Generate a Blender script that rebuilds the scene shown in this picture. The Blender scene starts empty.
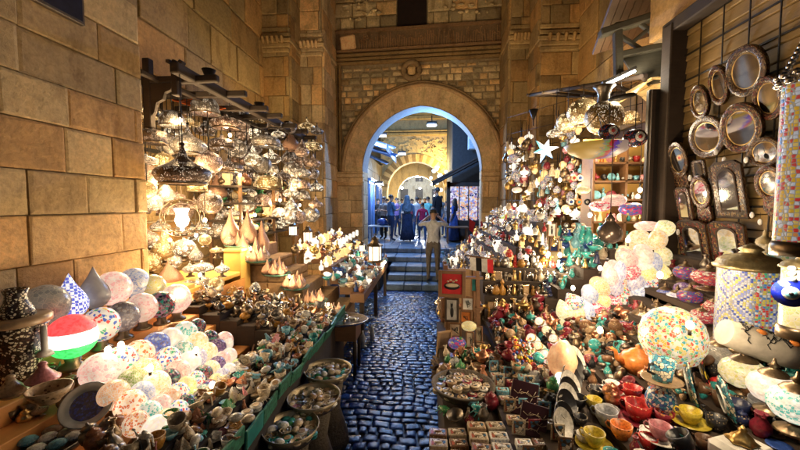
import bpy, bmesh, math, random
from mathutils import Vector, Matrix, Euler
R = math.radians
scene = bpy.context.scene
COL = scene.collection
# ------------------------------------------------------------------ camera
cam = bpy.data.cameras.new('camera')
cam.sensor_width = 36.0; cam.lens = 15.75; cam.clip_start = 0.05; cam.clip_end = 500
camo = bpy.data.objects.new('camera', cam); COL.objects.link(camo)
camo.location = (0, 0, 1.98); camo.rotation_euler = (R(90 - 3.27), 0, R(4.57))
scene.camera = camo
# ------------------------------------------------------------------ world, moonlight, exposure
world = bpy.data.worlds.new('World'); scene.world = world; world.use_nodes = True
wn = world.node_tree; bg = wn.nodes['Background']
sky = wn.nodes.new('ShaderNodeTexSky'); sky.sky_type = 'NISHITA'; sky.sun_disc = False
sky.sun_elevation = R(8); sky.sun_rotation = R(200)
wn.links.new(sky.outputs[0], bg.inputs[0]); bg.inputs[1].default_value = 0.0022
sl = bpy.data.lights.new('moon', 'SUN'); sl.energy = 0.012; sl.angle = R(2); sl.color = (.75, .85, 1)
so = bpy.data.objects.new('moon', sl); COL.objects.link(so); so.rotation_euler = (R(55), 0, R(20))
scene.view_settings.view_transform = 'Standard'; scene.view_settings.look = 'None'
scene.view_settings.exposure = 0.78; scene.view_settings.gamma = 1.0
scene.view_settings.use_curve_mapping = False
scene.render.engine = 'CYCLES'
scene.cycles.use_denoising = True
scene.cycles.max_bounces = 6; scene.cycles.diffuse_bounces = 3; scene.cycles.glossy_bounces = 3
scene.cycles.transparent_max_bounces = 12
scene.cycles.sample_clamp_indirect = 4.0
scene.cycles.caustics_reflective = False; scene.cycles.caustics_refractive = False

# ------------------------------------------------------------------ helpers
RND = random.Random(7)
CM = Matrix.Translation(camo.location) @ camo.rotation_euler.to_matrix().to_4x4()
CMI = CM.inverted()
CL = Vector(camo.location)
def ray(px, py):
    return (CM.to_3x3() @ Vector(((px - 400) / 350, (225 - py) / 350, -1)))
def AY(px, py, y):
    d = ray(px, py); return CL + d * ((y - CL.y) / d.y)
def AX(px, py, x):
    d = ray(px, py); return CL + d * ((x - CL.x) / d.x)
def AZ(px, py, z):
    d = ray(px, py); return CL + d * ((z - CL.z) / d.z)
def APL(px, py, p, n):
    d = ray(px, py); p = Vector(p); n = Vector(n); return CL + d * ((p - CL).dot(n) / d.dot(n))
def dep(p): return -(CMI @ Vector(p)).z
def mpp(p): return dep(p) / 350.0          # metres per photo pixel at p
def proj(p):
    c = CMI @ Vector(p); return (400 + 350 * c.x / -c.z, 225 - 350 * c.y / -c.z)

ORD = ('first second third fourth fifth sixth seventh eighth ninth tenth eleventh twelfth thirteenth fourteenth fifteenth '
       'sixteenth seventeenth eighteenth nineteenth twentieth').split()
def ordn(i):
    if i < 20: return ORD[i]
    t = {2: 'twenty', 3: 'thirty', 4: 'forty', 5: 'fifty', 6: 'sixty'}[(i + 1) // 10]
    u = (i + 1) % 10
    return (t + '-' + ORD[u - 1]) if u else {2: 'twentieth', 3: 'thirtieth', 4: 'fortieth', 5: 'fiftieth', 6: 'sixtieth'}[(i + 1) // 10]

class MB:
    def __init__(s):
        s.bm = bmesh.new(); s.tl = None
    def face(s, vs, mi=0, sm=False, tint=None):
        try: f = s.bm.faces.new(vs)
        except ValueError: return None
        f.material_index = mi; f.smooth = sm
        if tint is not None:
            if s.tl is None: s.tl = s.bm.loops.layers.float_color.new('tint')
            for l in f.loops: l[s.tl] = (tint[0], tint[1], tint[2], 1)
        return f
    def box(s, c, d, rot=None, mi=0, tint=None, ch=0.0):
        hx, hy, hz = d[0] / 2, d[1] / 2, d[2] / 2
        M = Euler(rot).to_matrix() if rot else Matrix.Identity(3)
        c = Vector(c)
        V = [s.bm.verts.new(c + M @ Vector((x * hx, y * hy, z * hz))) for x in (-1, 1) for y in (-1, 1) for z in (-1, 1)]
        fs = []
        for q in ((0, 1, 3, 2), (4, 6, 7, 5), (0, 4, 5, 1), (2, 3, 7, 6), (0, 2, 6, 4), (1, 5, 7, 3)):
            fs.append(s.face([V[i] for i in q], mi, False, tint))
        if ch > 0:
            es = list({e for f in fs for e in f.edges})
            bmesh.ops.bevel(s.bm, geom=es, offset=ch, segments=1, affect='EDGES', clamp_overlap=True)
    def lathe(s, prof, n=16, loc=(0, 0, 0), mi=0, M=None, sm=True, tint=None, lobes=0, la=0.0):
        loc = Vector(loc); rings = []
        for r, z in prof:
            if r < 1e-5:
                v = Vector((0, 0, z)); v = (M @ v if M else v) + loc
                rings.append([s.bm.verts.new(v)])
            else:
                ring = []
                for k in range(n):
                    a = 2 * math.pi * k / n; rr = r * (1 + la * math.cos(lobes * a)) if lobes else r
                    v = Vector((rr * math.cos(a), rr * math.sin(a), z)); v = (M @ v if M else v) + loc
                    ring.append(s.bm.verts.new(v))
                rings.append(ring)
        for a, b in zip(rings, rings[1:]):
            if len(a) == 1 and len(b) == 1: continue
            for k in range(n):
                k2 = (k + 1) % n
                if len(a) == 1: s.face([a[0], b[k2], b[k]][::-1], mi, sm, tint)
                elif len(b) == 1: s.face([a[k], a[k2], b[0]], mi, sm, tint)
                else: s.face([a[k], a[k2], b[k2], b[k]], mi, sm, tint)
    def ell(s, c, r, n=12, m=8, mi=0, M=None, tint=None):
        if not hasattr(r, '__len__'): r = (r, r, r)
        S = Matrix.Diagonal(r)
        if M: S = M.to_3x3() @ S
        s.lathe([(math.sin(math.pi * i / m), -math.cos(math.pi * i / m)) for i in range(m + 1)], n, c, mi, S, True, tint)
    def tube(s, pts, r, n=6, mi=0, tint=None, closed=False):
        pts = [Vector(p) for p in pts]; rings = []; N = len(pts)
        for i, p in enumerate(pts):
            if closed: t = pts[(i + 1) % N] - pts[i - 1]
            else: t = pts[min(i + 1, N - 1)] - pts[max(i - 1, 0)]
            t.normalize(); up = Vector((0, 0, 1)) if abs(t.z) < .9 else Vector((0, 1, 0))
            u = t.cross(up).normalized(); v = t.cross(u)
            rr = r[i] if hasattr(r, '__len__') else r
            rings.append([s.bm.verts.new(p + u * (rr * math.cos(2 * math.pi * k / n)) + v * (rr * math.sin(2 * math.pi * k / n))) for k in range(n)])
        for i in range(N if closed else N - 1):
            a, b = rings[i], rings[(i + 1) % N]
            for k in range(n): s.face([a[k], a[(k + 1) % n], b[(k + 1) % n], b[k]], mi, True, tint)
        if not closed:
            s.face(rings[0], mi, False, tint); s.face(rings[-1][::-1], mi, False, tint)
    def prism(s, poly, y0, y1, mi=0, tint=None, M=None):
        """poly in the xz plane, pushed along y"""
        def T(v): return M @ v if M else v
        a = [s.bm.verts.new(T(Vector((x, y0, z)))) for x, z in poly]; b = [s.bm.verts.new(T(Vector((x, y1, z)))) for x, z in poly]
        s.face(a, mi, False, tint); s.face(b[::-1], mi, False, tint)
        n = len(poly)
        for i in range(n): s.face([a[i], b[i], b[(i + 1) % n], a[(i + 1) % n]], mi, False, tint)
    def mesh(s, name, mats):
        bmesh.ops.recalc_face_normals(s.bm, faces=s.bm.faces[:])
        me = bpy.data.meshes.new(name); s.bm.to_mesh(me); s.bm.free()
        for m in mats: me.materials.append(m)
        return me

def link(name, data, parent=None, loc=(0, 0, 0), rot=(0, 0, 0), sc=1):
    o = bpy.data.objects.new(name, data); COL.objects.link(o)
    o.location = loc; o.rotation_euler = rot
    o.scale = sc if hasattr(sc, '__len__') else (sc, sc, sc)
    if parent is not None: o.parent = parent
    return o
def tag(o, label=None, cat=None, group=None, kind=None):
    if label: o['label'] = label
    if cat: o['category'] = cat
    if group: o['group'] = group
    if kind: o['kind'] = kind
    return o
CACHE = {}
def P(name, key, fn, mats, parent=None, loc=(0, 0, 0), rot=(0, 0, 0), sc=1):
    """a mesh object; the mesh is shared between all with the same key and materials"""
    if not isinstance(mats, (list, tuple)): mats = [mats]
    k = (key, tuple(m.name for m in mats)) if key else None
    me = CACHE.get(k) if k else None
    if me is None:
        mb = MB(); fn(mb); me = mb.mesh(name, mats)
        if k: CACHE[k] = me
    return link(name, me, parent, loc, rot, sc)
def E(name, label, cat, loc=(0, 0, 0), rot=(0, 0, 0), sc=1, group=None):
    o = link(name, None, None, loc, rot, sc); o.empty_display_size = .1
    return tag(o, label, cat, group)
def S(name, label, cat, key, fn, mats, loc=(0, 0, 0), rot=(0, 0, 0), sc=1, group=None):
    return tag(P(name, key, fn, mats, None, loc, rot, sc), label, cat, group)
def label_rows(items, place, h, rows='row', side='left'):
    """items: (object, description, px, py). A description nobody shares stands alone; the rest are counted along their row."""
    from collections import Counter
    cnt = Counter(d for _, d, _, _ in items)
    ys = sorted(items, key=lambda t: t[3]); rl = []; cur = []
    for t in ys:
        if cur and t[3] - cur[0][3] > h: rl.append(cur); cur = []
        cur.append(t)
    if cur: rl.append(cur)
    for ri, row in enumerate(rl):
        row.sort(key=lambda t: t[2])
        for ci, (o, d, _, _) in enumerate(row):
            if cnt[d] == 1: o['label'] = f'{d} {place}'
            else: o['label'] = f'{d}, {ordn(ci)} from {side} in {ordn(ri)} {rows} {place}'

# ------------------------------------------------------------------ materials
MATS = {}
def newmat(name):
    m = bpy.data.materials.new(name); m.use_nodes = True; MATS[name] = m
    return m, m.node_tree.nodes, m.node_tree.links, m.node_tree.nodes['Principled BSDF']
def coord(N, L, sc=1.0, kind='Object'):
    t = N.new('ShaderNodeTexCoord'); mp = N.new('ShaderNodeMapping'); L.new(t.outputs[kind], mp.inputs[0])
    if not hasattr(sc, '__len__'): sc = (sc, sc, sc)
    mp.inputs['Scale'].default_value = sc
    return mp.outputs[0]
def noise(N, L, co, sc, det=4, rough=.6):
    n = N.new('ShaderNodeTexNoise'); n.inputs['Scale'].default_value = sc; n.inputs['Detail'].default_value = det
    n.inputs['Roughness'].default_value = rough; L.new(co, n.inputs['Vector']); return n
def ramp(N, L, fac, stops, const=False):
    r = N.new('ShaderNodeValToRGB'); cr = r.color_ramp
    if const: cr.interpolation = 'CONSTANT'
    while len(cr.elements) < len(stops): cr.elements.new(.5)
    for e, (p, c) in zip(cr.elements, stops):
        e.position = p; e.color = (c[0], c[1], c[2], 1)
    L.new(fac, r.inputs[0]); return r
def mixc(N, L, fac, a, b, mode='MIX'):
    m = N.new('ShaderNodeMix'); m.data_type = 'RGBA'; m.blend_type = mode
    for i, v in ((0, fac), (6, a), (7, b)):
        if isinstance(v, (int, float)): m.inputs[i].default_value = v
        elif isinstance(v, tuple): m.inputs[i].default_value = (*v[:3], 1)
        else: L.new(v, m.inputs[i])
    return m.outputs[2]
def bump(N, L, h, bs, st=.3, dist=.01):
    b = N.new('ShaderNodeBump'); b.inputs['Strength'].default_value = st; b.inputs['Distance'].default_value = dist
    L.new(h, b.inputs['Height']); L.new(b.outputs[0], bs.inputs['Normal'])
def mat(name, col, rough=.5, metal=0.0, var=.25, vs=12, bst=.0, em=0.0, ecol=None, coat=0.0):
    if name in MATS: return MATS[name]
    m, N, L, B = newmat(name)
    co = coord(N, L); n = noise(N, L, co, vs)
    d = tuple(c * (1 - var) for c in col); l = tuple(min(1, c * (1 + var)) for c in col)
    r = ramp(N, L, n.outputs[0], [(.3, d), (.7, l)])
    L.new(r.outputs[0], B.inputs['Base Color'])
    B.inputs['Roughness'].default_value = rough; B.inputs['Metallic'].default_value = metal
    if coat: B.inputs['Coat Weight'].default_value = coat
    if bst: bump(N, L, n.outputs[0], B, bst)
    if em:
        B.inputs['Emission Color'].default_value = (*(ecol or col), 1); B.inputs['Emission Strength'].default_value = em
    return m
def stone(name, col, rough=.85, stain=.5, streak=False, bst=.5):
    m, N, L, B = newmat(name)
    a = N.new('ShaderNodeAttribute'); a.attribute_name = 'tint'
    co = coord(N, L)
    n1 = noise(N, L, co, 2.2, 6, .7); n2 = noise(N, L, co, 26, 5, .7); n3 = noise(N, L, coord(N, L, (1, 1, .35)), 5.5, 5, .65)
    c = mixc(N, L, 1.0, a.outputs['Color'], col, 'MULTIPLY')
    c = mixc(N, L, 1.0, c, ramp(N, L, n1.outputs[0], [(.26, (1 - stain, .97 * (1 - stain), .94 * (1 - stain))), (.44, (.9, .88, .84)), (.58, (1, .98, .94)), (.74, (1.22, 1.18, 1.08))]).outputs[0], 'MULTIPLY')
    c = mixc(N, L, 1.0, c, ramp(N, L, n2.outputs[0], [(.3, (.72, .70, .68)), (.62, (1.1, 1.09, 1.07))]).outputs[0], 'MULTIPLY')
    c = mixc(N, L, .8, c, ramp(N, L, n3.outputs[0], [(.34, (.62, .55, .47)), (.47, (1, 1, 1)), (.66, (1.08, 1.02, .95))]).outputs[0], 'MULTIPLY')
    L.new(c, B.inputs['Base Color']); B.inputs['Roughness'].default_value = rough
    ad = N.new('ShaderNodeMath'); L.new(n2.outputs[0], ad.inputs[0]); L.new(n1.outputs[0], ad.inputs[1])
    bump(N, L, ad.outputs[0], B, bst, .03)
    return m
def mosaic(name, pal, scale=40, em=1.0, grout=(.9, .88, .8), gw=.05, kind='Object', rough=.25, tint=None):
    """glass mosaic: small cells of a palette set in grout, glowing when em > 0"""
    if name in MATS: return MATS[name]
    m, N, L, B = newmat(name); em = em * .49; tint = tint or ((1, .86, .72) if em else None)
    co = coord(N, L, 1.0, kind)
    v = N.new('ShaderNodeTexVoronoi'); v.inputs['Scale'].default_value = scale; L.new(co, v.inputs['Vector'])
    e = N.new('ShaderNodeTexVoronoi'); e.feature = 'DISTANCE_TO_EDGE'; e.inputs['Scale'].default_value = scale; L.new(co, e.inputs['Vector'])
    sp = N.new('ShaderNodeSeparateColor'); L.new(v.outputs['Color'], sp.inputs[0])
    k = len(pal)
    sx = N.new('ShaderNodeSeparateXYZ'); L.new(v.outputs['Position'], sx.inputs[0])
    wv = N.new('ShaderNodeMath'); wv.operation = 'PINGPONG'; wv.inputs[1].default_value = .5
    ml = N.new('ShaderNodeMath'); ml.operation = 'MULTIPLY'; L.new(sx.outputs[2], ml.inputs[0]); ml.inputs[1].default_value = scale / 7.5; L.new(ml.outputs[0], wv.inputs[0])
    ma = N.new('ShaderNodeMath'); ma.operation = 'MULTIPLY_ADD'; L.new(sp.outputs[0], ma.inputs[0]); ma.inputs[1].default_value = .62; 
    mh = N.new('ShaderNodeMath'); mh.operation = 'MULTIPLY'; L.new(wv.outputs[0], mh.inputs[0]); mh.inputs[1].default_value = .76
    L.new(mh.outputs[0], ma.inputs[2])
    r = ramp(N, L, ma.outputs[0], [(i / k, c) for i, c in enumerate(pal)], True)
    bump(N, L, e.outputs['Distance'], B, .35, .004)
    g = ramp(N, L, e.outputs['Distance'], [(0, (0, 0, 0)), (gw, (1, 1, 1))], True)
    c = mixc(N, L, g.outputs[0], grout, r.outputs[0])
    L.new(mixc(N, L, 1.0, c, (.36, .33, .29), 'MULTIPLY') if em > .05 else c, B.inputs['Base Color']); B.inputs['Roughness'].default_value = rough
    if em:
        nz = noise(N, L, co, 9, 2)
        mm = N.new('ShaderNodeMapRange'); mm.inputs[1].default_value = .3; mm.inputs[2].default_value = .7
        mm.inputs[3].default_value = em * .7; mm.inputs[4].default_value = em * 1.3
        L.new(nz.outputs[0], mm.inputs[0]); L.new(mm.outputs[0], B.inputs['Emission Strength'])
        L.new(c if not tint else mixc(N, L, 1.0, c, tint, 'MULTIPLY'), B.inputs['Emission Color'])
    return m
def filigree(name, col, scale=60, hole=.32, rough=.32, glow=None, fine=False):
    """pierced sheet metal: real holes (or, where the shell itself glows, pierced lamp-light)"""
    if name in MATS: return MATS[name]
    m, N, L, B = newmat(name)
    co = coord(N, L)
    v = N.new('ShaderNodeTexVoronoi'); v.inputs['Scale'].default_value = scale; L.new(co, v.inputs['Vector'])
    v.inputs['Randomness'].default_value = .55
    w = N.new('ShaderNodeTexVoronoi'); w.inputs['Scale'].default_value = scale * .22; L.new(co, w.inputs['Vector'])
    n = noise(N, L, co, 30, 3)
    c = ramp(N, L, n.outputs[0], [(.3, tuple(x * .55 for x in col)), (.7, col)])
    vd = ramp(N, L, v.outputs['Distance'], [(.18, (1.1, 1.1, 1.1)), (.5, (.66, .64, .62) if not fine else (.95, .93, .9))]); wd = ramp(N, L, w.outputs['Distance'], [(.38, (1.1, 1.1, 1.1)), (.62, (.55, .52, .5)), (.68, (.9, .9, .9))] if not fine else [(0, (1, 1, 1)), (1, (1, 1, 1))])
    cc = mixc(N, L, 1.0, mixc(N, L, 1.0, c.outputs[0], vd.outputs[0], 'MULTIPLY'), wd.outputs[0], 'MULTIPLY')
    L.new(cc, B.inputs['Base Color']); B.inputs['Metallic'].default_value = .5; B.inputs['Roughness'].default_value = rough
    bump(N, L, v.outputs['Distance'], B, .5, .01)
    # holes only inside larger motifs
    a = N.new('ShaderNodeMath'); a.operation = 'LESS_THAN'; L.new(v.outputs['Distance'], a.inputs[0]); a.inputs[1].default_value = hole
    b = N.new('ShaderNodeMath'); b.operation = 'LESS_THAN'; L.new(w.outputs['Distance'], b.inputs[0]); b.inputs[1].default_value = .55
    h = N.new('ShaderNodeMath'); h.operation = 'MULTIPLY'; L.new(a.outputs[0], h.inputs[0]); L.new(b.outputs[0], h.inputs[1])
    if glow:
        B.inputs['Emission Color'].default_value = (*glow[0], 1)
        g = N.new('ShaderNodeMath'); g.operation = 'MULTIPLY'; L.new(h.outputs[0], g.inputs[0]); g.inputs[1].default_value = glow[1]
        L.new(g.outputs[0], B.inputs['Emission Strength'])
    else:
        t = N.new('ShaderNodeBsdfTransparent'); ms = N.new('ShaderNodeMixShader')
        L.new(h.outputs[0], ms.inputs[0]); L.new(B.outputs[0], ms.inputs[1]); L.new(t.outputs[0], ms.inputs[2])
        L.new(ms.outputs[0], N['Material Output'].inputs[0])
    return m
def wood(name, col, rough=.6):
    if name in MATS: return MATS[name]
    m, N, L, B = newmat(name)
    n = noise(N, L, coord(N, L, (3, 3, 25)), 3, 6, .65); n2 = noise(N, L, coord(N, L), 4, 4)
    c = mixc(N, L, .6, ramp(N, L, n.outputs[0], [(.3, tuple(x * .45 for x in col)), (.7, col)]).outputs[0],
             ramp(N, L, n2.outputs[0], [(.3, tuple(x * .5 for x in col)), (.7, tuple(min(1, x * 1.2) for x in col))]).outputs[0])
    L.new(c, B.inputs['Base Color']); B.inputs['Roughness'].default_value = rough
    bump(N, L, n.outputs[0], B, .3)
    return m
W3 = (.9, .9, .88)
PAL = dict(
 white=[(1, .90, .78), (.95, .82, .72), (1, .94, .86), (.9, .85, .9)], speck=[W3, W3, (.8, .1, .1), W3, (.1, .2, .7), W3, (.1, .5, .3), W3, (.9, .6, .1)],
 pink=[(1, .60, .56), (1, .72, .66), (.95, .52, .52), (1, .8, .74)], blue=[(.08, .12, .6), (.12, .2, .8), (.2, .3, .85), (.5, .6, .9)],
 paleblue=[(.35, .45, .85), (.6, .7, .95), (.4, .5, .8), (.85, .88, .95)], dark=[(.03, .03, .06), (.5, .05, .1), (.05, .05, .12), (.05, .4, .35), (.6, .3, .5), (.02, .02, .05), (.8, .8, .7)],
 grey=[(.3, .3, .36), (.2, .2, .26), (.42, .42, .48)], ltgrey=[(.6, .62, .62), (.7, .72, .7), (.52, .55, .55)],
 orange=[(1, .55, .2), (1, .65, .3), (.95, .5, .2)], cream=[(1, .74, .38), (1, .82, .52), (.98, .68, .30), (1, .88, .66)],
 orangedot=[(1, .75, .5), (1, .8, .6), (.75, .2, .08), (1, .7, .45), (.9, .4, .15)], green=[(.3, .45, .12), (.4, .55, .2), (.25, .4, .1)],
 lime=[(.6, .85, .1), (.5, .8, .15), (.7, .9, .2)], yellow=[(.95, .8, .2), (.9, .85, .35), (1, .8, .3)],
 teal=[(.1, .5, .45), (.8, .9, .85), (.2, .6, .55), (.85, .9, .9)], purple=[(.25, .12, .45), (.4, .25, .6), (.15, .1, .35), (.7, .6, .8)],
 red=[(.6, .03, .05), (.8, .1, .1), (.45, .02, .08), (.9, .8, .7), (.7, .06, .1)], redblue=[(.55, .03, .1), (.08, .1, .55), (.6, .05, .3), (.1, .15, .6), (.8, .7, .2)],
 rainbow=[(.9, .85, .7), (.9, .6, .1), (.1, .5, .6), (.8, .85, .8), (.75, .15, .1), (.9, .8, .3), (.3, .65, .3), (.92, .9, .82)],
 reddot=[(.9, .8, .8), (.75, .05, .15), (.85, .1, .2), (.95, .85, .85), (.7, .05, .1)], peach=[(1, .55, .30), (.98, .64, .40), (.95, .48, .26)],
 wheat=[(.85, .75, .25), (.9, .85, .42), (.95, .9, .6), (.6, .7, .3)], lavender=[(.5, .5, .8), (.75, .75, .92), (.4, .42, .75)])
def mos(k, em=1.0, scale=55):
    g = (.92, .88, .8) if k not in ('dark', 'blue', 'purple', 'grey', 'redblue', 'red') else (.25, .2, .2)
    return mosaic(f'mosaic_{k}_{em}_{scale}', PAL[k], scale, em, g)

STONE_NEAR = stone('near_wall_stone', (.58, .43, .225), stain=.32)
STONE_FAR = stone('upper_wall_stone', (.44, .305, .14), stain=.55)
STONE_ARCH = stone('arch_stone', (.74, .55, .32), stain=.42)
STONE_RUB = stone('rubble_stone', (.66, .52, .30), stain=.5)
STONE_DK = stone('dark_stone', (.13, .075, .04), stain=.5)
MORTAR = mat('lime_mortar', (.50, .39, .25), .95, var=.35, bst=.4)
MORTARD = mat('dark_mortar', (.32, .235, .135), .95, var=.35, bst=.4)
COBBLE = stone('light_tinted_cobble', (.014, .052, .21), rough=.24, stain=.55, bst=.25)  # blue of the light from the gate is put into the cobble colour
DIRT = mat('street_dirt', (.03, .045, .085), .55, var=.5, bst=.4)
WOODK = wood('dark_wood', (.05, .032, .022), .85); WOODM = wood('brown_wood', (.22, .11, .05)); WOODG = wood('weathered_wood', (.09, .08, .055), .8)
WOODL = wood('light_wood', (.5, .32, .16)); SHUT = wood('ochre_shutter', (.36, .235, .09))
ORANGE = mat('orange_painted_wood', (.72, .33, .10), .55, var=.2, vs=5)
YELLOW = mat('yellow_painted_board', (.75, .46, .12), .6, var=.15, vs=5)
BRONZE = mat('aged_bronze', (.22, .16, .10), .35, .85); BRASS = mat('brass', (.62, .42, .16), .28, .9); IRON = mat('black_iron', (.03, .025, .022), .5, .5)
SILVER = mat('silver_metal', (.62, .58, .54), .25, .95); COPPER = mat('copper', (.62, .30, .18), .3, .9); STEEL = mat('tarnished_metal', (.25, .22, .19), .35, .9)
MIRROR = mat('mirror_glass', (.85, .86, .88), .06, 1.0, var=.06, vs=3)
BLACK = mat('black', (.012, .012, .014), .5); DKCLOTH = mat('dark_cloth', (.035, .03, .03), .9)
BULB = mat('lit_bulb', (1, .85, .6), em=7, ecol=(1, .82, .58)); COLDBULB = mat('cold_bulb', (.8, .9, 1), em=30, ecol=(.6, .75, 1))
FSIL = filigree('pierced_silver', (.66, .60, .54), 28, .27, glow=((1, .84, .62), .9)); FBRN = filigree('pierced_brown_metal', (.30, .22, .17), 34, .25, glow=((1, .84, .62), .55))
FCOP = filigree('pierced_copper', (.62, .38, .28), 28, .24, glow=((1, .84, .62), .8)); FBRS = filigree('pierced_brass', (.7, .52, .25), 26, .27, glow=((1, .84, .62), .8))
GSIL = filigree('glowing_pierced_silver', (.60, .54, .48), 20, .34, glow=((1, .8, .55), 1.1)); GCOP = filigree('glowing_pierced_rose_metal', (.72, .5, .4), 26, .3, glow=((1, .68, .42), 1.2))
ROSE = filigree('rose_metal_fine', (.66, .38, .27), 60, .16, .28, ((1, .72, .45), .9), True)
GBRN = filigree('glowing_pierced_dark_metal', (.30, .22, .17), 22, .3, glow=((1, .8, .6), .8))
GWHT = filigree('glowing_pierced_pale_metal', (.70, .62, .52), 18, .42, glow=((1, .84, .58), 1.3))
GBRS = filigree('glowing_pierced_brass', (.8, .6, .3), 18, .4, glow=((1, .72, .36), 1.0))
def pl(name, col, rough=.35, **k): return mat(name, col, rough, **k)
def glaze(name, col, col2, kind):
    m, N, L, B = newmat(name); co = coord(N, L); n = noise(N, L, co, 9, 5)
    base = ramp(N, L, n.outputs[0], [(.3, tuple(c * .55 for c in col)), (.55, col), (.75, tuple(min(1, c * 1.25) for c in col))])
    sx = N.new('ShaderNodeSeparateXYZ'); L.new(co, sx.inputs[0]); oi = N.new('ShaderNodeObjectInfo')
    v = N.new('ShaderNodeTexVoronoi'); v.inputs['Scale'].default_value = 9 if kind else 6; L.new(co, v.inputs['Vector'])
    d = N.new('ShaderNodeMath'); d.operation = 'LESS_THAN'; L.new(v.outputs['Distance'], d.inputs[0]); d.inputs[1].default_value = .3
    w = N.new('ShaderNodeMath'); w.operation = 'PINGPONG'; L.new(sx.outputs[2], w.inputs[0]); w.inputs[1].default_value = .24
    g = N.new('ShaderNodeMath'); g.operation = 'GREATER_THAN'; L.new(w.outputs[0], g.inputs[0]); g.inputs[1].default_value = .15
    x = N.new('ShaderNodeMath'); x.operation = 'MULTIPLY'; L.new(d.outputs[0], x.inputs[0]); L.new(g.outputs[0], x.inputs[1])
    rd = N.new('ShaderNodeMath'); rd.operation = 'GREATER_THAN'; L.new(oi.outputs['Random'], rd.inputs[0]); rd.inputs[1].default_value = .45
    y = N.new('ShaderNodeMath'); y.operation = 'MULTIPLY'; L.new(x.outputs[0], y.inputs[0]); L.new(rd.outputs[0], y.inputs[1])
    hv = N.new('ShaderNodeHueSaturation'); mr = N.new('ShaderNodeMapRange'); L.new(oi.outputs['Random'], mr.inputs[0]); mr.inputs[3].default_value = .55; mr.inputs[4].default_value = 1.15
    L.new(mr.outputs[0], hv.inputs['Value']); L.new(base.outputs[0], hv.inputs['Color'])
    L.new(mixc(N, L, y.outputs[0], hv.outputs[0], col2), B.inputs['Base Color'])
    B.inputs['Roughness'].default_value = .3; bump(N, L, n.outputs[0], B, .15)
    return m
GL2 = dict(cream=(.25, .13, .07), white=(.05, .12, .35), teal=(.75, .72, .6), green=(.7, .65, .3), blue=(.8, .78, .7), sky=(.8, .78, .7), red=(.75, .6, .3), maroon=(.6, .4, .1), orange=(.15, .05, .02), yellow=(.15, .3, .1),
     black=(.5, .38, .2), grey=(.7, .68, .6), pink=(.75, .7, .65), brown=(.6, .45, .25), tan=(.12, .06, .03), amber=(.1, .04, .01), lime=(.1, .3, .1), purple=(.6, .5, .3), terracotta=(.7, .6, .45), navy=(.5, .4, .2))
C = {k: glaze('glaze_' + k, v, GL2[k], len(k) % 2) for k, v in dict(cream=(.68, .56, .40), white=(.78, .76, .72), teal=(.05, .38, .38), green=(.06, .30, .12), blue=(.04, .10, .42), sky=(.2, .5, .65),
     red=(.5, .03, .03), maroon=(.25, .02, .04), orange=(.75, .24, .05), yellow=(.75, .58, .06), black=(.02, .02, .025), grey=(.32, .33, .36), pink=(.72, .28, .32), brown=(.2, .1, .05),
     tan=(.5, .34, .2), amber=(.45, .22, .04), lime=(.4, .6, .08), purple=(.16, .07, .3), terracotta=(.5, .2, .1), navy=(.02, .03, .1)).items()}
CN = dict(cream='cream', white='white', teal='teal', green='green', blue='blue', sky='pale blue', red='red', maroon='maroon', orange='orange', yellow='yellow', black='black', grey='grey', pink='pink',
     brown='brown', tan='tan', amber='amber', lime='lime green', purple='purple', terracotta='terracotta', navy='navy')
C['brass'] = BRASS; C['silver'] = SILVER; C['copper'] = COPPER; C['bronze'] = BRONZE; C['steel'] = STEEL
for _k in ('brass', 'silver', 'copper', 'bronze'): CN[_k] = _k
CN['steel'] = 'tarnished metal'
def plight(parent, loc, power, col=(1, .73, .38), r=.05):
    l = bpy.data.lights.new('bulb_light', 'POINT'); l.energy = power; l.color = col; l.shadow_soft_size = r
    return link('bulb_light', l, parent, loc)
# ================================================================== SETTING
def blockwall(mb, w, h, ch, bw, rnd, depth=.05, jit=.012, gap=.012, skip=None, mi=0, var=.22, chamf=.012, slant=0, y0=0, hues=((1, 1, 1),), x0=0):
    """dressed blocks in the xz plane, faces towards -y"""
    z = y0
    while z < h - .02:
        c = ch * rnd.uniform(.9, 1.12); c = min(c, h - z); x = x0 - rnd.uniform(0, bw * .6)
        while x < x0 + w:
            b = bw * rnd.uniform(.6, 1.45); xa, xb = max(x, x0), min(x + b, x0 + w)
            if xb - xa > .03:
                cx, cz = (xa + xb) / 2, z + c / 2
                if not (skip and skip(cx, cz, xb - xa, c)):
                    t = rnd.uniform(1 - var, 1 + var); hu = rnd.choice(hues); tint = (t * hu[0], t * hu[1], t * hu[2])
                    d = depth + rnd.uniform(-jit, jit); g = gap / 2; k = chamf
                    o = [(xa + g, z + g), (xb - g, z + g), (xb - g, z + c - g), (xa + g, z + c - g)]
                    n = [(p + rnd.uniform(-.3, 1.9) * k * (1 if p < cx else -1), q + rnd.uniform(-.3, 1.9) * k * (1 if q < cz else -1)) for p, q in o]
                    n = [(p + k * .8 * (1 if p < cx else -1), q + k * .8 * (1 if q < cz else -1)) for p, q in n]
                    A = [mb.bm.verts.new((p, 0, q)) for p, q in o]; D_ = [mb.bm.verts.new((p, -d + k * .7, q)) for p, q in o]; F = [mb.bm.verts.new((p, -d, q)) for p, q in n]
                    mb.face(F, mi, False, tint)
                    for i in range(4):
                        j = (i + 1) % 4
                        mb.face([D_[i], D_[j], F[j], F[i]], mi, False, tint); mb.face([A[i], A[j], D_[j], D_[i]], mi, False, tint)
            x += b
        z += c
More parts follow.
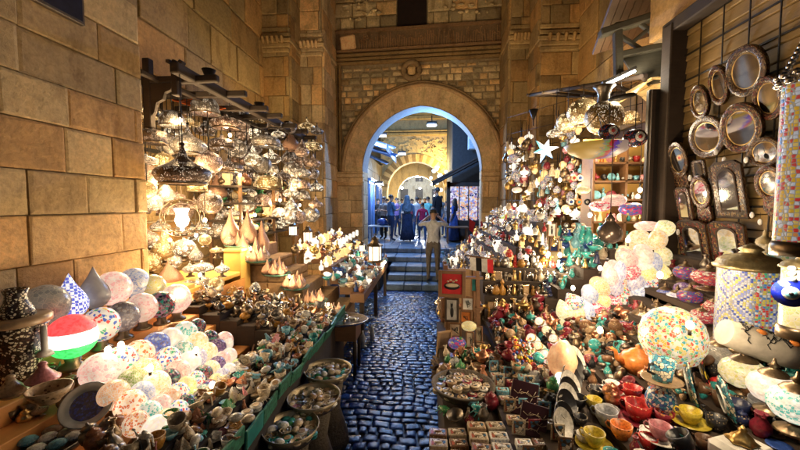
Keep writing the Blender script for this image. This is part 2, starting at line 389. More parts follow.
def wallobj(name, label, origin, rotz, w, h, ch, bw, m, mortar, thick=.5, seed=1, **k):
    """a wall; local x along it, faces local -y"""
    rn = random.Random(seed)
    t = E(name, label, 'wall', origin, (0, 0, rotz))
    def fn(mb):
        blockwall(mb, w, h, ch, bw, rn, **k)
    P('masonry', None, fn, [m], t)
    P('mortar_core', None, lambda mb: mb.box((w / 2 + k.get('x0', 0), thick / 2, h / 2), (w, thick, h)), [mortar], t)
    return t
HU = ((1, 1, 1), (1.05, .95, .85), (.95, .97, 1.0), (1.1, .92, .75), (.82, .8, .8))
# ---- ground and cobbles
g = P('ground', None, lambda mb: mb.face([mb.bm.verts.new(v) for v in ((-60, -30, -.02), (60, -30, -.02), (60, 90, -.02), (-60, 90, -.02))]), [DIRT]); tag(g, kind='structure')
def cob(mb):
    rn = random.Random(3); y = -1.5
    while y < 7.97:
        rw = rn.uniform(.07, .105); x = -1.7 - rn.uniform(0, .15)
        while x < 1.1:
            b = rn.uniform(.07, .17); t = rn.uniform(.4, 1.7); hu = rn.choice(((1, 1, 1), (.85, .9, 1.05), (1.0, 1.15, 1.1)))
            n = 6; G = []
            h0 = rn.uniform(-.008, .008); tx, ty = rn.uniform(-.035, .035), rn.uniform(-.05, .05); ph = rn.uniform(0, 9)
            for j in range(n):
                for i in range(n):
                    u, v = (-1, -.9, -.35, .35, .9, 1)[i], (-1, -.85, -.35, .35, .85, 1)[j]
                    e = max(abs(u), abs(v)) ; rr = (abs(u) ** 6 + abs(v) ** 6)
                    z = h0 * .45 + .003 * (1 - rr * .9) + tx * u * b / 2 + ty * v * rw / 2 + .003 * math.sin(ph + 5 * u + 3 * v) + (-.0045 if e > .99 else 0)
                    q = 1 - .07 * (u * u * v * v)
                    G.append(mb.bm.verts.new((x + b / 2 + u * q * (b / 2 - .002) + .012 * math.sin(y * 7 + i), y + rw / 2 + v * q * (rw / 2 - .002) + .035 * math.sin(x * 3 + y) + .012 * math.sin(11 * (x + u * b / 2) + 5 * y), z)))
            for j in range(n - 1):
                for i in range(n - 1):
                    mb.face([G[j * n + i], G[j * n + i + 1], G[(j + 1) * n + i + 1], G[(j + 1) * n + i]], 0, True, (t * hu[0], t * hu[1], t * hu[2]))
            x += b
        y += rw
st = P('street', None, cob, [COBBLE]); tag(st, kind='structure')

# ---- near left wall (faces +x): local x runs -y ... rot so that local -y = +x
# rotz = +90deg: local x -> +y, local y -> -x, so the face (-y) looks to +x
wallobj('stone_wall', 'big tan ashlar wall beside the lit globe lamps', (-2.6, -1.2, 0), R(90), 4.2, 4.6, .31, .52, STONE_NEAR, MORTARD, .9, 5, hues=HU, var=.22, gap=.008, chamf=.010, jit=.010)
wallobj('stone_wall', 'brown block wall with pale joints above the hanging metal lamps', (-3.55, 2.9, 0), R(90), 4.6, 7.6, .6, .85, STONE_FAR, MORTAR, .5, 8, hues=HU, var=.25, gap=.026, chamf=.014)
# ---- piers either side of the gate
def pier(label, x0, x1, y, z1, seed, capz=None, depth=1.4, m=STONE_FAR):
    rn = random.Random(seed)
    t = E('stone_pier', label, 'pier', (x0, y, 0))
    w = x1 - x0
    P('front_masonry', None, lambda mb: blockwall(mb, w, z1, .42, .45, rn, hues=HU, var=.3, gap=.012), [m], t)
    P('core', None, lambda mb: mb.box((w / 2, depth / 2, z1 / 2), (w, depth, z1)), [MORTARD], t)
    for nm, lx, rz in (('left_masonry', 0, -90), ('right_masonry', w, 90)):
        P('side_masonry', None, lambda mb: blockwall(mb, depth, z1, .42, .5, rn, hues=HU, var=.3, gap=.012), [m], t,
          (lx, 0, 0) if rz > 0 else (lx, depth, 0), (0, 0, R(rz)))
    if capz:
        def cap(mb):
            for i, (dz, ov) in enumerate(((0, .02), (.09, .05), (.18, .08), (.30, .05), (.42, .03))):
                mb.box((w / 2, depth / 2 - .05, capz + dz + .04), (w + 2 * ov, depth + 2 * ov, .085), tint=(rn.uniform(.7, 1.2),) * 3, ch=.015)
            for k in range(5):
                mb.box((w * (.15 + .17 * k), -.1, capz + .24), (.06, .14, .16), (R(20), 0, 0), tint=(1.1, 1, .9), ch=.02)
        P('capital', None, cap, [m], t)
    return t
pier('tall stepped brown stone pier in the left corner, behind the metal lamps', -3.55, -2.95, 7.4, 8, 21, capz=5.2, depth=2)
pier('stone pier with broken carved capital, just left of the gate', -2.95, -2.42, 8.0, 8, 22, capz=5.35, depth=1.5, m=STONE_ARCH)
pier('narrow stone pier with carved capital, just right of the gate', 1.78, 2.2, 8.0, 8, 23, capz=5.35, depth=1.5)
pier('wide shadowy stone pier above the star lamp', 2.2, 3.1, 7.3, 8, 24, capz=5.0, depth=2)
# right upper wall faces -x : rotz=-90 ; local x -> -y
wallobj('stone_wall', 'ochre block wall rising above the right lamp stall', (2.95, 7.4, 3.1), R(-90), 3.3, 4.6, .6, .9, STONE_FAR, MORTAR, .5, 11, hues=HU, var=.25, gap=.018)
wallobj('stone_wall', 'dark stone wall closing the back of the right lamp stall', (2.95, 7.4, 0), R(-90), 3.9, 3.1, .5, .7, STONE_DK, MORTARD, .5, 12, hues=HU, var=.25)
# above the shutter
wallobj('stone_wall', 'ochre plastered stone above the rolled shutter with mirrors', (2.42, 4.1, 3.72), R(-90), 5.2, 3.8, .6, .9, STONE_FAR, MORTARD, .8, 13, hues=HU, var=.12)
# ---- gate wall
GA = (0, 9.0, 0); GR = R(-3)
gx, gc = -.18, 0
def arcpts(hw, zs, off, n=24, ext=0):
    """pointed arch outline, left spring to right spring"""
    r = hw + off; a1 = math.acos(off / r); pts = []
    for i in range(n + 1):
        a = math.pi - (math.pi - (math.pi - a1)) * i / n      # pi .. pi-a1
        pts.append((off + r * math.cos(a), zs + r * math.sin(a)))
    q = [(-x, z) for x, z in reversed(pts[:-1])]
    return pts + q
HW, ZS, OFF = 1.52, 2.85, .1
inner = [(gx + x, z) for x, z in arcpts(HW, ZS, OFF)]
def ring(o): return [(gx + x, z) for x, z in arcpts(HW + o, ZS, OFF)]
gate = E('gateway', 'pointed stone arch gateway closing the lane, with carved band above', 'gateway', GA, (0, 0, GR))
TH = .5
def gwall(mb):
    # core with the arch opening cut out, as vertical slices
    xs = [p[0] for p in inner]
    X0, X1, ZT = -2.6, 2.25, 8.0
    for a, b in zip(inner, inner[1:]):
        if abs(b[0] - a[0]) < 1e-4: continue
        V = [mb.bm.verts.new(v) for v in ((a[0], .0, a[1] + .02), (b[0], .0, b[1] + .02), (b[0], 0, ZT), (a[0], 0, ZT), (a[0], TH, a[1] + .02), (b[0], TH, b[1] + .02), (b[0], TH, ZT), (a[0], TH, ZT))]
        for q in ((0, 1, 2, 3), (4, 5, 6, 7), (0, 1, 5, 4)): mb.face([V[i] for i in q])
    mb.box(((X0 + gx - HW) / 2, TH / 2, ZT / 2), (gx - HW - X0, TH, ZT)); mb.box(((X1 + gx + HW) / 2, TH / 2, ZT / 2), (X1 - gx - HW, TH, ZT))
P('wall_core', None, gwall, [MORTARD], gate)
def out_of(o, pts=None):
    pp = ring(o)
    def sk(cx, cz, w, h):
        dx = cx - gx; 
        if cz < ZS: return abs(dx) < HW + o
        r = HW + o + OFF; return (abs(dx) + OFF) ** 2 + (cz - ZS) ** 2 < (r - .08) ** 2 if cz > ZS else False
    return sk
def rub(mb):
    rn = random.Random(31); sk = out_of(.48)
    blockwall(mb, 4.3, 5.5, .155, .24, rn, depth=.04, jit=.025, gap=.035, chamf=.035, var=.45, y0=3.0, x0=-2.4, hues=HU, skip=lambda cx, cz, w, h: sk(cx, cz, w, h) or cz < 3.0)
P('rubble_spandrel', None, rub, [STONE_RUB], gate)
def jamb(mb):
    rn = random.Random(32)
    for x0, w in (side,):
        blockwall(mb, w, 2.62, .36, .8, rn, depth=.07, gap=.01, var=.22, x0=x0, hues=HU)
    # reveals
for side in ((-2.4, gx - HW + 2.4), (gx + HW, 1.95 - gx - HW)): P('jamb_masonry', None, jamb, [STONE_ARCH], gate)
for sx, rz in ((gx - HW, 90), (gx + HW, -90)):
    P('reveal_masonry', None, lambda mb: blockwall(mb, TH, 2.85, .36, .5, random.Random(33), depth=.02, gap=.01, var=.2, hues=HU), [STONE_ARCH], gate, (sx, 0 if rz > 0 else TH, 0), (0, 0, R(rz)))
def vous(mb):
    rn = random.Random(34); A_, B_ = ring(0), ring(.47); n = len(A_)
    for i in range(n - 1):
        t = rn.uniform(.92, 1.1); y = -.10 - rn.uniform(0, .004)
        pts = [A_[i], A_[i + 1], B_[i + 1], B_[i]]
        mb.prism(pts, y, .06, 0, (t, t * rn.uniform(.94, 1), t * .95))
P('archivolt', None, vous, [STONE_ARCH], gate)
def intr(mb):
    A_ = ring(-.015)
    for a, b in zip(A_, A_[1:]):
        V = [mb.bm.verts.new(v) for v in ((a[0], -.09, a[1]), (b[0], -.09, b[1]), (b[0], TH, b[1]), (a[0], TH, a[1]))]; mb.face(V, 0, True, (1, 1, 1))
P('intrados', None, intr, [mat('pale_plaster', (.26, .24, .21), .8, var=.2)], gate)
P('hood_moulding', None, lambda mb: (mb.tube([(x, -.11, z) for x, z in ring(.50)], .05, 6, tint=(.7, .62, .55)), mb.tube([(x, -.08, z) for x, z in ring(.58)], .035, 6, tint=(.5, .45, .4))), [STONE_ARCH], gate)
def imp(mb):
    for x0, x1 in (side,):
        for z, d, o in ((2.62, .12, .10), (2.74, .10, .13), (2.84, .06, .09)):
            mb.box(((x0 + x1) / 2, -o / 2, z + d / 2 - .05), (x1 - x0, o + .06, d - .006), tint=(1, .95, .9), ch=.012)
for side in ((-2.45, gx - HW + .03), (gx + HW - .03, 1.98)): P('impost_moulding', None, imp, [STONE_ARCH], gate)
def frm(mb):
    T_ = (.75, .68, .6)
    for x in (-2.36, -2.27, 1.83, 1.92): mb.box((x, -.07, 4.25), (.06, .10, 2.7), tint=T_, ch=.012)
    for z in (5.58, 5.68, 5.78): mb.box((-.22, -.075, z), (4.4, .12 if z != 5.68 else .09, .07), tint=T_, ch=.012)
P('frame_moulding', None, frm, [STONE_FAR], gate)
def rnd_(mb):
    mb.tube([(-.42 + .2 * math.cos(a * math.pi / 12), -.10, 5.33 + .2 * math.sin(a * math.pi / 12)) for a in range(24)], .07, 8, tint=(.5, .42, .36), closed=True)
    mb.box((-.42, -.08, 5.33), (.2, .1, .2), tint=(1.3, 1.1, .9), ch=.03)
P('roundel', None, rnd_, [STONE_RUB], gate)
INS = stone('dark_inscribed_stone', (.24, .155, .085), stain=.35)
def insc(mb):
    rn = random.Random(41)
    mb.box((-.22, -.03, 6.11), (4.4, .1, .5), tint=(1, 1, 1))
    mb.box((-.22, -.06, 5.88), (4.4, .16, .05), tint=(1.4, 1.25, 1.1)); mb.box((-.22, -.06, 6.36), (4.4, .16, .06), tint=(1.3, 1.15, 1.))
    x = -1.75
    while x < 1.85:                                              # carved upright strokes and sweeping tails
        h = rn.uniform(.15, .38); mb.box((x, -.09, 5.93 + h / 2), (.022, .03, h), (0, R(rn.uniform(-6, 6)), 0), tint=(1.7, 1.5, 1.3))
        if rn.random() < .5:
            w = rn.uniform(.08, .2); z = rn.uniform(5.94, 6.2)
            mb.tube([(x + w * i / 5, -.09, z + .035 * math.sin(i * 1.2)) for i in range(6)], .011, 5, tint=(1.6, 1.4, 1.2))
        if rn.random() < .3: mb.box((x + .03, -.09, rn.uniform(6.1, 6.28)), (.025, .03, .025), (0, R(45), 0), tint=(1.7, 1.5, 1.3))
        x += rn.uniform(.04, .075)
    mb.box((-2.05, -.06, 6.1), (.42, .12, .4), (0, R(-8), 0), tint=(5, 5, 5), ch=.05)
P('inscription_band', None, insc, [INS], gate)
def upp(mb):
    rn = random.Random(42 + int(ux < 0))
    blockwall(mb, uw, 8.0, .36, .5, rn, depth=.06, jit=.03, gap=.02, chamf=.03, var=.35, y0=6.42, x0=ux, hues=HU)
    for i in range(23):                                      # weathered relief
        x = rn.uniform(ux + .3, ux + uw - .4); z = rn.uniform(6.6, 7.1)
        mb.ell((x, -.07, z), (rn.uniform(.03, .09), .04, rn.uniform(.02, .05)), 8, 5, tint=(rn.uniform(.8, 1.5),) * 3)
for ux, uw in ((-2.42, 1.62), (-.04, 2.02)): P('upper_masonry', None, upp, [STONE_RUB], gate)
P('window_slit', None, lambda mb: (mb.box((-.42, -.02, 7.2), (.72, .06, 1.7))), [mat('slit_dark', (.02, .008, .005), .9)], gate)

# ---- steps up through the gate and the passage floor
YS = [(7.98, 0), (8.40, .14), (8.85, .28), (9.5, .42), (10.3, .56), (11.15, .70)]
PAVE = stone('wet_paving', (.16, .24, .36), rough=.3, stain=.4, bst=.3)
sp = E('stone_steps', 'worn stone steps climbing through the gate, wet and blue', 'steps', (0, 0, 0))
for i in range(5):
    y0, y1 = YS[i][0], YS[i + 1][0]; x0, x1 = (-.98, .72) if i < 3 else (-1.62, 1.26)
    P('step', None, lambda mb: [mb.box(((x0 + x1) / 2 + (k - 1.5) * (x1 - x0) / 4, (y0 + y1) / 2 + .0, YS[i][1] + .07), ((x1 - x0) / 4 - .006, y1 - y0, .14), tint=(random.Random(k + i * 7).uniform(.7, 1.2),) * 3, ch=.015) for k in range(4)], [PAVE], sp)
pf = P('passage_floor', None, lambda mb: [mb.box((x, y, .62), (1.18, 1.18, .16), tint=(random.Random(x * 7 + y).uniform(.7, 1.25),) * 3, ch=.01) for x in [-4.2 + 1.2 * i for i in range(8)] for y in [11.76 + 1.2 * j for j in range(18)]], [PAVE]); tag(pf, kind='structure')

# ---- beyond the gate
BLUEW = stone('blue_lit_plaster', (.26, .25, .22), stain=.3, bst=.2); YST = stone('far_gate_stone', (.55, .42, .2), stain=.35)
fg = E('far_gate', 'yellow floodlit ablaq gate with striped round arch, far up the passage', 'gateway', (-.62, 17.5, .7))
FA = [(1.45 * math.cos(math.pi * (1 - i / 20)), 2.0 + 1.45 * math.sin(math.pi * (1 - i / 20))) for i in range(21)]
def fgw(mb):
    for a, b in zip(FA, FA[1:]):
        mb.prism([(a[0], a[1]), (b[0], b[1]), (b[0], 5.6), (a[0], 5.6)], 0, .8, tint=(1, 1, 1))
    mb.box((-2.25, .4, 2.8), (1.6, .8, 5.6), tint=(1, 1, 1)); mb.box((2.0, .4, 2.8), (1.1, .8, 5.6), tint=(1, 1, 1))
    rn = random.Random(5)
    for i in range(300):
        x, z = rn.uniform(-2.9, 2.5), rn.uniform(3.2, 4.6)
        if x * x + (z - 2) ** 2 > 1.9 ** 2: mb.box((x, -.02, z), (.12, .06, .05), (0, R(rn.choice((45, -45, 0))), 0), tint=(rn.uniform(.6, 1.5),) * 3)
P('wall', None, fgw, [YST], fg)
def abl(mb):
    for i in range(28):
        a0, a1 = math.pi * i / 28, math.pi * (i + 1) / 28; t = (1.15, 1.05, .9) if i % 2 else (.5, .42, .34)
        mb.prism([(1.42 * math.cos(a0), 2 + 1.42 * math.sin(a0)), (1.42 * math.cos(a1), 2 + 1.42 * math.sin(a1)), (1.8 * math.cos(a1), 2 + 1.8 * math.sin(a1)), (1.8 * math.cos(a0), 2 + 1.8 * math.sin(a0))], -.08, .05, tint=t)
P('striped_arch', None, abl, [YST], fg)
def fcor(mb):
    for z, d in ((4.75, .14), (4.9, .1), (5.55, .2), (5.72, .12)): mb.box((-.2, -.06, z), (5.6, .3, d - .01), tint=(.9, .8, .6), ch=.02)
P('cornice', None, fcor, [YST], fg)
def fup(mb):
    rn = random.Random(9)
    mb.box((-.2, .5, 7.2), (5.6, .6, 2.8), tint=(.5, .45, .4))
    for x in (-2.3, -.9, .2, 1.3):
        mb.box((x, .17, 6.9), (.5, .08, 1.5), tint=(.5, .5, .5), ch=.02)
        for k in range(26): mb.ell((x + rn.uniform(-.22, .22), .1, 6.9 + rn.uniform(-.7, .7)), .06, 6, 4, tint=(rn.uniform(.5, 1.6),) * 3)
P('upper_storey', None, fup, [YST], fg)
for x in (-1.6, -.35, .75):
    P('window', None, lambda mb: mb.box((x, .165, 6.8), (.5, .07, 1.3)), [BLACK], fg)
# left row of shops: blue lit
lb = E('shop_building', 'blue-lit shop front along the left of the passage', 'building', (-2.35, 10.3, .7), (0, 0, R(90)))
P('wall', None, lambda mb: blockwall(mb, 10, 3.2, .5, .9, random.Random(2), hues=HU, y0=0), [BLUEW], lb)
P('wall_core', None, lambda mb: mb.box((5, .5, 3), (10, .98, 6)), [BLUEW], lb)
for k in range(4):
    P('door', 'pdoor', lambda mb: (mb.box((0, 0, 1.1), (1.2, .08, 2.2)), [mb.box((sx, -.06, 1.1), (.06, .05, 2.0)) for sx in (-.5, 0, .5)], mb.box((0, -.07, 2.25), (1.4, .14, .1))), [mat('blue_painted_metal', (.06, .13, .3), .4)], lb, (1.2 + 2.3 * k, -.08, 0))
# right dark building
rb = E('dark_building', 'dark timber clad building right of the passage, with lit shop window', 'building', (.5, 12.9, .7))
P('wall', None, lambda mb: (mb.box((2.6, 3, 1.0), (4.2, 5.6, 2.0)), mb.box((2.4, 3.2, 4.0), (4.0, 5.6, 5.9))), [mat('near_black_plaster', (.025, .03, .035), .9)], rb)
P('lean_to_roof', None, lambda mb: (mb.prism([(-.35, 1.95), (1.7, 3.05), (1.7, 3.18), (-.35, 2.08)], -.9, 0), [mb.box((.65 + .02 * k, -.92 + .14 * k, 2.6), (2.3, .03, .05), (0, R(-28), 0)) for k in range(6)]), [WOODK], rb)
kw = P('shop_window', None, lambda mb: (mb.box((1.0, -.28, .35), (1.5, .4, .7)), mb.box((.22, -.4, 1.1), (.12, .12, 2.0)), mb.box((1.62, -.4, 1.1), (.12, .12, 2.0)), mb.box((.92, -.4, 2.0), (1.5, .12, .14)), mb.box((.92, -.4, .68), (1.5, .12, .1))), [WOODK], rb)
SCR = mosaic('lit_goods', [(.25, .3, .8), (.5, .55, .9), (.8, .4, .2), (.75, .8, 1), (.3, .2, .5), (.85, .6, .35), (.05, .05, .2), (.3, .35, .7)], 16, 1.1, (.5, .6, .9))
P('lit_glass', None, lambda mb: mb.box((.92, -.36, 1.34), (1.28, .04, 1.2)), [SCR], kw)
P('glazing_bar', None, lambda mb: [mb.box((x, -.4, 1.34), (.03, .04, 1.2)) for x in (.6, .92, 1.25)], [WOODK], kw)
ac = P('air_conditioner', None, lambda mb: (mb.box((0, -.16, 0), (.42, .3, .6), ch=.02), mb.box((.0, -.32, .14), (.3, .02, .06), mi=1), mb.tube([(.2, -.1, .2), (.7, -.05, .25), (.9, -.05, -.2)], .015, 5, mi=1)), [mat('grey_casing', (.4, .5, .56), .5), BLACK], None, (1.62, 12.9, 4.25))
tag(ac, 'pale grey box unit fixed high on the dark building', 'air conditioner')
# canopy, left of passage
cn = S('canopy', 'blue-lit cloth canopy hanging over the left shops', 'canopy', None, lambda mb: ([mb.box((-.2 + .25 * math.sin(k), k * .55, .12 * math.sin(k * 2.1)), (1.3, .5, .05), (R(14), R(18 + 8 * math.sin(k * 3)), 0), ch=.01) for k in range(6)], [mb.box((.45, k * .55, -.22), (.03, .48, .22), ch=.005) for k in range(6)]), [mat('blue_cloth', (.12, .2, .38), .8, vs=6)], (-1.75, 11.3, 4.0))
# passage lights
def flood(p, power, col, label, tgt=(0, -4, 0), size=.09):
    t = E('floodlight', label, 'floodlight', p, group='cold lights in the passage')
    P('housing', 'fhouse', lambda mb: (mb.box((0, 0, .06), (.3, .16, .1), ch=.02), mb.tube([(0, 0, .1), (0, .1, .3)], .015)), [IRON], t)
    P('lamp_glass', 'fglass', lambda mb: mb.box((0, 0, -.0), (.26, .12, .03)), [COLDBULB], t)
    plight(t, (0, -.05, -.14), power, col, size)
BLC = (.50, .68, 1)
flood(AY(382, 136, 11.2), 150, BLC, 'cold floodlight under the blue canopy, highest in the passage')
flood(AY(402, 154, 13), 150, BLC, 'tilted cold floodlight in front of the striped far arch')
flood(AY(418, 177, 21), 420, (.8, .9, 1), 'dazzling cold light deep inside the far arch')
flood(AY(379, 184, 13.5), 70, BLC, 'small cold lamp low on the left passage wall')
flood((.1, 10.4, 4.3), 240, (.14, .40, 1), 'cold lamp tucked behind the crown of the gate')
for i, (px, py) in enumerate(((377, 172), (437, 168))):
    t = E('uplighter', ('yellow' + (' left', ' right')[i] + '-hand uplighter washing the far gate'), 'lamp', AY(px, py, 16.9), group='uplighters on the far gate')
    P('shade', 'upsh', lambda mb: mb.lathe([(.03, -.12), (.09, 0), (.1, .06), (0, .05)], 10), [BULB], t)
    plight(t, (0, -.2, .15), 150, (1, .72, .25), .1)
# inner arch, and bulbs added to warm the view beyond the far gate
ia = E('inner_arch', 'second warm stone arch seen through the far striped gate', 'arch', (-.62, 20.3, .7))
P('wall', None, lambda mb: ([mb.prism([(a[0] * .8, a[1] * .8 + .2), (b[0] * .8, b[1] * .8 + .2), (b[0] * .8, 5), (a[0] * .8, 5)], 0, .5, tint=(1, 1, 1)) for a, b in zip(FA, FA[1:])], mb.box((-2.2, .25, 2.5), (2.1, .5, 5), tint=(1, 1, 1)), mb.box((2.2, .25, 2.5), (2.1, .5, 5), tint=(1, 1, 1))), [YST], ia)
for i, (x, y, z) in enumerate(((-1.4, 18.9, 2.9), (.2, 19.2, 3.1), (-.5, 21.5, 3.0))):
    t = S('hanging_bulb', f'added warm bulb strung beyond the far gate, {ordn(i)} from the left', 'light bulb', 'farb', lambda mb: (mb.ell((0, 0, 0), .07, 10, 7), mb.tube([(0, 0, .06), (0, 0, 1.2)], .008, 4, mi=1)), [BULB, IRON], (x, y, z)); plight(t, (0, -.1, -.1), 50, (1, .8, .5), .07)
# back street beyond far gate
S('far_house', 'pale bluish house front closing the view through the far arch', 'house', None, lambda mb: (mb.box((0, 0, 3), (8, .5, 6), tint=(1, 1, 1)), [mb.box((x, -.27, 2 + z), (.5, .06, .7), tint=(.2, .2, .25)) for x in (-1, 0, 1.1) for z in (0, 1.2)], [mb.box((x, -.3, 1), (.9, .12, .9), (0, 0, 0), tint=(.5, .8, 1.2)) for x in (-1.2, 0.2, 1.4)]), [BLUEW], (-.6, 24, .7))
# right stair-post lamps string by far gate
for i, (px, py, r) in enumerate(((434, 171, .10), (440, 176, .13), (437, 183, .09), (441, 190, .1), (431, 178, .08), (446, 172, .09), (435, 196, .08))):
    S('paper_lamp', f'small glowing ball lamp, {ordn(i)} in the cluster right of the far arch', 'lamp', 'ballr', lambda mb: (mb.ell((0, 0, 0), 1, 12, 8), mb.tube([(0, 0, 1), (0, 0, 3)], .06, 5, mi=1)), [mat('cool_globe', (.9, .85, .7), em=1.1, ecol=(.9, .85, .65)), IRON], AY(px, py, 12.6), (0, 0, 0), r * .75, group='ball lamps by the far arch')
# ================================================================== LAMP KINDS
def globe(px, py, r_px, pal, em, p, label='', kind='ball', rot=0, sc=55):
    """glass mosaic table globe on a small bronze foot; p = centre"""
    r = r_px * 1.16 * mpp(p); s = r / .1
    t = E('globe_lamp', label or None, 'globe lamp', (p.x, p.y, p.z - r), (0, 0, rot), s, 'mosaic globe lamps on the tiered stand')
    prof = {'ball': [(.1 * math.sin(math.pi * i / 14), .1 - .1 * math.cos(math.pi * i / 14) * (1.0 if i < 7 else 1.08)) for i in range(1, 15)],
            'drop': [(.04, .0), (.075, .025), (.095, .06), (.098, .1), (.085, .14), (.062, .18), (.04, .215), (.022, .25), (.01, .28), (0, .3)]}[kind]
    prof = [prof[0] if kind == 'drop' else (.02, .002)] + prof[1:]
    P('glass_shade', 'g' + kind, lambda mb: mb.lathe(prof, 20), [mos(pal, em, sc)], t)
    P('foot', 'gfoot', lambda mb: mb.lathe([(0, -.05), (.06, -.05), (.055, -.035), (.03, -.02), (.035, .012), (.0, .014)], 14), [BRONZE], t)
    return t
# ---- tiered stand of the left stall
LN = Vector((.6, 0, 1)).normalized(); L0 = Vector((-1.5, 0, .87))
def APLl(px, py, up=.0): return APL(px, py, L0 + Vector((0, 0, up)), LN)
ts = E('tiered_stand', 'orange painted stepped stand carrying the mosaic globe lamps', 'display stand', (-2.5, 1.3, 0))
for k in range(6):
    x1 = -2.36 + k * .155; z = .87 + (-1.5 - x1) * .6 - .20
    P('tier', None, lambda mb: (mb.box((x1 + 2.5 - .0775, 1.0, z / 2), (.155 - .004, 2.1, z), ch=.004)), [ORANGE], ts)
P('cross_brace', None, lambda mb: [mb.box((.98 + .002, y, .62), (.012, .022, .34), (R(a), 0, 0)) for y in (.35, .75, 1.1, 1.5, 1.85) for a in (40, -40)], [WOODM], ts)
GL = [  # rows, near end first: px, py, r, palette, description, emission
 [(46, 306, 17, 'ltgrey', 'large unlit frosted grey-white', .12), (70, 303, 13, 'chk', 'blue and white checked teardrop', .5), (94, 294, 12, 'gdrop', 'grey teardrop with dark flowers', .1), (113, 289, 14, 'pink', 'large pinkish white', .95), (134, 283, 12, 'paleblue', 'speckled pale blue', .6), (153, 287, 10, 'yellow', 'mustard yellow', .5)],
 [(72, 337, 18, 'flag', 'big red-white-green banded', 1.0), (101, 325, 14, 'speck', 'white with many coloured specks', .8), (123, 317, 12.5, 'grey', 'unlit charcoal', .05), (142, 308, 12, 'pink', 'plain pale pink', .8), (161, 305, 11, 'dark', 'dark many-coloured', .3), (176, 299, 12, 'pink', 'creamy pink', .85)],
 [(100, 372, 15, 'pink', 'bright pinkish white flower-painted', 1.15), (121, 362, 13, 'speck', 'white dotted', 1.1), (139, 355, 12, 'orangedot', 'orange dotted', 1.0), (156, 346, 11, 'blue', 'deep blue', .7), (170, 341, 10.5, 'white', 'white', 1.1), (185, 334, 10, 'teal', 'white and teal patched', 1.0), (197, 327, 7, 'dark', 'dark patterned', .3)],
 [(114, 395, 12, 'peach', 'salmon pink starred', .8), (130, 382, 10, 'green', 'olive green', .5), (145, 374, 12.5, 'orange', 'glowing orange', 1.1), (142, 353, 8, 'orange', 'little amber', .9), (168, 359, 10, 'speck', 'white speckled', 1.0), (183, 352, 9, 'teal', 'teal dotted', .6), (197, 343, 9, 'cream', 'cream', 1.1), (209, 340, 8, 'dark', 'dark jewel-toned', .3), (224, 341, 7.5, 'pink', 'pink and white', 1.0)],
 [(130, 405, 12, 'orangedot', 'pale orange dotted', 1.3), (142, 394, 10, 'paleblue', 'blue speckled', .9), (155, 386, 12, 'cream', 'white-orange glowing', 1.4), (169, 380, 9, 'dark', 'black and jewel dotted', .3), (178, 372, 10, 'pink', 'rose pink', .8), (189, 363, 9.5, 'white', 'white with pink', 1.1), (197, 358, 8, 'lavender', 'lavender', .8), (207, 353, 8.5, 'cream', 'light cream', 1.2), (217, 348, 7.5, 'purple', 'violet dotted', .4), (226, 344, 6, 'white', 'tiny white', 1.0)],
 [(136, 424, 10.5, 'orangedot', 'peach dotted', .9), (148, 415, 11, 'teal', 'white and teal', 1.0), (160, 407, 10, 'pink', 'plain rosy', .8), (169, 399, 9.5, 'peach', 'salmon', .8), (178, 394, 9, 'speck', 'white confetti', 1.1), (186, 387, 8.5, 'yellow', 'yellow', 1.0), (195, 381, 8, 'speck', 'pale confetti', 1.0), (203, 375, 8, 'dark', 'dark confetti', .3), (211, 370, 7.5, 'cream', 'warm cream', 1.1), (217, 365, 7, 'purple', 'violet and white', .6), (222, 360, 7, 'pink', 'shell pink', 1.0), (229, 356, 6.5, 'white', 'white pearly', 1.1)],
 [(156, 432, 13, 'white', 'brightest white', 1.25), (166, 422, 10.5, 'orange', 'orange', 1.2), (177, 413, 10, 'speck', 'white dotted', 1.1), (186, 405, 8.5, 'dark', 'dark red-blue', .3), (194, 400, 8.5, 'lime', 'lime green', 1.0), (203, 394, 7.5, 'teal', 'deep teal', .4), (209, 389, 7.5, 'redblue', 'plum and red', .4), (216, 383, 7.5, 'yellow', 'pale yellow', 1.0), (222, 377, 7, 'lavender', 'blue-white', 1.0), (229, 372, 7, 'white', 'milky white', 1.2), (238, 367, 6.5, 'lime', 'yellow-green', 1.0)],
]
def flagmat():
    m, N, L, B = newmat('banded_glass')
    co = coord(N, L); s = N.new('ShaderNodeSeparateXYZ'); L.new(co, s.inputs[0]); nz = noise(N, L, co, 60, 2)
    mp = N.new('ShaderNodeMapRange'); mp.inputs[1].default_value = 0; mp.inputs[2].default_value = .2; L.new(s.outputs[2], mp.inputs[0])
    r = ramp(N, L, mp.outputs[0], [(0, (.05, .6, .12)), (.36, (.95, .95, .9)), (.68, (.8, .06, .06))], True)
    c = mixc(N, L, .5, r.outputs[0], ramp(N, L, nz.outputs[0], [(.4, (.35, .35, .35)), (.55, (1.2, 1.2, 1.2))]).outputs[0], 'MULTIPLY')
    L.new(c, B.inputs['Base Color']); L.new(c, B.inputs['Emission Color']); B.inputs['Emission Strength'].default_value = 1.0
def chkmat():
    m, N, L, B = newmat('checked_glass')
    ck = N.new('ShaderNodeTexChecker'); ck.inputs['Scale'].default_value = 55; ck.inputs['Color1'].default_value = (.9, .9, .9, 1); ck.inputs['Color2'].default_value = (.1, .14, .6, 1)
    L.new(coord(N, L), ck.inputs[0]); L.new(ck.outputs[0], B.inputs['Base Color']); L.new(ck.outputs[0], B.inputs['Emission Color']); B.inputs['Emission Strength'].default_value = .5
flagmat(); chkmat()
MATS['mosaic_chk_0.5_55'] = MATS['checked_glass']; MATS['mosaic_flag_1.0_55'] = MATS['banded_glass']
PAL['chk'] = PAL['flag'] = PAL['gdrop'] = None
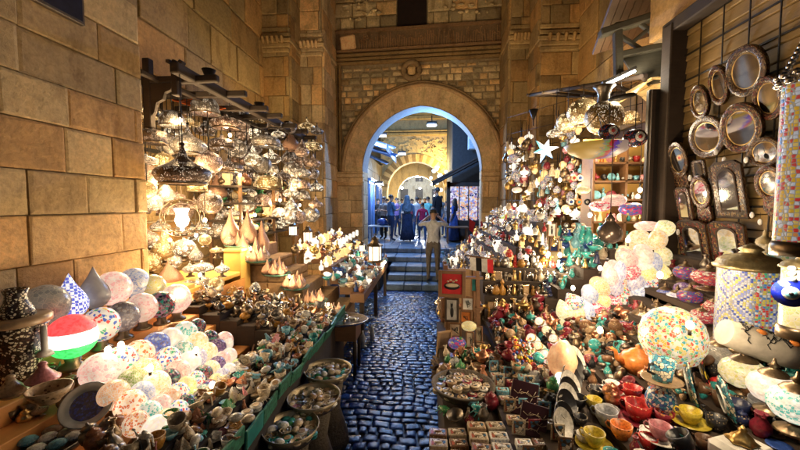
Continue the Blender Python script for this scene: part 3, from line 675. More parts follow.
MATS['mosaic_gdrop_0.1_55'] = mosaic('gdropm', [(.35, .36, .38), (.42, .43, .44), (.38, .38, .4), (.4, .4, .42), (.12, .03, .06)], 26, .1, (.4, .4, .42), .01)
LIGHTS_L = []
for ri, row in enumerate(GL):
    n = len(row)
    for i, (px, py, r, pal, d, em) in enumerate(row):
        p = APLl(px, py); mp_ = mpp(p)
        kind = 'drop' if pal in ('chk', 'gdrop') else 'ball'
        nm = 'mosaic_%s_%s_55' % (pal, em)
        m_ = MATS.get(nm) or mos(pal, em)
        MATS[nm] = m_
        lab = f'{d} glass globe lamp, {ordn(i)} from near end of {ordn(ri)} stand row'
        if ri == 0 and kind == 'drop': lab = f'{d} glass lamp at the wall side of the orange stand'
        globe(px, py, r, pal, em, p, lab, kind, RND.uniform(0, 6))

for i, (px, py) in enumerate(((108, 350), (121, 345), (196, 350), (212, 385), (150, 368))):  # tiny bulbs added in the gaps to light the left wares
    b = S('added_bulb', f'tiny added bulb between the left mosaic globes, {("near end", "wall side", "far end", "street side", "centre")[i]}', 'light bulb', 'bareb2', lambda mb: (mb.ell((0, 0, 0), (.017, .017, .022), 10, 7), mb.tube([(0, 0, -.05), (0, 0, -.015)], .008, 6, mi=1)), [BULB, IRON], APLl(px, py, .12), group='added bulbs between the left globes'); plight(b, (.04, 0, .05), .9, (1, .75, .45))
# ================================================================== PENDANTS (left)
def rodto(mb, z0, z1): mb.tube([(0, 0, z0), (0, 0, z1)], .006, 5)
PROF = {
 'onion': [(.10, -.30), (.34, -.30), (.36, -.26), (.50, -.14), (.5, -.06), (.44, .04), (.30, .13), (.17, .20), (.09, .30), (.045, .42), (.02, .55), (.0, .56)],
 'wide': [(.3, -.22), (.40, -.22), (.46, -.15), (.5, -.05), (.48, .03), (.38, .10), (.22, .17), (.10, .27), (.05, .42), (.02, .52), (0, .53)],
 'globe': [(.12, -.42), (.2, -.42), (.36, -.32), (.47, -.14), (.5, .02), (.46, .2), (.34, .35), (.18, .43), (.07, .45), (.06, .52), (0, .52)],
 'pear': [(.1, -.5), (.28, -.46), (.44, -.34), (.5, -.18), (.46, -.02), (.34, .16), (.2, .34), (.1, .55), (.05, .75), (.0, .78)],
 'bowl': [(.30, -.20), (.42, -.18), (.5, -.08), (.48, .04), (.36, .13), (.2, .18), (.08, .2), (.06, .3), (0, .3)],
 'drum': [(.44, -.22), (.47, -.22), (.46, .16), (.40, .2), (.2, .26), (.08, .3), (0, .32)],
 'dome': [(.46, -.25), (.5, -.25), (.5, -.12), (.46, .1), (.36, .26), (.2, .36), (.07, .4), (0, .4)],
}
def pendant(px, py, w, kind, m, p, label=None, ztop=3.3, glow=True, group=None, light=0, lit=True):
    s = w * mpp(p)
    t = E('pendant_lamp', label, 'hanging lamp', p, (0, 0, RND.uniform(0, 3)), s, group)
    P('pierced_shade', 'pend' + kind, lambda mb: mb.lathe(PROF[kind], 22), [m], t)
    top = PROF[kind][-1][1]
    P('hanging_rod', None, lambda mb: (mb.tube([(0, 0, top - .02), (0, 0, (ztop - p.z) / s)], .005 / s, 5), mb.ell((0, 0, top), (.05, .05, .04), 8, 5)), [IRON], t)
    P('rim', 'rim' + kind, lambda mb: mb.lathe([(PROF[kind][1][0], PROF[kind][1][1] - .025), (PROF[kind][1][0] + .03, PROF[kind][1][1]), (PROF[kind][1][0], PROF[kind][1][1] + .02)], 22), [BRONZE], t)
    if lit: P('bulb', 'pbulb', lambda mb: mb.ell((0, 0, -.06), .11, 10, 7), [BULB], t)
    if light: plight(t, (0, 0, -.75), light, r=.06)
    return t
# timber frame the lamps hang from
fr = E('awning_frame', 'dark timber frame over the left stall holding the pierced metal lamps', 'frame', (-2.75, 3.3, 0))
for nm, c, d in (('long_beam', (.35, 1.7, 3.28), (.09, 3.6, .1)), ('long_beam', (-.3, 1.6, 3.30), (.08, 3.6, .09)), ('long_beam', (.0, 1.7, 3.25), (.05, 3.6, .05))):
    P(nm, None, lambda mb: mb.box(c, d, ch=.01), [WOODK], fr)
for k in range(7): P('cross_beam', None, lambda mb: (mb.box((0, .2 + .52 * k, 3.26 + .02 * (k % 2)), (1.25, .06, .07), (0, 0, R(3 * (k % 3 - 1))), ch=.01)), [WOODK], fr)
P('rail', None, lambda mb: (mb.box((-.4, 1.8, 2.6), (.04, 3.2, .04))), [IRON], fr)
# bracket: carved timber at the corner
br = E('timber_bracket', 'carved dark timber bracket beside the big ashlar wall', 'bracket', AY(156, 92, 3.45), (0, 0, 0), .66)
def brf(mb):
    mb.box((-.12, 0, -.02), (.11, .11, 1.05), ch=.01); mb.box((.12, 0, .18), (.6, .09, .09), ch=.01); mb.box((.34, 0, .18), (.1, .12, .5), ch=.012)
    mb.prism([(-.08, .12), (.30, .12), (.26, .02), (.16, -.02), (.13, -.12), (.02, -.17), (-.02, -.32), (-.08, -.4)], -.03, .03)
    for k in range(3): mb.box((.24 + .1 * k, 0, .45 - .01 * k), (.07, .1, .05), (0, R(20 * k), 0), ch=.01)
P('carved_board', None, brf, [WOODK], br)
S('orange_cloth', 'scrap of orange cloth slung under the timber bracket', 'cloth', None, lambda mb: [mb.box((.1 * i, .05 * i, -.03 * i), (.11, .3, .012), (R(25), R(16), 0)) for i in range(4)], [pl('orange_rag', (.75, .16, .03), .8)], AY(184, 99, 4.2))
def Dl(px): return 3.45 + (px - 150) / 150 * 2.6
PL = [(205, 107, 27, 'dome', FSIL, 'bright pierced silver dome', 0), (188, 143, 34, 'onion', FSIL, 'silver onion-shaped spired', 1), (183, 172, 52, 'wide', FBRN, 'largest dark brown spired', 1),
 (152, 137, 28, 'drum', FBRN, 'dark banded drum', 1), (222, 143, 26, 'bowl', GBRN, 'dark bronze bowl', 0), (226, 123, 30, 'bowl', GCOP, 'reddish copper oval', 0), (252, 132, 19, 'globe', GWHT, 'bright white spotted', 1),
 (266, 141, 28, 'bowl', FSIL, 'silver bowl-shaped', 0), (291, 143, 17, 'pear', ROSE, 'rosy bottle-shaped', 0), (236, 149, 21, 'globe', GSIL, 'greenish silver ball', 0), (209, 163, 25, 'globe', GCOP, 'brown lattice ball', 1),
 (229, 167, 27, 'bowl', GBRN, 'purple-brown turban-shaped', 0), (253, 158, 17, 'pear', GWHT, 'pale teardrop', 0), (271, 157, 20, 'onion', GWHT, 'pale gold onion', 1), (248, 192, 17, 'onion', GSIL, 'small silver onion with long spire', 0),
 (269, 183, 27, 'drum', GBRS, 'wide brass band', 0), (292, 170, 17, 'globe', GSIL, 'small shiny ball', 1), (282, 176, 18, 'bowl', GBRN, 'mauve bowl', 0), (291, 192, 17, 'onion', GWHT, 'small glowing onion', 0),
 (210, 203, 24, 'globe', GBRN, 'dark brown ball', 1), (146, 160, 20, 'bowl', FSIL, 'black and silver star-edged', 0), (163, 163, 22, 'globe', GBRS, 'yellow brass ball', 1), (147, 190, 18, 'globe', GBRS, 'honey yellow', 1), (172, 120, 24, 'dome', FSIL, 'silver-white', 0), (168, 145, 22, 'globe', FSIL, 'grey filigree ball', 0), (240, 160, 20, 'bowl', FCOP, 'pinkish bowl', 0), (262, 165, 19, 'globe', FSIL, 'greyish ball', 0), (303, 172, 16, 'onion', GSIL, 'farthest silver onion', 0),
 (217, 190, 20, 'pear', ROSE, 'slim copper gourd', 0), (229, 192, 18, 'pear', GBRN, 'tarnished gourd', 0), (240, 112, 18, 'dome', GBRN, 'shadowy dark dome', 0), (150, 112, 22, 'dome', GBRS, 'amber dome', 0), (302, 150, 14, 'pear', GCOP, 'narrow pink', 0),
 (232, 213, 16, 'bowl', GSIL, 'pale dish-shaped', 0), (275, 124, 15, 'dome', GBRN, 'small dark dome', 0), (197, 187, 20, 'drum', GBRS, 'gilded drum', 0), (290, 128, 13, 'globe', GBRN, 'little dark ball', 0)]
used = []
for i, (px, py, w, k, m, d, li) in enumerate(PL):
    p = AY(px, py, Dl(px) + (RND.uniform(-.25, .05) if w > 22 else RND.uniform(-.1, .5)))
    if i == 2: p = AY(px, py, 3.25)
    pendant(px, py, w, k, m, p, f'{d} pierced metal lamp hanging over the left stall', group='pierced metal lamps over the left stall', light=(4.5 if li else 0)); used.append((px, py, w * .8))
rows = []
tries = 0
KD = [('onion', 'onion'), ('globe', 'ball'), ('pear', 'gourd'), ('bowl', 'bowl'), ('wide', 'spired'), ('dome', 'dome')]
MD = [(GSIL, 'silver'), (GCOP, 'rose copper'), (GWHT, 'pale glowing'), (GBRS, 'brass'), (GBRN, 'dark bronze')]
while len(rows) < 80 and tries < 9000:
    tries += 1
    px = RND.uniform(140, 318); py = RND.uniform(108 + max(0, px - 240) * .25, 236 - max(0, (px - 225)) * .22); w = RND.uniform(15, 24) * (1.1 - (px - 140) / 700)
    if any(abs(px - a) < (w + c) * .30 and abs(py - b) < (w + c) * .34 for a, b, c in used): continue
    if 225 < px < 262 and py > 205: continue
    k, kd = RND.choice(KD); m, md = RND.choice(MD)
    p = AY(px, py, Dl(px) + RND.uniform(.2, .9)); t = pendant(px, py, w, k, m, p, None, group='small pierced lamps hung between the big ones', lit=False)
    rows.append((t, f'small {md} {kd} lamp', px, py)); used.append((px, py, w))
label_rows(rows, 'of hanging lamps', 14)
for i, (px, py, D_) in enumerate(((160, 178, 3.7), (205, 220, 3.9), (240, 175, 4.8), (280, 200, 5.8), (255, 215, 5.1), (196, 235, 4.0), (300, 205, 6.6), (230, 135, 4.6), (180, 120, 3.6))):  # bulbs added among the pendants to throw more light on the walls
    p = AY(px, py, D_)
    b = S('added_bulb', f'added warm bulb on a flex, {ordn(i)} from the near end of the left stall', 'light bulb', 'bareb', lambda mb: (mb.ell((0, 0, 0), (.022, .022, .028), 10, 7), mb.tube([(0, 0, .02), (0, 0, .07)], .011, 6, mi=1), mb.tube([(0, 0, .08), (0, 0, .5)], .004, 4, mi=1)), [BULB, IRON], p, group='added bulbs in the left stall')
    plight(b, (0, 0, -.05), 11, r=.05)
# ring chandelier
p = AY(182, 218, 3.45)
rc = E('ring_lantern', 'round filigree ring lantern with bright glass lamp at its centre', 'lantern', p)
u = mpp(p)
P('ring', None, lambda mb: [mb.tube([(q * u * math.cos(a * math.pi / 14), 0, q * u * math.sin(a * math.pi / 14) * .8) for a in range(28)], .006, 6, closed=True) for q in (24, 19)] + [mb.tube([(q * u * math.cos(a * math.pi / 14), q * u * math.sin(a * math.pi / 14), -.12) for a in range(28)], .006, 6, closed=True) for q in (25,)] + [mb.ell((21.5 * u * math.cos(a), 0, 21.5 * u * math.sin(a) * .8), (.012, .008, .02), 6, 4) for a in [k * .42 for k in range(15)]] + [mb.tube([(0, 0, 19 * u), (0, 0, 1.1)], .005, 5)], [BRONZE], rc)
P('glass_lamp', None, lambda mb: mb.lathe([(0, -14 * u), (2 * u, -13 * u), (1.5 * u, -10 * u), (5 * u, -7 * u), (6.5 * u, -2 * u), (5 * u, 3 * u), (5.5 * u, 6 * u), (7 * u, 9 * u), (6 * u, 10 * u), (0, 9.5 * u)], 16), [mat('glowing_glass', (1, .95, .9), em=2.6, ecol=(1, .93, .85))], rc)
plight(rc, (0, -.3, -.05), 7, (1, .75, .5))
# ---- bright yellow-white lamps massed under the pendants
tb = E('lamp_table', 'low ochre table under the mass of bright lamps by the wall corner', 'table', (-2.85, 3.0, 0))
P('top', None, lambda mb: mb.box((.1, .6, 1.12), (.8, 1.3, .05), ch=.008), [YELLOW], tb)
P('front_board', None, lambda mb: mb.box((.52, .6, .53), (.03, 1.26, 1.05)), [ORANGE], tb)
br_ = [(170, 276, 24, 'pear', ROSE, 'glowing fat teardrop'), (190, 268, 14, 'onion', GSIL, 'small spired silver'), (150, 262, 22, 'globe', GBRS, 'yellow glowing'), (188, 288, 16, 'globe', GSIL, 'beaded wire'), (203, 285, 18, 'globe', GWHT, 'dazzling white ball'),
  (202, 267, 22, 'bowl', GWHT, 'white oval'), (216, 284, 15, 'globe', GBRS, 'gold ball'), (165, 248, 26, 'pear', GBRS, 'tall yellow flask'), (184, 248, 20, 'globe', GWHT, 'shining white'), (205, 240, 12, 'globe', GBRS, 'amber ball'),
  (150, 240, 18, 'globe', GWHT, 'white wall-side ball'), (205, 316, 15, 'onion', GSIL, 'grey pointed lit'), (160, 283, 14, 'globe', GBRS, 'dull gold'), (222, 268, 14, 'onion', GWHT, 'creamy onion'), (196, 254, 13, 'pear', GSIL, 'slim silver'), (175, 262, 13, 'globe', GWHT, 'hidden white'), (217, 250, 13, 'bowl', GBRS, 'brass-lit bowl')]
for px, py, w, k, m, d in br_:
    p = AY(px, py, 3.35 + (300 - py) * .008 + RND.uniform(0, .1)); s = w * mpp(p)
    t = E('table_lamp', f'{d} lamp in the bright mass below the ring lantern', 'table lamp', p, (0, 0, RND.uniform(0, 3)), s, 'bright lamps massed at the wall corner')
    P('pierced_shade', 'pend' + k, lambda mb: mb.lathe(PROF[k], 22), [m], t)
    P('foot', 'tfoot', lambda mb: mb.lathe([(0, -.62), (.3, -.62), (.28, -.56), (.12, -.5), (.12, -.2), (0, -.2)], 12), [BRONZE], t)
for q in ((170, 240, 3.55), (200, 275, 3.2), (185, 296, 2.75)):  # extra bulbs put in to brighten the lamp mass
    b = S('added_bulb', f'added bulb among the lamps, at {("upper", "middle", "lower")[(170,200,185).index(q[0])]} part of the bright mass', 'light bulb', 'bareb2', lambda mb: (mb.ell((0, 0, 0), (.017, .017, .022), 10, 7), mb.tube([(0, 0, -.05), (0, 0, -.015)], .008, 6, mi=1)), [BULB, IRON], AY(*q))
    plight(b, (.05, -.12, .06), 7, (1, .72, .42))
# ---- orange post and big teardrop lamps
pst = AY(237, 250, 4.3)
S('yellow_post', 'yellow painted box post with flat cap, left of the teardrop lamps', 'post', None, lambda mb: (mb.box((0, 0, -.48), (.22, .24, .95), ch=.006), mb.box((0, 0, .01), (.27, .29, .035), ch=.006)), [YELLOW], (pst.x, pst.y, pst.z))
def tear(px, py, w, h, D_, label, parent=None, m=None, group='rose metal teardrop lamps'):
    p = AY(px, py, D_); s = w * mpp(p); k = h / w
    t = E('teardrop_lamp', label, 'teardrop lamp', p, (0, 0, 0), (s, s, s * k / 1.3), group)
    P('pierced_shade', 'pendpear', lambda mb: mb.lathe(PROF['pear'], 22), [m or ROSE], t)
    P('base', 'tearbase', lambda mb: mb.lathe([(0, -.56), (.2, -.56), (.22, -.5), (.12, -.46), (0, -.46)], 12), [BRONZE], t)
    return t
for px, py, w, h, D_, d in ((231, 232, 19, 38, 4.5, 'tallest rose metal'), (248, 231, 18, 36, 4.6, 'second tallest rose metal'), (262, 241, 15, 34, 4.7, 'slender pointed'), (243, 245, 13, 20, 4.4, 'round squat'), (256, 250, 13, 22, 4.5, 'glossy small')):
    tear(px, py, w, h, D_, f'{d} teardrop lamp beside the yellow post')
# ---- stepped stone block stair with trays
sb = E('stair_block', 'stone block staircase rising left, small lamps on every step', 'stairs', (-2.65, 4.55, 0))
def sbf(mb):
    rn = random.Random(6)
    for k in range(6):
        x = .0 + k * .25; h = 1.40 - k * .175; z = 0; j = 0
        while z < h - .02:
            c = min(.235, h - z); t = rn.uniform(.7, 1.25); mb.box((x + .125, .4, z + c / 2), (.25 - .004, .9 + .01 * (j % 2), c - .008), tint=(t, t * .97, t * .92), ch=.012); z += c; j += 1
P('masonry', None, sbf, [stone('step_stone', (.42, .28, .17), stain=.4)], sb)
CL_ = []
for k in range(6):
    x = -2.52 + k * .25; z = 1.40 - k * .175 + (0 if k else .02)
    w = .15
    tr = S('lamp_tray', f'glass-rimmed tray holding small lamps on the {ordn(k)} step down', 'tray', 'ltray', lambda mb: mb.lathe([(0, 0), (.8, 0), (1, .12), (1.03, .12), (.85, -.04), (0, -.04)], 16, la=.0), [mat('green_rim_glass', (.06, .15, .12), .2)], (x + .02, 4.45, z + .012), (0, 0, 0), (.19, .17, .17), 'trays on the block staircase')
    for q in range(8 if k else 5):
        a = q * .95 + k; rr = .10 if q else 0; s = RND.uniform(.11, .155) * (1.0 if k < 4 else .8)
        t = E('teardrop_lamp', None, 'teardrop lamp', (x + .02 + rr * math.cos(a), 4.42 + rr * math.sin(a), z + .02 + s * .56), (0, 0, 0), (s, s, s * RND.uniform(.9, 1.3)), 'small teardrop lamps on the block staircase')
        P('pierced_shade', 'pendpear', lambda mb: mb.lathe(PROF['pear'], 22), [RND.choice((ROSE, ROSE, GCOP))], t); P('base', 'tearbase', None, [BRONZE], t)
        t['label'] = f'little rose metal teardrop lamp, {ordn(q)} on the tray of the {ordn(k)} step down'
    if k in (1, 3, 5):  # bulb added above some trays to light the teardrops
        b = S('added_bulb', f'small added bulb over the tray on the {ordn(k)} step down', 'light bulb', 'bareb2', None, [BULB, IRON], (x + .02, 4.27, z + .2)); plight(b, (0, -.03, .03), 6)
# ================================================================== SMALL WARES
def k_cup(mb): mb.lathe([(0, 0), (.30, 0), (.34, .05), (.46, .4), (.5, .85), (.46, .85), (.40, .4), (0, .12)], 14); mb.tube([(.44, 0, .7), (.68, 0, .68), (.72, 0, .42), (.40, 0, .25)], .05, 6)
def k_bowl(mb): mb.lathe([(0, 0), (.22, 0), (.24, .06), (.42, .22), (.5, .42), (.46, .42), (.36, .22), (0, .12)], 14)
def k_jar(mb): mb.lathe([(0, 0), (.3, 0), (.46, .2), (.5, .45), (.42, .68), (.28, .78), (.34, .84), (.22, .95), (.06, 1.0), (.07, 1.08), (0, 1.12)], 14)
def k_vase(mb): mb.lathe([(0, 0), (.22, 0), (.2, .06), (.4, .35), (.42, .6), (.26, .92), (.14, 1.15), (.16, 1.35), (.26, 1.5), (.2, 1.5), (.1, 1.3), (0, 1.2)], 14)
def k_cat(mb):
    mb.lathe([(0, 0), (.30, 0), (.34, .15), (.28, .5), (.18, .85), (.14, 1.0), (0, 1.05)], 10); mb.ell((0, -.08, 1.15), (.17, .2, .17), 10, 7)
    for s in (-1, 1): mb.lathe([(.07, 0), (.0, .17)], 6, (s * .1, -.05, 1.24)); mb.lathe([(0, 0), (.07, .0), (.06, .5), (0, .55)], 6, (s * .1, -.24, .0))
    mb.tube([(.2, .2, .05), (.4, .1, .06), (.42, -.15, .07)], .05, 5)
def k_pyr(mb): mb.lathe([(0, 0), (.6, 0), (.0, .75)], 4, sm=False); mb.lathe([(0, 0), (.36, 0), (0, .45)], 4, (.45, -.3, 0), sm=False)
def k_obel(mb): mb.lathe([(0, 0), (.3, 0), (.3, .12), (.2, .12), (.13, 1.3), (0, 1.5)], 4, sm=False)
def k_rbox(mb): mb.lathe([(0, 0), (.48, 0), (.5, .05), (.5, .3), (.52, .3), (.52, .38), (.46, .42), (0, .44)], 18); mb.lathe([(.30, .445), (.32, .46), (.28, .46), (0, .45)], 14, mi=1)
def k_scarab(mb):
    mb.ell((0, 0, .16), (.34, .45, .2), 12, 8); mb.ell((0, -.45, .13), (.2, .16, .12), 8, 6)
    for s in (-1, 1):
        for y in (-.25, 0, .25): mb.tube([(s * .25, y, .15), (s * .5, y * 1.3, .12), (s * .56, y * 1.5, 0)], .035, 5)
def k_shell(mb):
    mb.lathe([(0, 0), (.25, .02), (.5, .28), (.56, .4), (.5, .38), (.3, .16), (0, .1)], 14, lobes=5, la=.14); mb.lathe([(0, .1), (.2, .12), (.3, .34), (.22, .3), (0, .2)], 10, lobes=4, la=.2)
def k_stone(mb): mb.ell((0, 0, .3), (.5, .38, .3), 10, 7); mb.tube([(.5 * math.cos(a * .6), .385 * math.sin(a * .6), .3) for a in range(11)], .02, 4)
def k_bottle(mb): mb.lathe([(0, 0), (.28, 0), (.36, .1), (.36, .6), (.14, .85), (.1, 1.1), (.15, 1.12), (.2, 1.25), (.12, 1.4), (.05, 1.6), (0, 1.65)], 12)
def k_camel(mb):
    mb.ell((0, 0, .75), (.5, .2, .2), 10, 7); mb.ell((0, 0, .95), (.18, .14, .18), 8, 6)
    for x in (-.32, .32):
        for y in (-.12, .12): mb.tube([(x, y, .7), (x * 1.05, y, .35), (x, y, 0)], [.08, .055, .05], 6)
    mb.tube([(.42, 0, .8), (.62, 0, .78), (.72, 0, 1.1)], [.1, .08, .06], 6); mb.ell((.8, 0, 1.15), (.16, .07, .08), 8, 5)
def k_bust(mb):
    mb.lathe([(0, 0), (.34, 0), (.34, .12), (.2, .16), (.16, .4), (.2, .5), (.26, .75), (.2, 1.0), (0, 1.05)], 12); mb.lathe([(.2, .8), (.36, 1.25), (.34, 1.3), (0, 1.3)], 12, (0, .06, 0)); mb.ell((0, -.22, .72), (.04, .07, .07), 6, 4)
    mb.tube([(-.24, 0, .8), (-.33, 0, .45), (-.25, -.05, .3)], .07, 6); mb.tube([(.24, 0, .8), (.33, 0, .45), (.25, -.05, .3)], .07, 6)
def k_lamp(mb): mb.lathe([(0, 0), (.3, 0), (.3, .06), (.1, .12), (.1, .2), (.42, .35), (.5, .5), (.44, .66), (.24, .75), (.1, .85), (.04, 1.1), (0, 1.15)], 14)
def k_teapot(mb):
    mb.lathe([(0, 0), (.3, 0), (.33, .05), (.52, .25), (.55, .42), (.42, .62), (.26, .68), (.24, .74), (.1, .8), (.06, .84), (.09, .9), (0, .95)], 18)
    mb.tube([(-.48, 0, .35), (-.72, 0, .5), (-.78, 0, .75), (-.92, 0, .85)], [.12, .08, .06, .05], 8); mb.tube([(.46, 0, .6), (.75, 0, .62), (.8, 0, .38), (.52, 0, .25)], .05, 7)
def k_plate(mb): mb.lathe([(0, 0), (.25, 0), (.3, .03), (.5, .09), (.5, .11), (.28, .05), (0, .03)], 24)
def k_frame(mb):
    mb.box((0, 0, .5), (.8, .06, 1.0), mi=0, ch=.02); mb.box((0, -.035, .5), (.58, .02, .78), mi=1)
def k_brick(mb): mb.box((0, 0, .2), (.9, .6, .4), ch=.03); mb.box((0, 0, .405), (.7, .42, .02), mi=1); mb.ell((0, 0, .42), (.2, .12, .05), 8, 5)
def k_sph(mb): mb.lathe([(0, 0), (.3, 0), (.2, .07), (.2, .12), (0, .12)], 10); mb.ell((0, 0, .58), .48, 14, 10)
def k_pitcher(mb): mb.lathe([(0, 0), (.26, 0), (.24, .05), (.42, .3), (.4, .55), (.2, .85), (.18, 1.0), (.28, 1.12), (.22, 1.12), (0, .9)], 14); mb.tube([(.2, 0, 1.05), (.46, 0, 1.05), (.52, 0, .7), (.38, 0, .45)], .045, 6); mb.lathe([(.1, 0), (.02, .2)], 6, (-.22, 0, 1.0))
def k_goblet(mb): mb.lathe([(0, 0), (.32, 0), (.3, .05), (.08, .12), (.07, .45), (.12, .5), (.36, .7), (.42, 1.05), (.38, 1.05), (.3, .7), (0, .58)], 14)
def k_incense(mb): mb.lathe([(0, 0), (.26, 0), (.1, .1), (.1, .22), (.38, .34), (.42, .52), (.40, .58), (.3, .74), (.12, .86), (.1, .96), (.03, 1.12), (0, 1.14)], 12, lobes=6, la=.06); [mb.tube([(.3 * math.cos(a), .3 * math.sin(a), 0), (.2 * math.cos(a), .2 * math.sin(a), .18)], .03, 5) for a in (0, 2.1, 4.2)]
KINDS = dict(pitcher=(k_pitcher, 'pitcher'), goblet=(k_goblet, 'goblet'), incense_burner=(k_incense, 'incense burner'), cup=(k_cup, 'cup'), bowl=(k_bowl, 'bowl'), jar=(k_jar, 'lidded jar'), vase=(k_vase, 'vase'), cat=(k_cat, 'cat figurine'), pyramid=(k_pyr, 'pyramid ornament'), obelisk=(k_obel, 'obelisk ornament'),
  round_box=(k_rbox, 'round box'), scarab=(k_scarab, 'scarab'), shell=(k_shell, 'shell dish'), pebble=(k_stone, 'polished stone'), bottle=(k_bottle, 'perfume bottle'), camel=(k_camel, 'camel figurine'), bust=(k_bust, 'pharaoh bust'),
  oil_lamp=(k_lamp, 'little lamp'), teapot=(k_teapot, 'teapot'), plate=(k_plate, 'plate'), picture=(k_frame, 'framed picture'), inlay_box=(k_brick, 'inlaid box'), ball_ornament=(k_sph, 'ball ornament'))
def ware(kind, col, p, s, rot=None, label=None, group=None, mi2=None, glow=None):
    fn, nm = KINDS[kind]
    m = glow or C[col]
    rz = RND.uniform(0, 6.28) if rot is None else rot
    o = S(kind, label, nm, 'w' + kind, fn, [m, mi2 or C['tan']] , p, rz if hasattr(rz, '__len__') else (0, 0, rz), s, group)
    return o, f'{CN.get(col, col)} {nm}'
class Bed:
    """places wares on a set of stepped tops and labels each by its row"""
    def __init__(s): s.occ = []
    def free(s, p, r):
        for q, rr in s.occ:
            if abs(q.x - p.x) < (r + rr) and abs(q.y - p.y) < (r + rr) and (q - p).length < (r + rr) * .86: return False
        return True
    def add(s, p, r): s.occ.append((Vector(p), r))
def fill(bed, tiers, y0, y1, kinds, cols, size, place, group, pitch=.86, jit=.34, cond=None, heap=.35, **_):
    """tiers: (xa, xb, z) from the street outwards; wares stand in rough lines along the street, some propped on others"""
    n = 0; line = 0
    for ti, (xa, xb, z) in enumerate(tiers):
        nl = max(1, int(round(abs(xb - xa) / (size * .95))))
        for li in range(nl):
            x = xa + (xb - xa) * (li + .5) / nl; y = y0 + RND.uniform(0, size); row = []
            while y < y1:
                s = size * RND.uniform(.7, 1.3); p = Vector((x + RND.uniform(-jit, jit) * size, y, z))
                y += s * pitch * RND.uniform(.8, 1.15)
                if not bed.free(p, s * .36) or (cond and not cond(p)): continue
                q = proj(p)
                if q[0] < -25 or q[0] > 830 or q[1] > 485: continue
                for lay in range(2 if RND.random() < heap else 1):
                    k = RND.choice(kinds); c = RND.choice(cols)
                    if k == 'jar' and RND.random() < .5: k = RND.choice(['pitcher', 'goblet'])
                    if k == 'oil_lamp' and RND.random() < .4: k = 'incense_burner'
                    if k == 'vase' and RND.random() < .2: k = 'pitcher'
                    sc = s * (.66 if k in ('vase', 'bottle', 'obelisk', 'cat', 'bust') else .92)
                    pp = p + Vector((RND.uniform(-.3, .3) * s, RND.uniform(.1, .4) * s, s * .42)) if lay else p
                    rot = (RND.uniform(-.5, .5), RND.uniform(-.5, .5), RND.uniform(0, 6.3)) if lay or RND.random() < .25 else None
                    if rot and not lay: pp = p + Vector((0, 0, s * .12))
                    o, d = ware(k, c, pp, sc, rot, group=group); row.append((pp.y, o, d)); n += 1
                bed.add(p, s * .36)
            row.sort(key=lambda t: t[0])
            for i, (_, o, d) in enumerate(row): o['label'] = f'{d}, {ordn(i)} from near end of {ordn(line)} line, {place.strip(",")}'
            line += 1
    return n
# ---- left trinket table
bedL = Bed()
lt = E('trinket_table', 'long green-edged trinket table running down the left of the lane', 'table', (-1.5, 1.1, 0))
LTT = [(-1.0, -1.12, .75), (-1.12, -1.24, .785), (-1.24, -1.36, .82)]
P('table_top', None, lambda mb: [mb.box(((a + b) / 2 + 1.5, 1.15, z - .06), (abs(b - a) - .002, 2.5, .12)) for a, b, z in LTT], [DKCLOTH], lt)
GRE = mat('green_woven_edge', (.03, .15, .10), .7, var=.75, vs=45)
P('green_edge', None, lambda mb: [mb.box((.515 + RND.uniform(-.01, .01), .12 + .21 * k, .735 + RND.uniform(-.03, .012)), (.016, .2, .11), (R(RND.uniform(-6, 6)), R(RND.uniform(2, 22)), R(RND.uniform(-4, 4))), mi=RND.choice((0, 0, 1, 2)), ch=.004) for k in range(12)], [GRE, C['teal'], WOODM], lt)
P('apron', None, lambda mb: mb.box((.49, 1.15, .34), (.02, 2.46, .66)), [DKCLOTH], lt)
fill(bedL, LTT, 1.15, 3.5, ['shell', 'cup', 'bowl', 'cat', 'pyramid', 'scarab', 'camel', 'shell', 'round_box', 'pebble'], ['cream', 'cream', 'white', 'cream', 'white', 'tan', 'teal', 'sky', 'white', 'brown', 'cream', 'green', 'terracotta', 'cream', 'white', 'white', 'cream', 'sky', 'pink', 'amber'], .072, 'left table,', 'carved wares on the left trinket table')
# further left: amber and dark glass vases behind the table
LT2 = [(-1.06, -1.22, .66), (-1.22, -1.38, .69), (-1.38, -1.54, .72), (-1.54, -1.70, .75), (-1.70, -1.86, .79), (-1.86, -2.02, .84), (-2.02, -2.2, .90)]
vt = E('vase_shelf', 'stepped dark shelf of amber vases below the block staircase', 'display shelf', (-2.3, 3.42, 0))
P('step', None, lambda mb: [mb.box(((a + b) / 2 + 2.3, .42, z / 2), (abs(b - a) - .003, .9, z)) for a, b, z in LT2], [WOODK], vt)
P('green_edge', None, lambda mb: mb.box((1.25, .42, .66), (.02, .9, .12), (0, R(10), 0)), [GRE], vt)
fill(bedL, LT2, 3.42, 4.1, ['vase', 'jar', 'bottle', 'vase', 'bowl', 'cup', 'oil_lamp'], ['amber', 'amber', 'brown', 'bronze', 'steel', 'silver', 'black', 'copper', 'terracotta', 'cream', 'grey'], .11, 'amber shelf,', 'vases on the stepped dark shelf')
# dark wares between globes and stair
LT3 = [(-1.38, -1.54, .86), (-1.54, -1.70, .90), (-1.70, -1.86, .94), (-1.86, -2.05, .99), (-2.05, -2.25, 1.06)]
ds = E('dark_ware_shelf', 'black stepped shelf of dark metal wares at the far end of the orange stand', 'display shelf', (-2.3, 2.95, 0))
P('step', None, lambda mb: [mb.box(((a + b) / 2 + 2.3, .21, z / 2), (abs(b - a) - .003, .42, z)) for a, b, z in LT3], [WOODK], ds)
fill(bedL, LT3, 2.98, 3.35, ['vase', 'jar', 'oil_lamp', 'bowl', 'cup'], ['steel', 'black', 'brown', 'silver', 'amber', 'bronze', 'cream'], .10, 'dark shelf,', 'dark wares at the end of the orange stand')
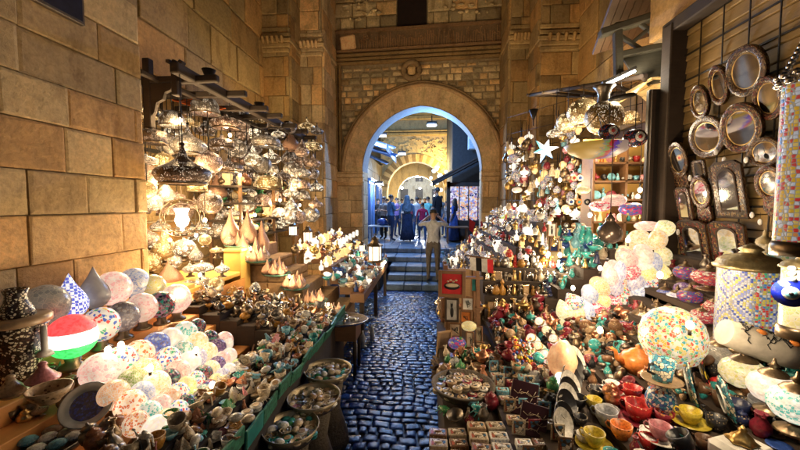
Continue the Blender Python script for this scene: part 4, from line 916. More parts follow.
# ---- three round trays of stones
TRAYM = mat('hammered_tray', (.30, .25, .17), .4, .7, bst=.4)
for i, (px, py, w, z, D_) in enumerate(((328, 372, 46, .60, 0), (314, 399, 51, .58, 0), (291, 430, 54, .56, 0))):
    p = AZ(px, py, z); r = w / 2 * mpp(p)
    nm = ('farthest', 'middle', 'nearest')[i]
    t = E('round_tray', f'{nm} of three round metal trays on stands at the lane edge', 'tray', (p.x, p.y, 0), group='round trays at the lane edge')
    P('tray', None, lambda mb: mb.lathe([(0, z - .03), (r * .8, z - .03), (r * .97, z + .01), (r, z + .03), (r * 1.03, z + .03), (r * .85, z - .045), (0, z - .045)], 28), [TRAYM], t)
    P('stand', None, lambda mb: (mb.lathe([(0, 0), (r * .9, 0), (r * .85, .08), (r * .5, .3), (r * .7, z - .045), (0, z - .045)], 16)), [mat('basket_weave', (.10, .08, .06), .8, bst=1.0, vs=50)], t)
    rows = []; occ = []; tr = 0
    while len(rows) < 52 and tr < 2500:
        tr += 1; a = RND.uniform(0, 6.28); q = r * .88 * math.sqrt(RND.random()); s = RND.uniform(.04, .062)
        x, y = p.x + q * math.cos(a), p.y + q * math.sin(a)
        if any((x - u) ** 2 + (y - v) ** 2 < (.5 * (s + e)) ** 2 * .8 for u, v, e in occ): continue
        occ.append((x, y, s)); c = RND.choice(['cream', 'cream', 'white', 'tan', 'cream', 'cream'] + (['teal', 'green'] if i != 1 else ['pink', 'tan']))
        k = RND.choice(['pebble', 'pebble', 'pebble', 'bowl', 'shell', 'round_box'])
        o, d = ware(k, c, (x, y, z - .025 + (.02 if q < r * .4 else 0)), s * 1.3, group='little stones and boxes on the round trays'); pp = proj((x, y, z)); rows.append((o, d, pp[0], pp[1]))
    label_rows(rows, f'on the {nm} round tray', 4.5)
# white scatter bottles under the tables
for i, (px, py) in enumerate(((334, 355), (356, 358), (363, 347), (340, 338), (372, 340))):
    p = AZ(px, py, 0); S('bottle', f'pale plastic bottle standing on the ground under the oval table, {ordn(i)}', 'bottle', 'pbottle', lambda mb: mb.lathe([(0, 0), (.03, 0), (.032, .15), (.012, .2), (.012, .23), (0, .23)], 10), [C['white']], p, (0, 0, 0), 1, 'pale bottles under the tables')
# ---- oval tray table + long lantern table
p = AZ(352, 323, .62)
ot = E('oval_table', 'oval silver tray table beside the foot of the block staircase', 'table', (p.x - .25, p.y + .1, 0))
P('tray_top', None, lambda mb: mb.lathe([(0, .62), (.30, .62), (.33, .64), (.34, .64), (.31, .605), (0, .6)], 28), [SILVER], ot, sc=(1.25, .75, 1))
for x, y in ((-.28, -.1), (.28, -.1), (-.28, .15), (.28, .15)): P('leg', 'otleg', lambda mb: mb.tube([(0, 0, 0), (0, 0, .6)], .02, 6), [WOODK], ot, (x, y, 0))
P('apron', None, lambda mb: mb.box((0, .02, .5), (.6, .3, .18)), [WOODM], ot)
bedM = Bed()
rows = []
for k in range(26):
    a = RND.uniform(0, 6.28); q = math.sqrt(RND.random()) * .85; x, y = ot.location.x + .36 * q * math.cos(a), ot.location.y + .22 * q * math.sin(a)
    if not bedM.free(Vector((x, y, .62)), .02): continue
    bedM.add((x, y, .62), .02); o, d = ware(RND.choice(['scarab', 'pebble', 'round_box', 'bowl']), RND.choice(['silver', 'steel', 'cream', 'white', 'silver']), (x, y, .622), .05, group='silver trinkets on the oval tray'); pp = proj((x, y, .62)); rows.append((o, d, pp[0], pp[1]))
label_rows(rows, 'on the oval tray', 3)
lt2 = E('lantern_table', 'long dark stepped table of lit lanterns and bright wares before the gate', 'table', (-2.35, 4.75, 0))
LT4 = [(-.88, -1.08, .74), (-1.08, -1.28, .80), (-1.28, -1.48, .90), (-1.48, -1.68, 1.02), (-1.68, -1.9, 1.14), (-1.9, -2.1, 1.26)]
P('top', None, lambda mb: [mb.box(((a + b) / 2 + 2.35, 1.45 + .2 * i, z - .06), (abs(b - a) - .003, 2.9 - .4 * i * 0, .12)) for i, (a, b, z) in enumerate(LT4)], [WOODM], lt2)
for x in (1.42, .9):
    for y in (.1, 1.4, 2.75): P('leg', 'ltleg', lambda mb: mb.box((0, 0, .34), (.06, .06, .68)), [WOODK], lt2, (x, y, 0))
WHG = mat('glowing_white_ware', (.95, .93, .85), .4, em=.55, ecol=(1, .9, .72)); TEG = mat('lit_green_glass', (.2, .6, .5), .3, em=.35, ecol=(.3, .9, .7)); AMG = mat('glowing_amber_glass', (.8, .5, .2), .3, em=.6, ecol=(1, .6, .25))
for nm_, m_ in (('glowing white', WHG), ('glowing green', TEG), ('glowing amber', AMG)): C[nm_] = m_; CN[nm_] = nm_  # glow is put into cups, jars and figurines as well as lamps
fill(bedM, LT4[:3], 4.85, 7.9, ['shell', 'cup', 'bowl', 'oil_lamp', 'jar', 'pebble', 'bottle'], ['white', 'white', 'teal', 'sky', 'glowing white', 'white', 'cream', 'terracotta', 'blue', 'glowing white'], .12, 'lantern table,', 'bright wares on the lantern table', pitch=1.0, heap=.12, jit=.14)
fill(bedM, LT4[3:], 5.0, 7.9, ['oil_lamp', 'jar', 'bottle', 'oil_lamp'], ['glowing amber', 'glowing amber', 'bronze', 'glowing white', 'brass', 'glowing white', 'glowing amber', 'copper'], .15, 'upper lantern table,', 'small lit lamps on the lantern table', pitch=1.0, heap=.05, jit=.12)
def lantern(p, s, label, em=3, light=0, group='hexagonal lanterns'):
    t = E('lantern', label, 'lantern', p, (0, 0, .3), s, group)
    P('frame', 'lanfr', lambda mb: (mb.lathe([(0, 0), (.3, 0), (.3, .04), (.26, .08), (0, .08)], 6, sm=False), mb.lathe([(.0, .62), (.3, .62), (.32, .66), (.2, .74), (.12, .86), (.16, .9), (.04, 1.0), (0, 1.02)], 6, sm=False), [mb.tube([(.25 * math.cos(a), .25 * math.sin(a), .06), (.25 * math.cos(a), .25 * math.sin(a), .64)], .018, 5) for a in [k * math.pi / 3 for k in range(6)]], mb.tube([(.05 * math.cos(a), 0, 1.06 + .05 * math.sin(a)) for a in [k * .7 for k in range(9)]], .01, 5)), [BRONZE], t)
    P('glass_panes', 'langl', lambda mb: mb.lathe([(.235, .08), (.235, .62)], 6, sm=False), [mat('lantern_glass', (.95, .85, .7), .5, em=1.0, ecol=(1, .85, .65))], t)
    if light: plight(t, (0, 0, -.05), light)
    return t
for px, py, s, D_, l, li in ((375, 262, .44, 5.9, 'tall lit hexagonal lantern standing by the gate jamb', 0), (308, 243, .34, 6.6, 'bright lantern hanging before the pier foot', 8), (318, 246, .3, 6.8, 'second bright lantern close beside the hanging one', 0), (293, 236, .28, 6.2, 'dim lantern behind the teardrop lamps', 0),
    (352, 262, .24, 6.4, 'small greenish lantern on the lantern table', 0), (362, 252, .22, 6.9, 'tiny lantern at the back of the lantern table', 5), (345, 248, .26, 7.2, 'amber lantern against the left pier', 8), (330, 240, .24, 7.4, 'high small lantern against the left pier', 0)):
    lantern(AY(px, py, D_), s, l, light=li)
for i in range(16):                                   # sloping line of candle lamps climbing to the pier
    p = AY(306 + i * 3.4, 266 - i * 1.9, 5.7 + i * .12)
    S('candle_lamp', f'glowing candle lamp, {ordn(i)} from the staircase in the sloping line before the pier', 'candle lamp', 'candl', lambda mb: (mb.lathe([(0, 0), (.3, 0), (.3, .1), (.12, .14), (.12, .3), (0, .3)], 8, mi=1), mb.lathe([(.12, .3), (.26, .42), (.24, 1.1), (.16, 1.25), (0, 1.25)], 10)), [WHG, BRONZE], p, (0, 0, 0), .13, 'candle lamps before the left pier')
for i, q in enumerate(((330, 255, 6.0), (365, 280, 5.6), (345, 270, 6.6), (385, 262, 6.9))):  # bulbs added to light the lantern table wares
    b = S('added_bulb', f'added bulb over the lantern table, {ordn(i)} from the staircase', 'light bulb', 'bareb', None, [BULB, IRON], AY(*q), group='added bulbs over the lantern table'); plight(b, (0, -.06, -.05), 10)
# shelf wall behind stair / teardrops
sh = E('wooden_shelf', 'dark shelf unit against the wall behind the teardrop lamps', 'shelf', (-3.3, 4.9, 0))
P('board', None, lambda mb: [mb.box((.35, 1.1, z), (.5, 2.3, .03)) for z in (1.5, 1.75, 2.0, 2.25)], [WOODK], sh)
P('post', None, lambda mb: [mb.box((x, y, 1.2), (.04, .04, 2.4)) for x in (.12, .58) for y in (0, 1.1, 2.2)], [WOODM], sh)
bedS = Bed()
fill(bedS, [(-3.15, -2.75, z + .017) for z in (1.5, 1.75, 2.0, 2.25)], 4.95, 7.0, ['oil_lamp', 'jar', 'vase', 'bowl'], ['glowing amber', 'brass', 'copper', 'glowing amber', 'green', 'bronze', 'silver', 'cream'], .19, 'shelf unit,', 'lamps on the shelf unit behind the teardrops', pitch=1.3)
# ================================================================== LEFT FOREGROUND
INL = mosaic('bone_inlay', [(.02, .015, .01), (.75, .68, .52), (.02, .015, .01), (.7, .62, .45), (.08, .03, .02)], 75, 0, (.05, .03, .02), .12)
INLV = mosaic('bone_inlay_fine', [(.02, .015, .01), (.8, .74, .6), (.03, .02, .02), (.75, .7, .55)], 80, 0, (.03, .02, .02), .15)
p = AX(19, 348, -2.2); u = mpp(p)
dr = E('inlaid_drum', 'large goblet drum with bone inlay standing at the left edge', 'drum', p)
P('body', None, lambda mb: mb.lathe([(0, -34 * u), (17 * u, -34 * u), (16 * u, -20 * u), (17 * u, 0), (22 * u, 18 * u), (24 * u, 26 * u), (0, 26 * u)], 26), [INL], dr)
P('drum_skin', None, lambda mb: mb.lathe([(24 * u, 25 * u), (26 * u, 26 * u), (26 * u, 31 * u), (23 * u, 33 * u), (0, 32 * u)], 26), [C['tan']], dr)
p2 = p + Vector((0, 0, 33 * u))
S('inlaid_vase', 'waisted black and bone inlaid vase standing on the drum', 'vase', None, lambda mb: mb.lathe([(0, 0), (14 * u, 0), (13.5 * u, 5 * u), (9 * u, 14 * u), (8 * u, 20 * u), (10 * u, 27 * u), (9 * u, 27 * u), (0, 15 * u)], 22), [INLV], p2)
lf = E('pottery_table', 'low dark table of pots in the near left corner', 'table', (-2.4, .55, 0))
LF = [(-1.42, -1.6, .80), (-1.6, -1.8, .82), (-1.8, -2.0, .84), (-2.0, -2.3, .86)]
P('top', None, lambda mb: [mb.box(((a + b) / 2 + 2.4, .42, z / 2), (abs(b - a) - .002, .72, z)) for a, b, z in LF], [WOODK], lf)
bedF = Bed()
# leaning blue plate
p = AX(87, 405, -1.72); u = mpp(p)
t = E('deep_plate', 'silver-rimmed plate painted with blue flowers, leaning below the globes', 'plate', p, (R(48), 0, R(28)))
P('rim', None, lambda mb: mb.lathe([(14 * u, -2 * u), (21 * u, 2 * u), (22 * u, 2 * u), (15 * u, -4 * u), (0, -4 * u)], 28), [mat('frosted_silver', (.35, .40, .46), .35, .6)], t)
P('painted_well', None, lambda mb: mb.lathe([(14.2 * u, -1.8 * u), (9 * u, -3 * u), (0, -3.4 * u)], 24), [mosaic('blue_flower_glaze', [(.02, .03, .2), (.03, .07, .45), (.01, .02, .12), (.1, .2, .6)], 95, 0.0, (.02, .03, .1), .08)], t)
bedF.add(p, .1)
def tagine(px, py, w, m, label):
    p = AX(px, py, -1.9 - (40 - px) * .003); s = w * mpp(p)
    t = E('tagine', label, 'tagine', p, (0, 0, 0), s); P('dish', 'tagd', lambda mb: mb.lathe([(0, -.3), (.3, -.3), (.5, -.15), (.52, -.08), (0, -.08)], 18), [m], t)
    P('lid', 'tagl', lambda mb: mb.lathe([(.48, -.08), (.42, .0), (.2, .25), (.12, .4), (.16, .47), (.1, .55), (0, .56)], 18), [m], t); return t
tagine(43, 376, 26, C['pink'], 'pink clay tagine with painted band between the drum and plate')
tagine(11, 389, 26, C['tan'], 'cream and terracotta tagine in front of the drum')
t = S('candle_stick', 'white candle in holder standing behind the pink tagine', 'candlestick', None, lambda mb: mb.lathe([(0, 0), (.04, 0), (.03, .02), (.015, .03), (.015, .16), (0, .16)], 10), [C['white']], AX(45, 355, -2.05))
t = S('stone_bowl', 'rough pinkish stone bowl under the pink tagine', 'bowl', 'wbowl', k_bowl, [C['tan'], C['tan']], AX(50, 402, -1.75), (0, 0, 0), .17)
# near tray of pastel stones
p = AZ(38, 447, .84); u = mpp(p)
t = E('pastel_tray', 'dark round tray of pastel stones in the bottom left corner', 'tray', p)
P('tray', None, lambda mb: mb.lathe([(0, 0), (.16, 0), (.19, .03), (.2, .03), (.17, -.015), (0, -.015)], 24), [STEEL], t)
for i, (dx, dy, c, d) in enumerate(((-.12, .02, 'cream', 'cream'), (-.05, .0, 'sky', 'turquoise'), (.02, .03, 'white', 'white'), (.07, .07, 'cream', 'long cream'), (.11, -.01, 'sky', 'pale blue'), (.13, .05, 'white', 'grey-white'), (-.02, .08, 'tan', 'tan'), (.05, -.05, 'white', 'bone white'))):
    ware('pebble', c, (p.x + dx, p.y + dy, p.z + .005), .075, .9, label=f'{d} polished stone on the near corner tray', group='pastel stones on the corner tray')
bedF.add(p, .2)
fill(bedF, LF, .62, 1.25, ['bowl', 'jar', 'scarab', 'oil_lamp', 'teapot', 'cup', 'plate'], ['bronze', 'steel', 'brown', 'black', 'bronze', 'tan', 'terracotta', 'green'], .10, 'corner table,', 'dark pots on the corner table')
rows = []
for i in range(150):
    px = RND.uniform(-6, 118); py = RND.uniform(372, 462); 
    if py < 372 + (px - 60) * .9 and px > 60: continue
    p = AZ(px, py, .98 - (py - 372) * .0018); 
    if not (p.x < -1.3 and .8 < p.y < 2.2) or (p - Vector((-1.72, 1.55, .95))).length < .17 or (py > 425 and px < 88) : continue
    o, d = ware(RND.choice(['bowl', 'jar', 'scarab', 'oil_lamp', 'cup', 'vase', 'plate']), RND.choice(['bronze', 'steel', 'brown', 'black', 'bronze', 'tan', 'steel', 'terracotta', 'brass']), p, RND.uniform(.06, .10), (RND.uniform(-.3, .3), RND.uniform(-.3, .3), RND.uniform(0, 6)), group='dark metal pots heaped in the near left corner'); rows.append((o, d, px, py))
label_rows(rows, 'of the near left corner heap', 10)
# dark little sign high on the wall
sg = E('wall_plaque', 'dark metal-framed plaque high on the big ashlar wall', 'sign', AX(52, -8, -2.53), (0, 0, 0), .72)
P('frame', None, lambda mb: mb.box((0, 0, 0), (.05, .58, .34), ch=.006), [STEEL], sg); P('panel', None, lambda mb: mb.box((.027, 0, 0), (.006, .52, .28)), [mat('navy_panel', (.02, .025, .05), .3)], sg)
# ================================================================== PEOPLE
HAIR = mat('dark_hair', (.015, .011, .009), .6); SKIN = mat('skin', (.42, .24, .15), .55, var=.08)
def cloth(n, c):
    if 'cloth_' + n in MATS: return MATS['cloth_' + n]
    m, N, L, B = newmat('cloth_' + n); co = coord(N, L, (1, 1, .55)); a = noise(N, L, co, 11, 3, .5); a.inputs['Distortion'].default_value = 1.2
    L.new(ramp(N, L, a.outputs[0], [(.3, tuple(x * .6 for x in c)), (.65, c)]).outputs[0], B.inputs['Base Color']); B.inputs['Roughness'].default_value = .9
    bump(N, L, a.outputs[0], B, 1.0, .05)
    return m
CL = Vector(camo.location)
def person(label, loc, rotz, top, bottom, h=1.72, pose='stand', hair='short', sleeves='short', skirt=False, build=1.0):
    """one skinned body: clothing zones are material zones of the same continuous surface"""
    J = {}; Ed = []
    def j(n, co, r, par=None):
        J[n] = (Vector(co), r)
        if par: Ed.append((par, n))
    lean = .0
    st = {'stand': (.05, -.04), 'walk': (.22, -.20)}.get(pose, (.03, -.02))
    j('pel', (0, 0, .95), (.155, .115)); j('wst', (0, .0, 1.08), (.135, .10), 'pel'); j('chs', (0, .0, 1.30), (.165, .115), 'wst'); j('nkb', (0, -.01, 1.45), (.085, .075), 'chs'); j('nck', (0, .0, 1.50), (.052, .052), 'nkb')
    j('jaw', (0, .03, 1.565), (.062, .07), 'nck'); j('hed', (0, .015, 1.635), (.076, .092), 'jaw'); j('top', (0, .005, 1.69), (.058, .066), 'hed')
    for s, n in ((-1, 'l'), (1, 'r')):
        y = st[0] if s < 0 else st[1]
        j('hip' + n, (s * .095, 0, .88), (.095, .095), 'pel'); j('kne' + n, (s * .105, y * .55 + .02, .49), (.062, .062), 'hip' + n); j('ank' + n, (s * .11, y, .09), (.04, .042), 'kne' + n); j('toe' + n, (s * .125, y + .15, .035), (.04, .03), 'ank' + n)
        j('sho' + n, (s * .185, -.005, 1.40), (.062, .062), 'chs')
        if pose == 'photo': el, wr, ha = (s * .34, .10, 1.34), (s * .15, .30, 1.52), (s * .085, .34, 1.56)
        elif pose == 'fold' or (pose == 'phone' and s > 0): el, wr, ha = (s * .25, .06, 1.14), (s * .12, .26, 1.18), (s * .07, .32, 1.2)
        else: el, wr, ha = (s * .26, -.02, 1.13), (s * .27, .06, .88), (s * .27, .08, .82)
        j('elb' + n, el, (.042, .042), 'sho' + n); j('wri' + n, wr, (.028, .028), 'elb' + n); j('han' + n, ha, (.036, .022), 'wri' + n)
    names = list(J); idx = {n: i for i, n in enumerate(names)}
    me = bpy.data.meshes.new('skel'); me.from_pydata([J[n][0] for n in names], [(idx[a], idx[b]) for a, b in Ed], [])
    o = bpy.data.objects.new('skel', me); COL.objects.link(o)
    md = o.modifiers.new('s', 'SKIN'); md.use_smooth_shade = True; sv = me.skin_vertices[0].data
    for n in names:
        r = J[n][1]; b = build if n[:3] in ('pel', 'wst', 'chs', 'hip', 'sho') else 1; sv[idx[n]].radius = (r[0] * b, r[1] * b)
    sv[0].use_root = True
    ss = o.modifiers.new('u', 'SUBSURF'); ss.levels = 2; ss.render_levels = 2
    bpy.context.view_layer.update()
    ev = o.evaluated_get(bpy.context.evaluated_depsgraph_get()); bm = bmesh.new(); bm.from_mesh(ev.to_mesh()); ev.to_mesh_clear()
    bpy.data.objects.remove(o); bpy.data.meshes.remove(me)
    mb = MB(); mb.bm.free(); mb.bm = bm
    def seg(p, a, b):
        a, b = J[a][0], J[b][0]; t = max(0, min(1, (p - a).dot(b - a) / (b - a).length_squared)); return (p - (a + (b - a) * t)).length
    slv = {'short': .55, 'long': 1.0}[sleeves]
    for f in bm.faces:
        f.smooth = True; c = f.calc_center_median(); mi = 1
        if c.z > 1.485 and abs(c.x) < .13 and not (pose in ('photo',) and c.y > .15): mi = 0
        elif c.z < .07: mi = 3
        elif c.z < .96 and abs(c.x) < .22: mi = 2
        for s in 'lr':
            d1 = seg(c, 'sho' + s, 'elb' + s); d2 = seg(c, 'elb' + s, 'wri' + s); d3 = seg(c, 'wri' + s, 'han' + s)
            if min(d2, d3) < .05 and min(d2, d3) < d1 and (slv < 1 or d3 < d2): mi = 0
        f.material_index = mi
    # fingers, nose, ears belong to the same mesh
    for s, n in ((-1, 'l'), (1, 'r')):
        w, hnd = J['wri' + n][0], J['han' + n][0]; d = (hnd - w).normalized(); sd = d.cross(Vector((0, 1, 0)) if abs(d.y) < .8 else Vector((0, 0, 1))).normalized(); cu = d.cross(sd)
        for q, (o_, ln) in enumerate(((-.024, .062), (-.008, .072), (.008, .068), (.023, .052))):
            b = hnd + sd * o_ + d * .015; mb.tube([b, b + d * ln * .5 + cu * .008, b + d * ln * .85 + cu * .028], [.009, .008, .006], 5)
        b = hnd - sd * .03 - d * .02; mb.tube([b, b - sd * .025 + d * .02, b - sd * .03 + d * .045 + cu * .01], [.010, .009, .007], 5)
    mb.ell((0, .105, 1.615), (.013, .018, .022), 6, 5); [mb.ell((s * .078, .01, 1.62), (.012, .02, .03), 6, 5) for s in (-1, 1)]
    [mb.ell((s * .03, .098, 1.64), (.012, .006, .007), 6, 4, mi=3) for s in (-1, 1)]; mb.ell((0, .098, 1.575), (.024, .006, .006), 6, 4, mi=4)
    SH = mat('dark_shoe', (.03, .025, .02), .5)
    body = S('person', label, 'person', None, lambda m: None, [SKIN, top, bottom, SH, mat('lip', (.35, .12, .1), .5)], loc, (0, 0, rotz), h / 1.72)
    me2 = mb.mesh('person', [SKIN, top, bottom, SH, MATS['lip']]); body.data = me2
    if hair == 'short': P('hair', 'hair_s', lambda m: m.lathe([(.080, -.03), (.086, .0), (.084, .04), (.06, .082), (0, .096)], 14), [HAIR], body, (0, -.008, 1.645), (R(-12), 0, 0), (1, 1.16, 1))
    elif hair == 'long': P('hair', 'hair_l', lambda m: m.lathe([(.12, -.42), (.14, -.25), (.10, -.08), (.094, 0), (.09, .05), (.06, .09), (0, .102)], 14), [HAIR], body, (0, -.045, 1.65), (0, 0, 0), (1, .85, 1))
    elif hair == 'scarf': P('headscarf', 'hair_f', lambda m: m.lathe([(.19, -.50), (.17, -.32), (.12, -.14), (.10, 0), (.094, .05), (.06, .09), (0, .105)], 16), [cloth('scarf', (.14, .2, .26))], body, (0, -.03, 1.65), (0, 0, 0), (1, .95, 1))
    if skirt: P('skirt', 'skirtm', lambda m: m.lathe([(.15, 1.06), (.19, .9), (.22, .5), (.27, .08), (.25, .08), (.2, .5), (0, .9)], 18, lobes=7, la=.05), [bottom], body, sc=(1, .85, 1))
    if pose == 'photo': P('camera', 'camr', lambda m: (m.box((0, .37, 1.57), (.13, .05, .085), ch=.008), m.tube([(0, .39, 1.57), (0, .46, 1.57)], .032, 10)), [BLACK], body)
    return body
def foot(px, py, z): return AZ(px, py, z)
FZ = .7
khaki = cloth('khaki', (.60, .61, .63)); navy = cloth('navy', (.02, .035, .09)); bl = cloth('blue', (.10, .20, .36)); blk = cloth('black', (.012, .012, .015)); wh = cloth('white', (.8, .8, .8)); red = cloth('red', (.5, .02, .08)); jeans = cloth('jeans', (.05, .10, .22)); tea = cloth('tealshirt', (.12, .4, .42)); tan_ = cloth('tantrouser', (.17, .14, .11)); pur = cloth('purple', (.3, .2, .5))
person('man in pale shirt seen from behind, arms raised to photograph from the steps', AZ(433, 291, .0) + Vector((0, .25, .14)), R(-2), khaki, tan_, 1.74, 'photo')
def crowd(px, head, D_, *a, **k):
    p = AY(px, head, D_); h = (p.z - FZ); h = max(1.35, min(1.85, h)); return person(a[0], (p.x, p.y, FZ), *a[1:], h=h, **k)
crowd(378, 199, 14.5, 'person in dark shirt behind the white table at the left of the passage', R(200), blk, blk, pose='fold')
crowd(391, 195, 12.4, 'man in blue shirt standing left of the woman in a headscarf', R(-60), bl, navy, pose='phone', build=1.15)
crowd(397, 198, 14.0, 'person in purple half hidden behind the man in blue', R(-120), pur, navy)
crowd(407, 196, 12.2, 'woman in long grey-blue headscarf and navy skirt seen from behind', R(5), bl, navy, hair='scarf', skirt=True, sleeves='long')
crowd(417, 197, 13.3, 'person in white shirt between the headscarfed woman and red shirt', R(30), wh, jeans, pose='fold')
crowd(422.5, 203, 12.4, 'child in red shirt and jeans walking up the passage', R(8), red, jeans, pose='walk')
crowd(428, 197, 13.8, 'person in teal shirt behind the child in red', R(-15), tea, navy)
crowd(437, 187, 11.9, 'tallest man in black shirt looking left in the passage', R(60), blk, blk, build=1.05)
crowd(441, 196, 14.8, 'person in grey-blue shirt under the ball lamps', R(160), cloth('steelblue', (.15, .2, .28)), jeans)
crowd(454, 199, 12.3, 'woman with long dark hair in blue dress by the lit shop window', R(70), cloth('royal', (.04, .1, .38)), cloth('royal', (.04, .1, .38)), pose='phone', hair='long', skirt=True)
crowd(384, 197, 13.0, 'man in light shirt beside the blue bundle, facing the passage', R(150), cloth('pale', (.35, .36, .38)), blk, pose='fold')
crowd(412, 199, 15.6, 'short person in dark red beyond the headscarfed woman', R(190), cloth('wine', (.2, .03, .06)), blk)
crowd(447, 201, 13.6, 'boy in grey shirt beside the woman in blue', R(120), cloth('ash', (.2, .2, .22)), jeans)
crowd(387, 199, 16.0, 'distant person in cream shirt, leftmost beyond the striped arch foot', R(100), cloth('cream', (.7, .6, .45)), jeans)
crowd(420, 198, 17.5, 'distant person in orange top under the far arch', R(170), cloth('orangetop', (.6, .25, .08)), navy)
crowd(402, 199, 17.0, 'distant man in white beyond the group, left', R(180), wh, navy); crowd(425, 198, 19.0, 'distant person in dark clothes under the far arch', R(180), blk, jeans)
# passage furniture
def ptable(px, py, D_, w, label, m):
    p = AY(px, py, D_); t = E('table', label, 'table', (p.x, p.y, .7)); z = p.z - .7
    P('top', None, lambda mb: mb.box((0, 0, z), (w, .6, .05), ch=.01), [m], t)
    for x in (-w * .42, w * .42):
        for y in (-.22, .22): P('leg', None, lambda mb: mb.box((x, y, z / 2 - .02), (.05, .05, z - .04)), [m], t)
    return p
q = ptable(381, 226, 12.6, .9, 'pale table at the left of the passage, in front of the dark-shirted person', C['white'])
S('blue_bundle', 'bright blue wrapped bundle on the pale passage table', 'bundle', None, lambda mb: (mb.ell((0, 0, .13), (.2, .16, .14), 12, 8), mb.ell((.15, .05, .08), (.12, .1, .08), 10, 6)), [C['blue']], (q.x + .05, q.y, q.z + .02))
q = ptable(457, 227, 11.9, .75, 'dark trestle table below the woman in blue', WOODM)
# ================================================================== RIGHT STALL
# tier surfaces, street outwards: x0, x1, z
RT = [(.10 + .16 * k, .26 + .16 * k, .70 + .036 * k) for k in range(14)]
rs = E('terraced_counter', 'dark terraced counter carrying everything in the right stall', 'display stand', (0, 1.0, 0))
P('tier', None, lambda mb: [mb.box(((a + b) / 2, 1.1, z / 2 + .0), (b - a - .002, 3.4, z)) for a, b, z in RT[:13]], [WOODK], rs)
def AR(px, py):
    """where the pixel's ray lands on the terraces"""
    best = None
    for a, b, z in RT:
        p = AZ(px, py, z)
        if p.y > 0:
            e = max(a - p.x, p.x - b, 0)
            if best is None or e < best[0]: best = (e, p)
    p = best[1]
    return p
bedR = Bed()
def RW(kind, col, px, py, w, label, rot=None, m2=None, r=.42, glow=None, group=None):
    """a ware of width w pixels whose base sits at the pixel"""
    p = AR(px, py); s = w * mpp(p); bedR.add(p, s * r)
    return ware(kind, col, p, s, rot, label, group, m2, glow)[0]
EYE = None
# -- cups and crockery, foreground right
def cupset(px, py, w, c, sc, label, saucer=True, rot=2.4):
    p = AR(px, py); s = w * mpp(p); bedR.add(p, s * .7)
    if saucer:
        S('saucer', f'{label} saucer under its matching cup', 'saucer', 'wplate', k_plate, [C[sc], C[sc]], p, (0, 0, 0), s * 1.75); p = p + Vector((0, 0, s * .08))
    t = E('cup', f'{label} ceramic cup', 'cup', p, (0, 0, rot), s)
    P('bowl', 'cupb', lambda mb: mb.lathe([(0, 0), (.26, 0), (.28, .05), (.44, .3), (.5, .72), (.46, .72), (.40, .32), (0, .12)], 22), [C[c]], t)
    P('handle', 'cuph', lambda mb: mb.tube([(.46, 0, .6), (.62, 0, .62), (.70, 0, .48), (.62, 0, .3), (.42, 0, .24)], .045, 7), [C[c]], t)
for a in ((638, 421, 24, 'red', 'maroon', 'large glossy red'), (612, 392, 13, 'white', 'white', 'little white'), (690, 424, 19, 'yellow', 'yellow', 'yellow-green painted'), (664, 424, 17, 'maroon', 'maroon', 'dark maroon glossy'), (632, 400, 17, 'red', 'red', 'smaller red'),
          (594, 447, 20, 'yellow', 'yellow', 'mustard yellow near-edge'), (660, 440, 20, 'pink', 'white', 'pink-white painted')): cupset(*a)
for a in ((594, 408, 14, 'yellow', 0, 'bright yellow tall', False), (606, 424, 21, 'grey', 0, 'grey-blue glazed', False), (621, 438, 20, 'orange', 0, 'orange glazed', False), (577, 408, 17, 'black', 0, 'glossy black left-hand', False), (597, 398, 15, 'black', 0, 'second glossy black', False),
          (580, 425, 13, 'black', 0, 'smallest black', False), (664, 408, 14, 'white', 0, 'white-lined open', False), (648, 448, 17, 'red', 0, 'near-edge crimson', False), (583, 442, 13, 'white', 0, 'white enamel', False), (678, 440, 14, 'navy', 0, 'navy glazed near-edge', False)): cupset(a[0], a[1], a[2], a[3], 'white', a[5], False)
# teapot
RW('teapot', 'orange', 637, 372, 30, 'orange clay teapot with spout to the left among red lamps', rot=.15)
BW = mosaic('blue_white_glaze', [(.7, .72, .7), (.05, .12, .4), (.75, .75, .7), (.04, .25, .4), (.7, .7, .65), (.4, .1, .05)], 9, 0, (.04, .07, .2), .06)
BWF = mosaic('painted_cup_glaze', [(.15, .45, .55), (.05, .25, .4), (.75, .7, .55), (.1, .35, .45)], 7, 0, (.02, .05, .1), .05)
p = AR(660, 416); u = mpp(p); bedR.add(p, .08)
t = E('painted_vase', 'round blue and white flowered vase holding up a painted mug', 'vase', p, (0, 0, 0), 24 * u)
P('body', None, lambda mb: mb.lathe([(0, 0), (.26, 0), (.28, .06), (.5, .4), (.56, .75), (.46, 1.08), (.28, 1.25), (.27, 1.4), (.42, 1.5), (0, 1.48)], 24), [BW], t)
p3 = p + Vector((0, 0, 36 * u))
t = E('painted_mug', 'turquoise and black painted mug with cream lining on a round dish', 'mug', p3, (0, 0, 3.4), 23 * u)
P('dish', None, lambda mb: mb.lathe([(0, 0), (.7, .02), (.78, .1), (.7, .05), (0, .05)], 22), [C['tan']], t)
P('bowl', None, lambda mb: mb.lathe([(0, .06), (.36, .06), (.38, .2), (.5, .95), (.46, .95), (.34, .2), (0, .12)], 24), [BWF], t); P('handle', None, lambda mb: mb.tube([(.44, 0, .8), (.66, 0, .78), (.7, 0, .5), (.42, 0, .35)], .06, 7), [BLACK], t)
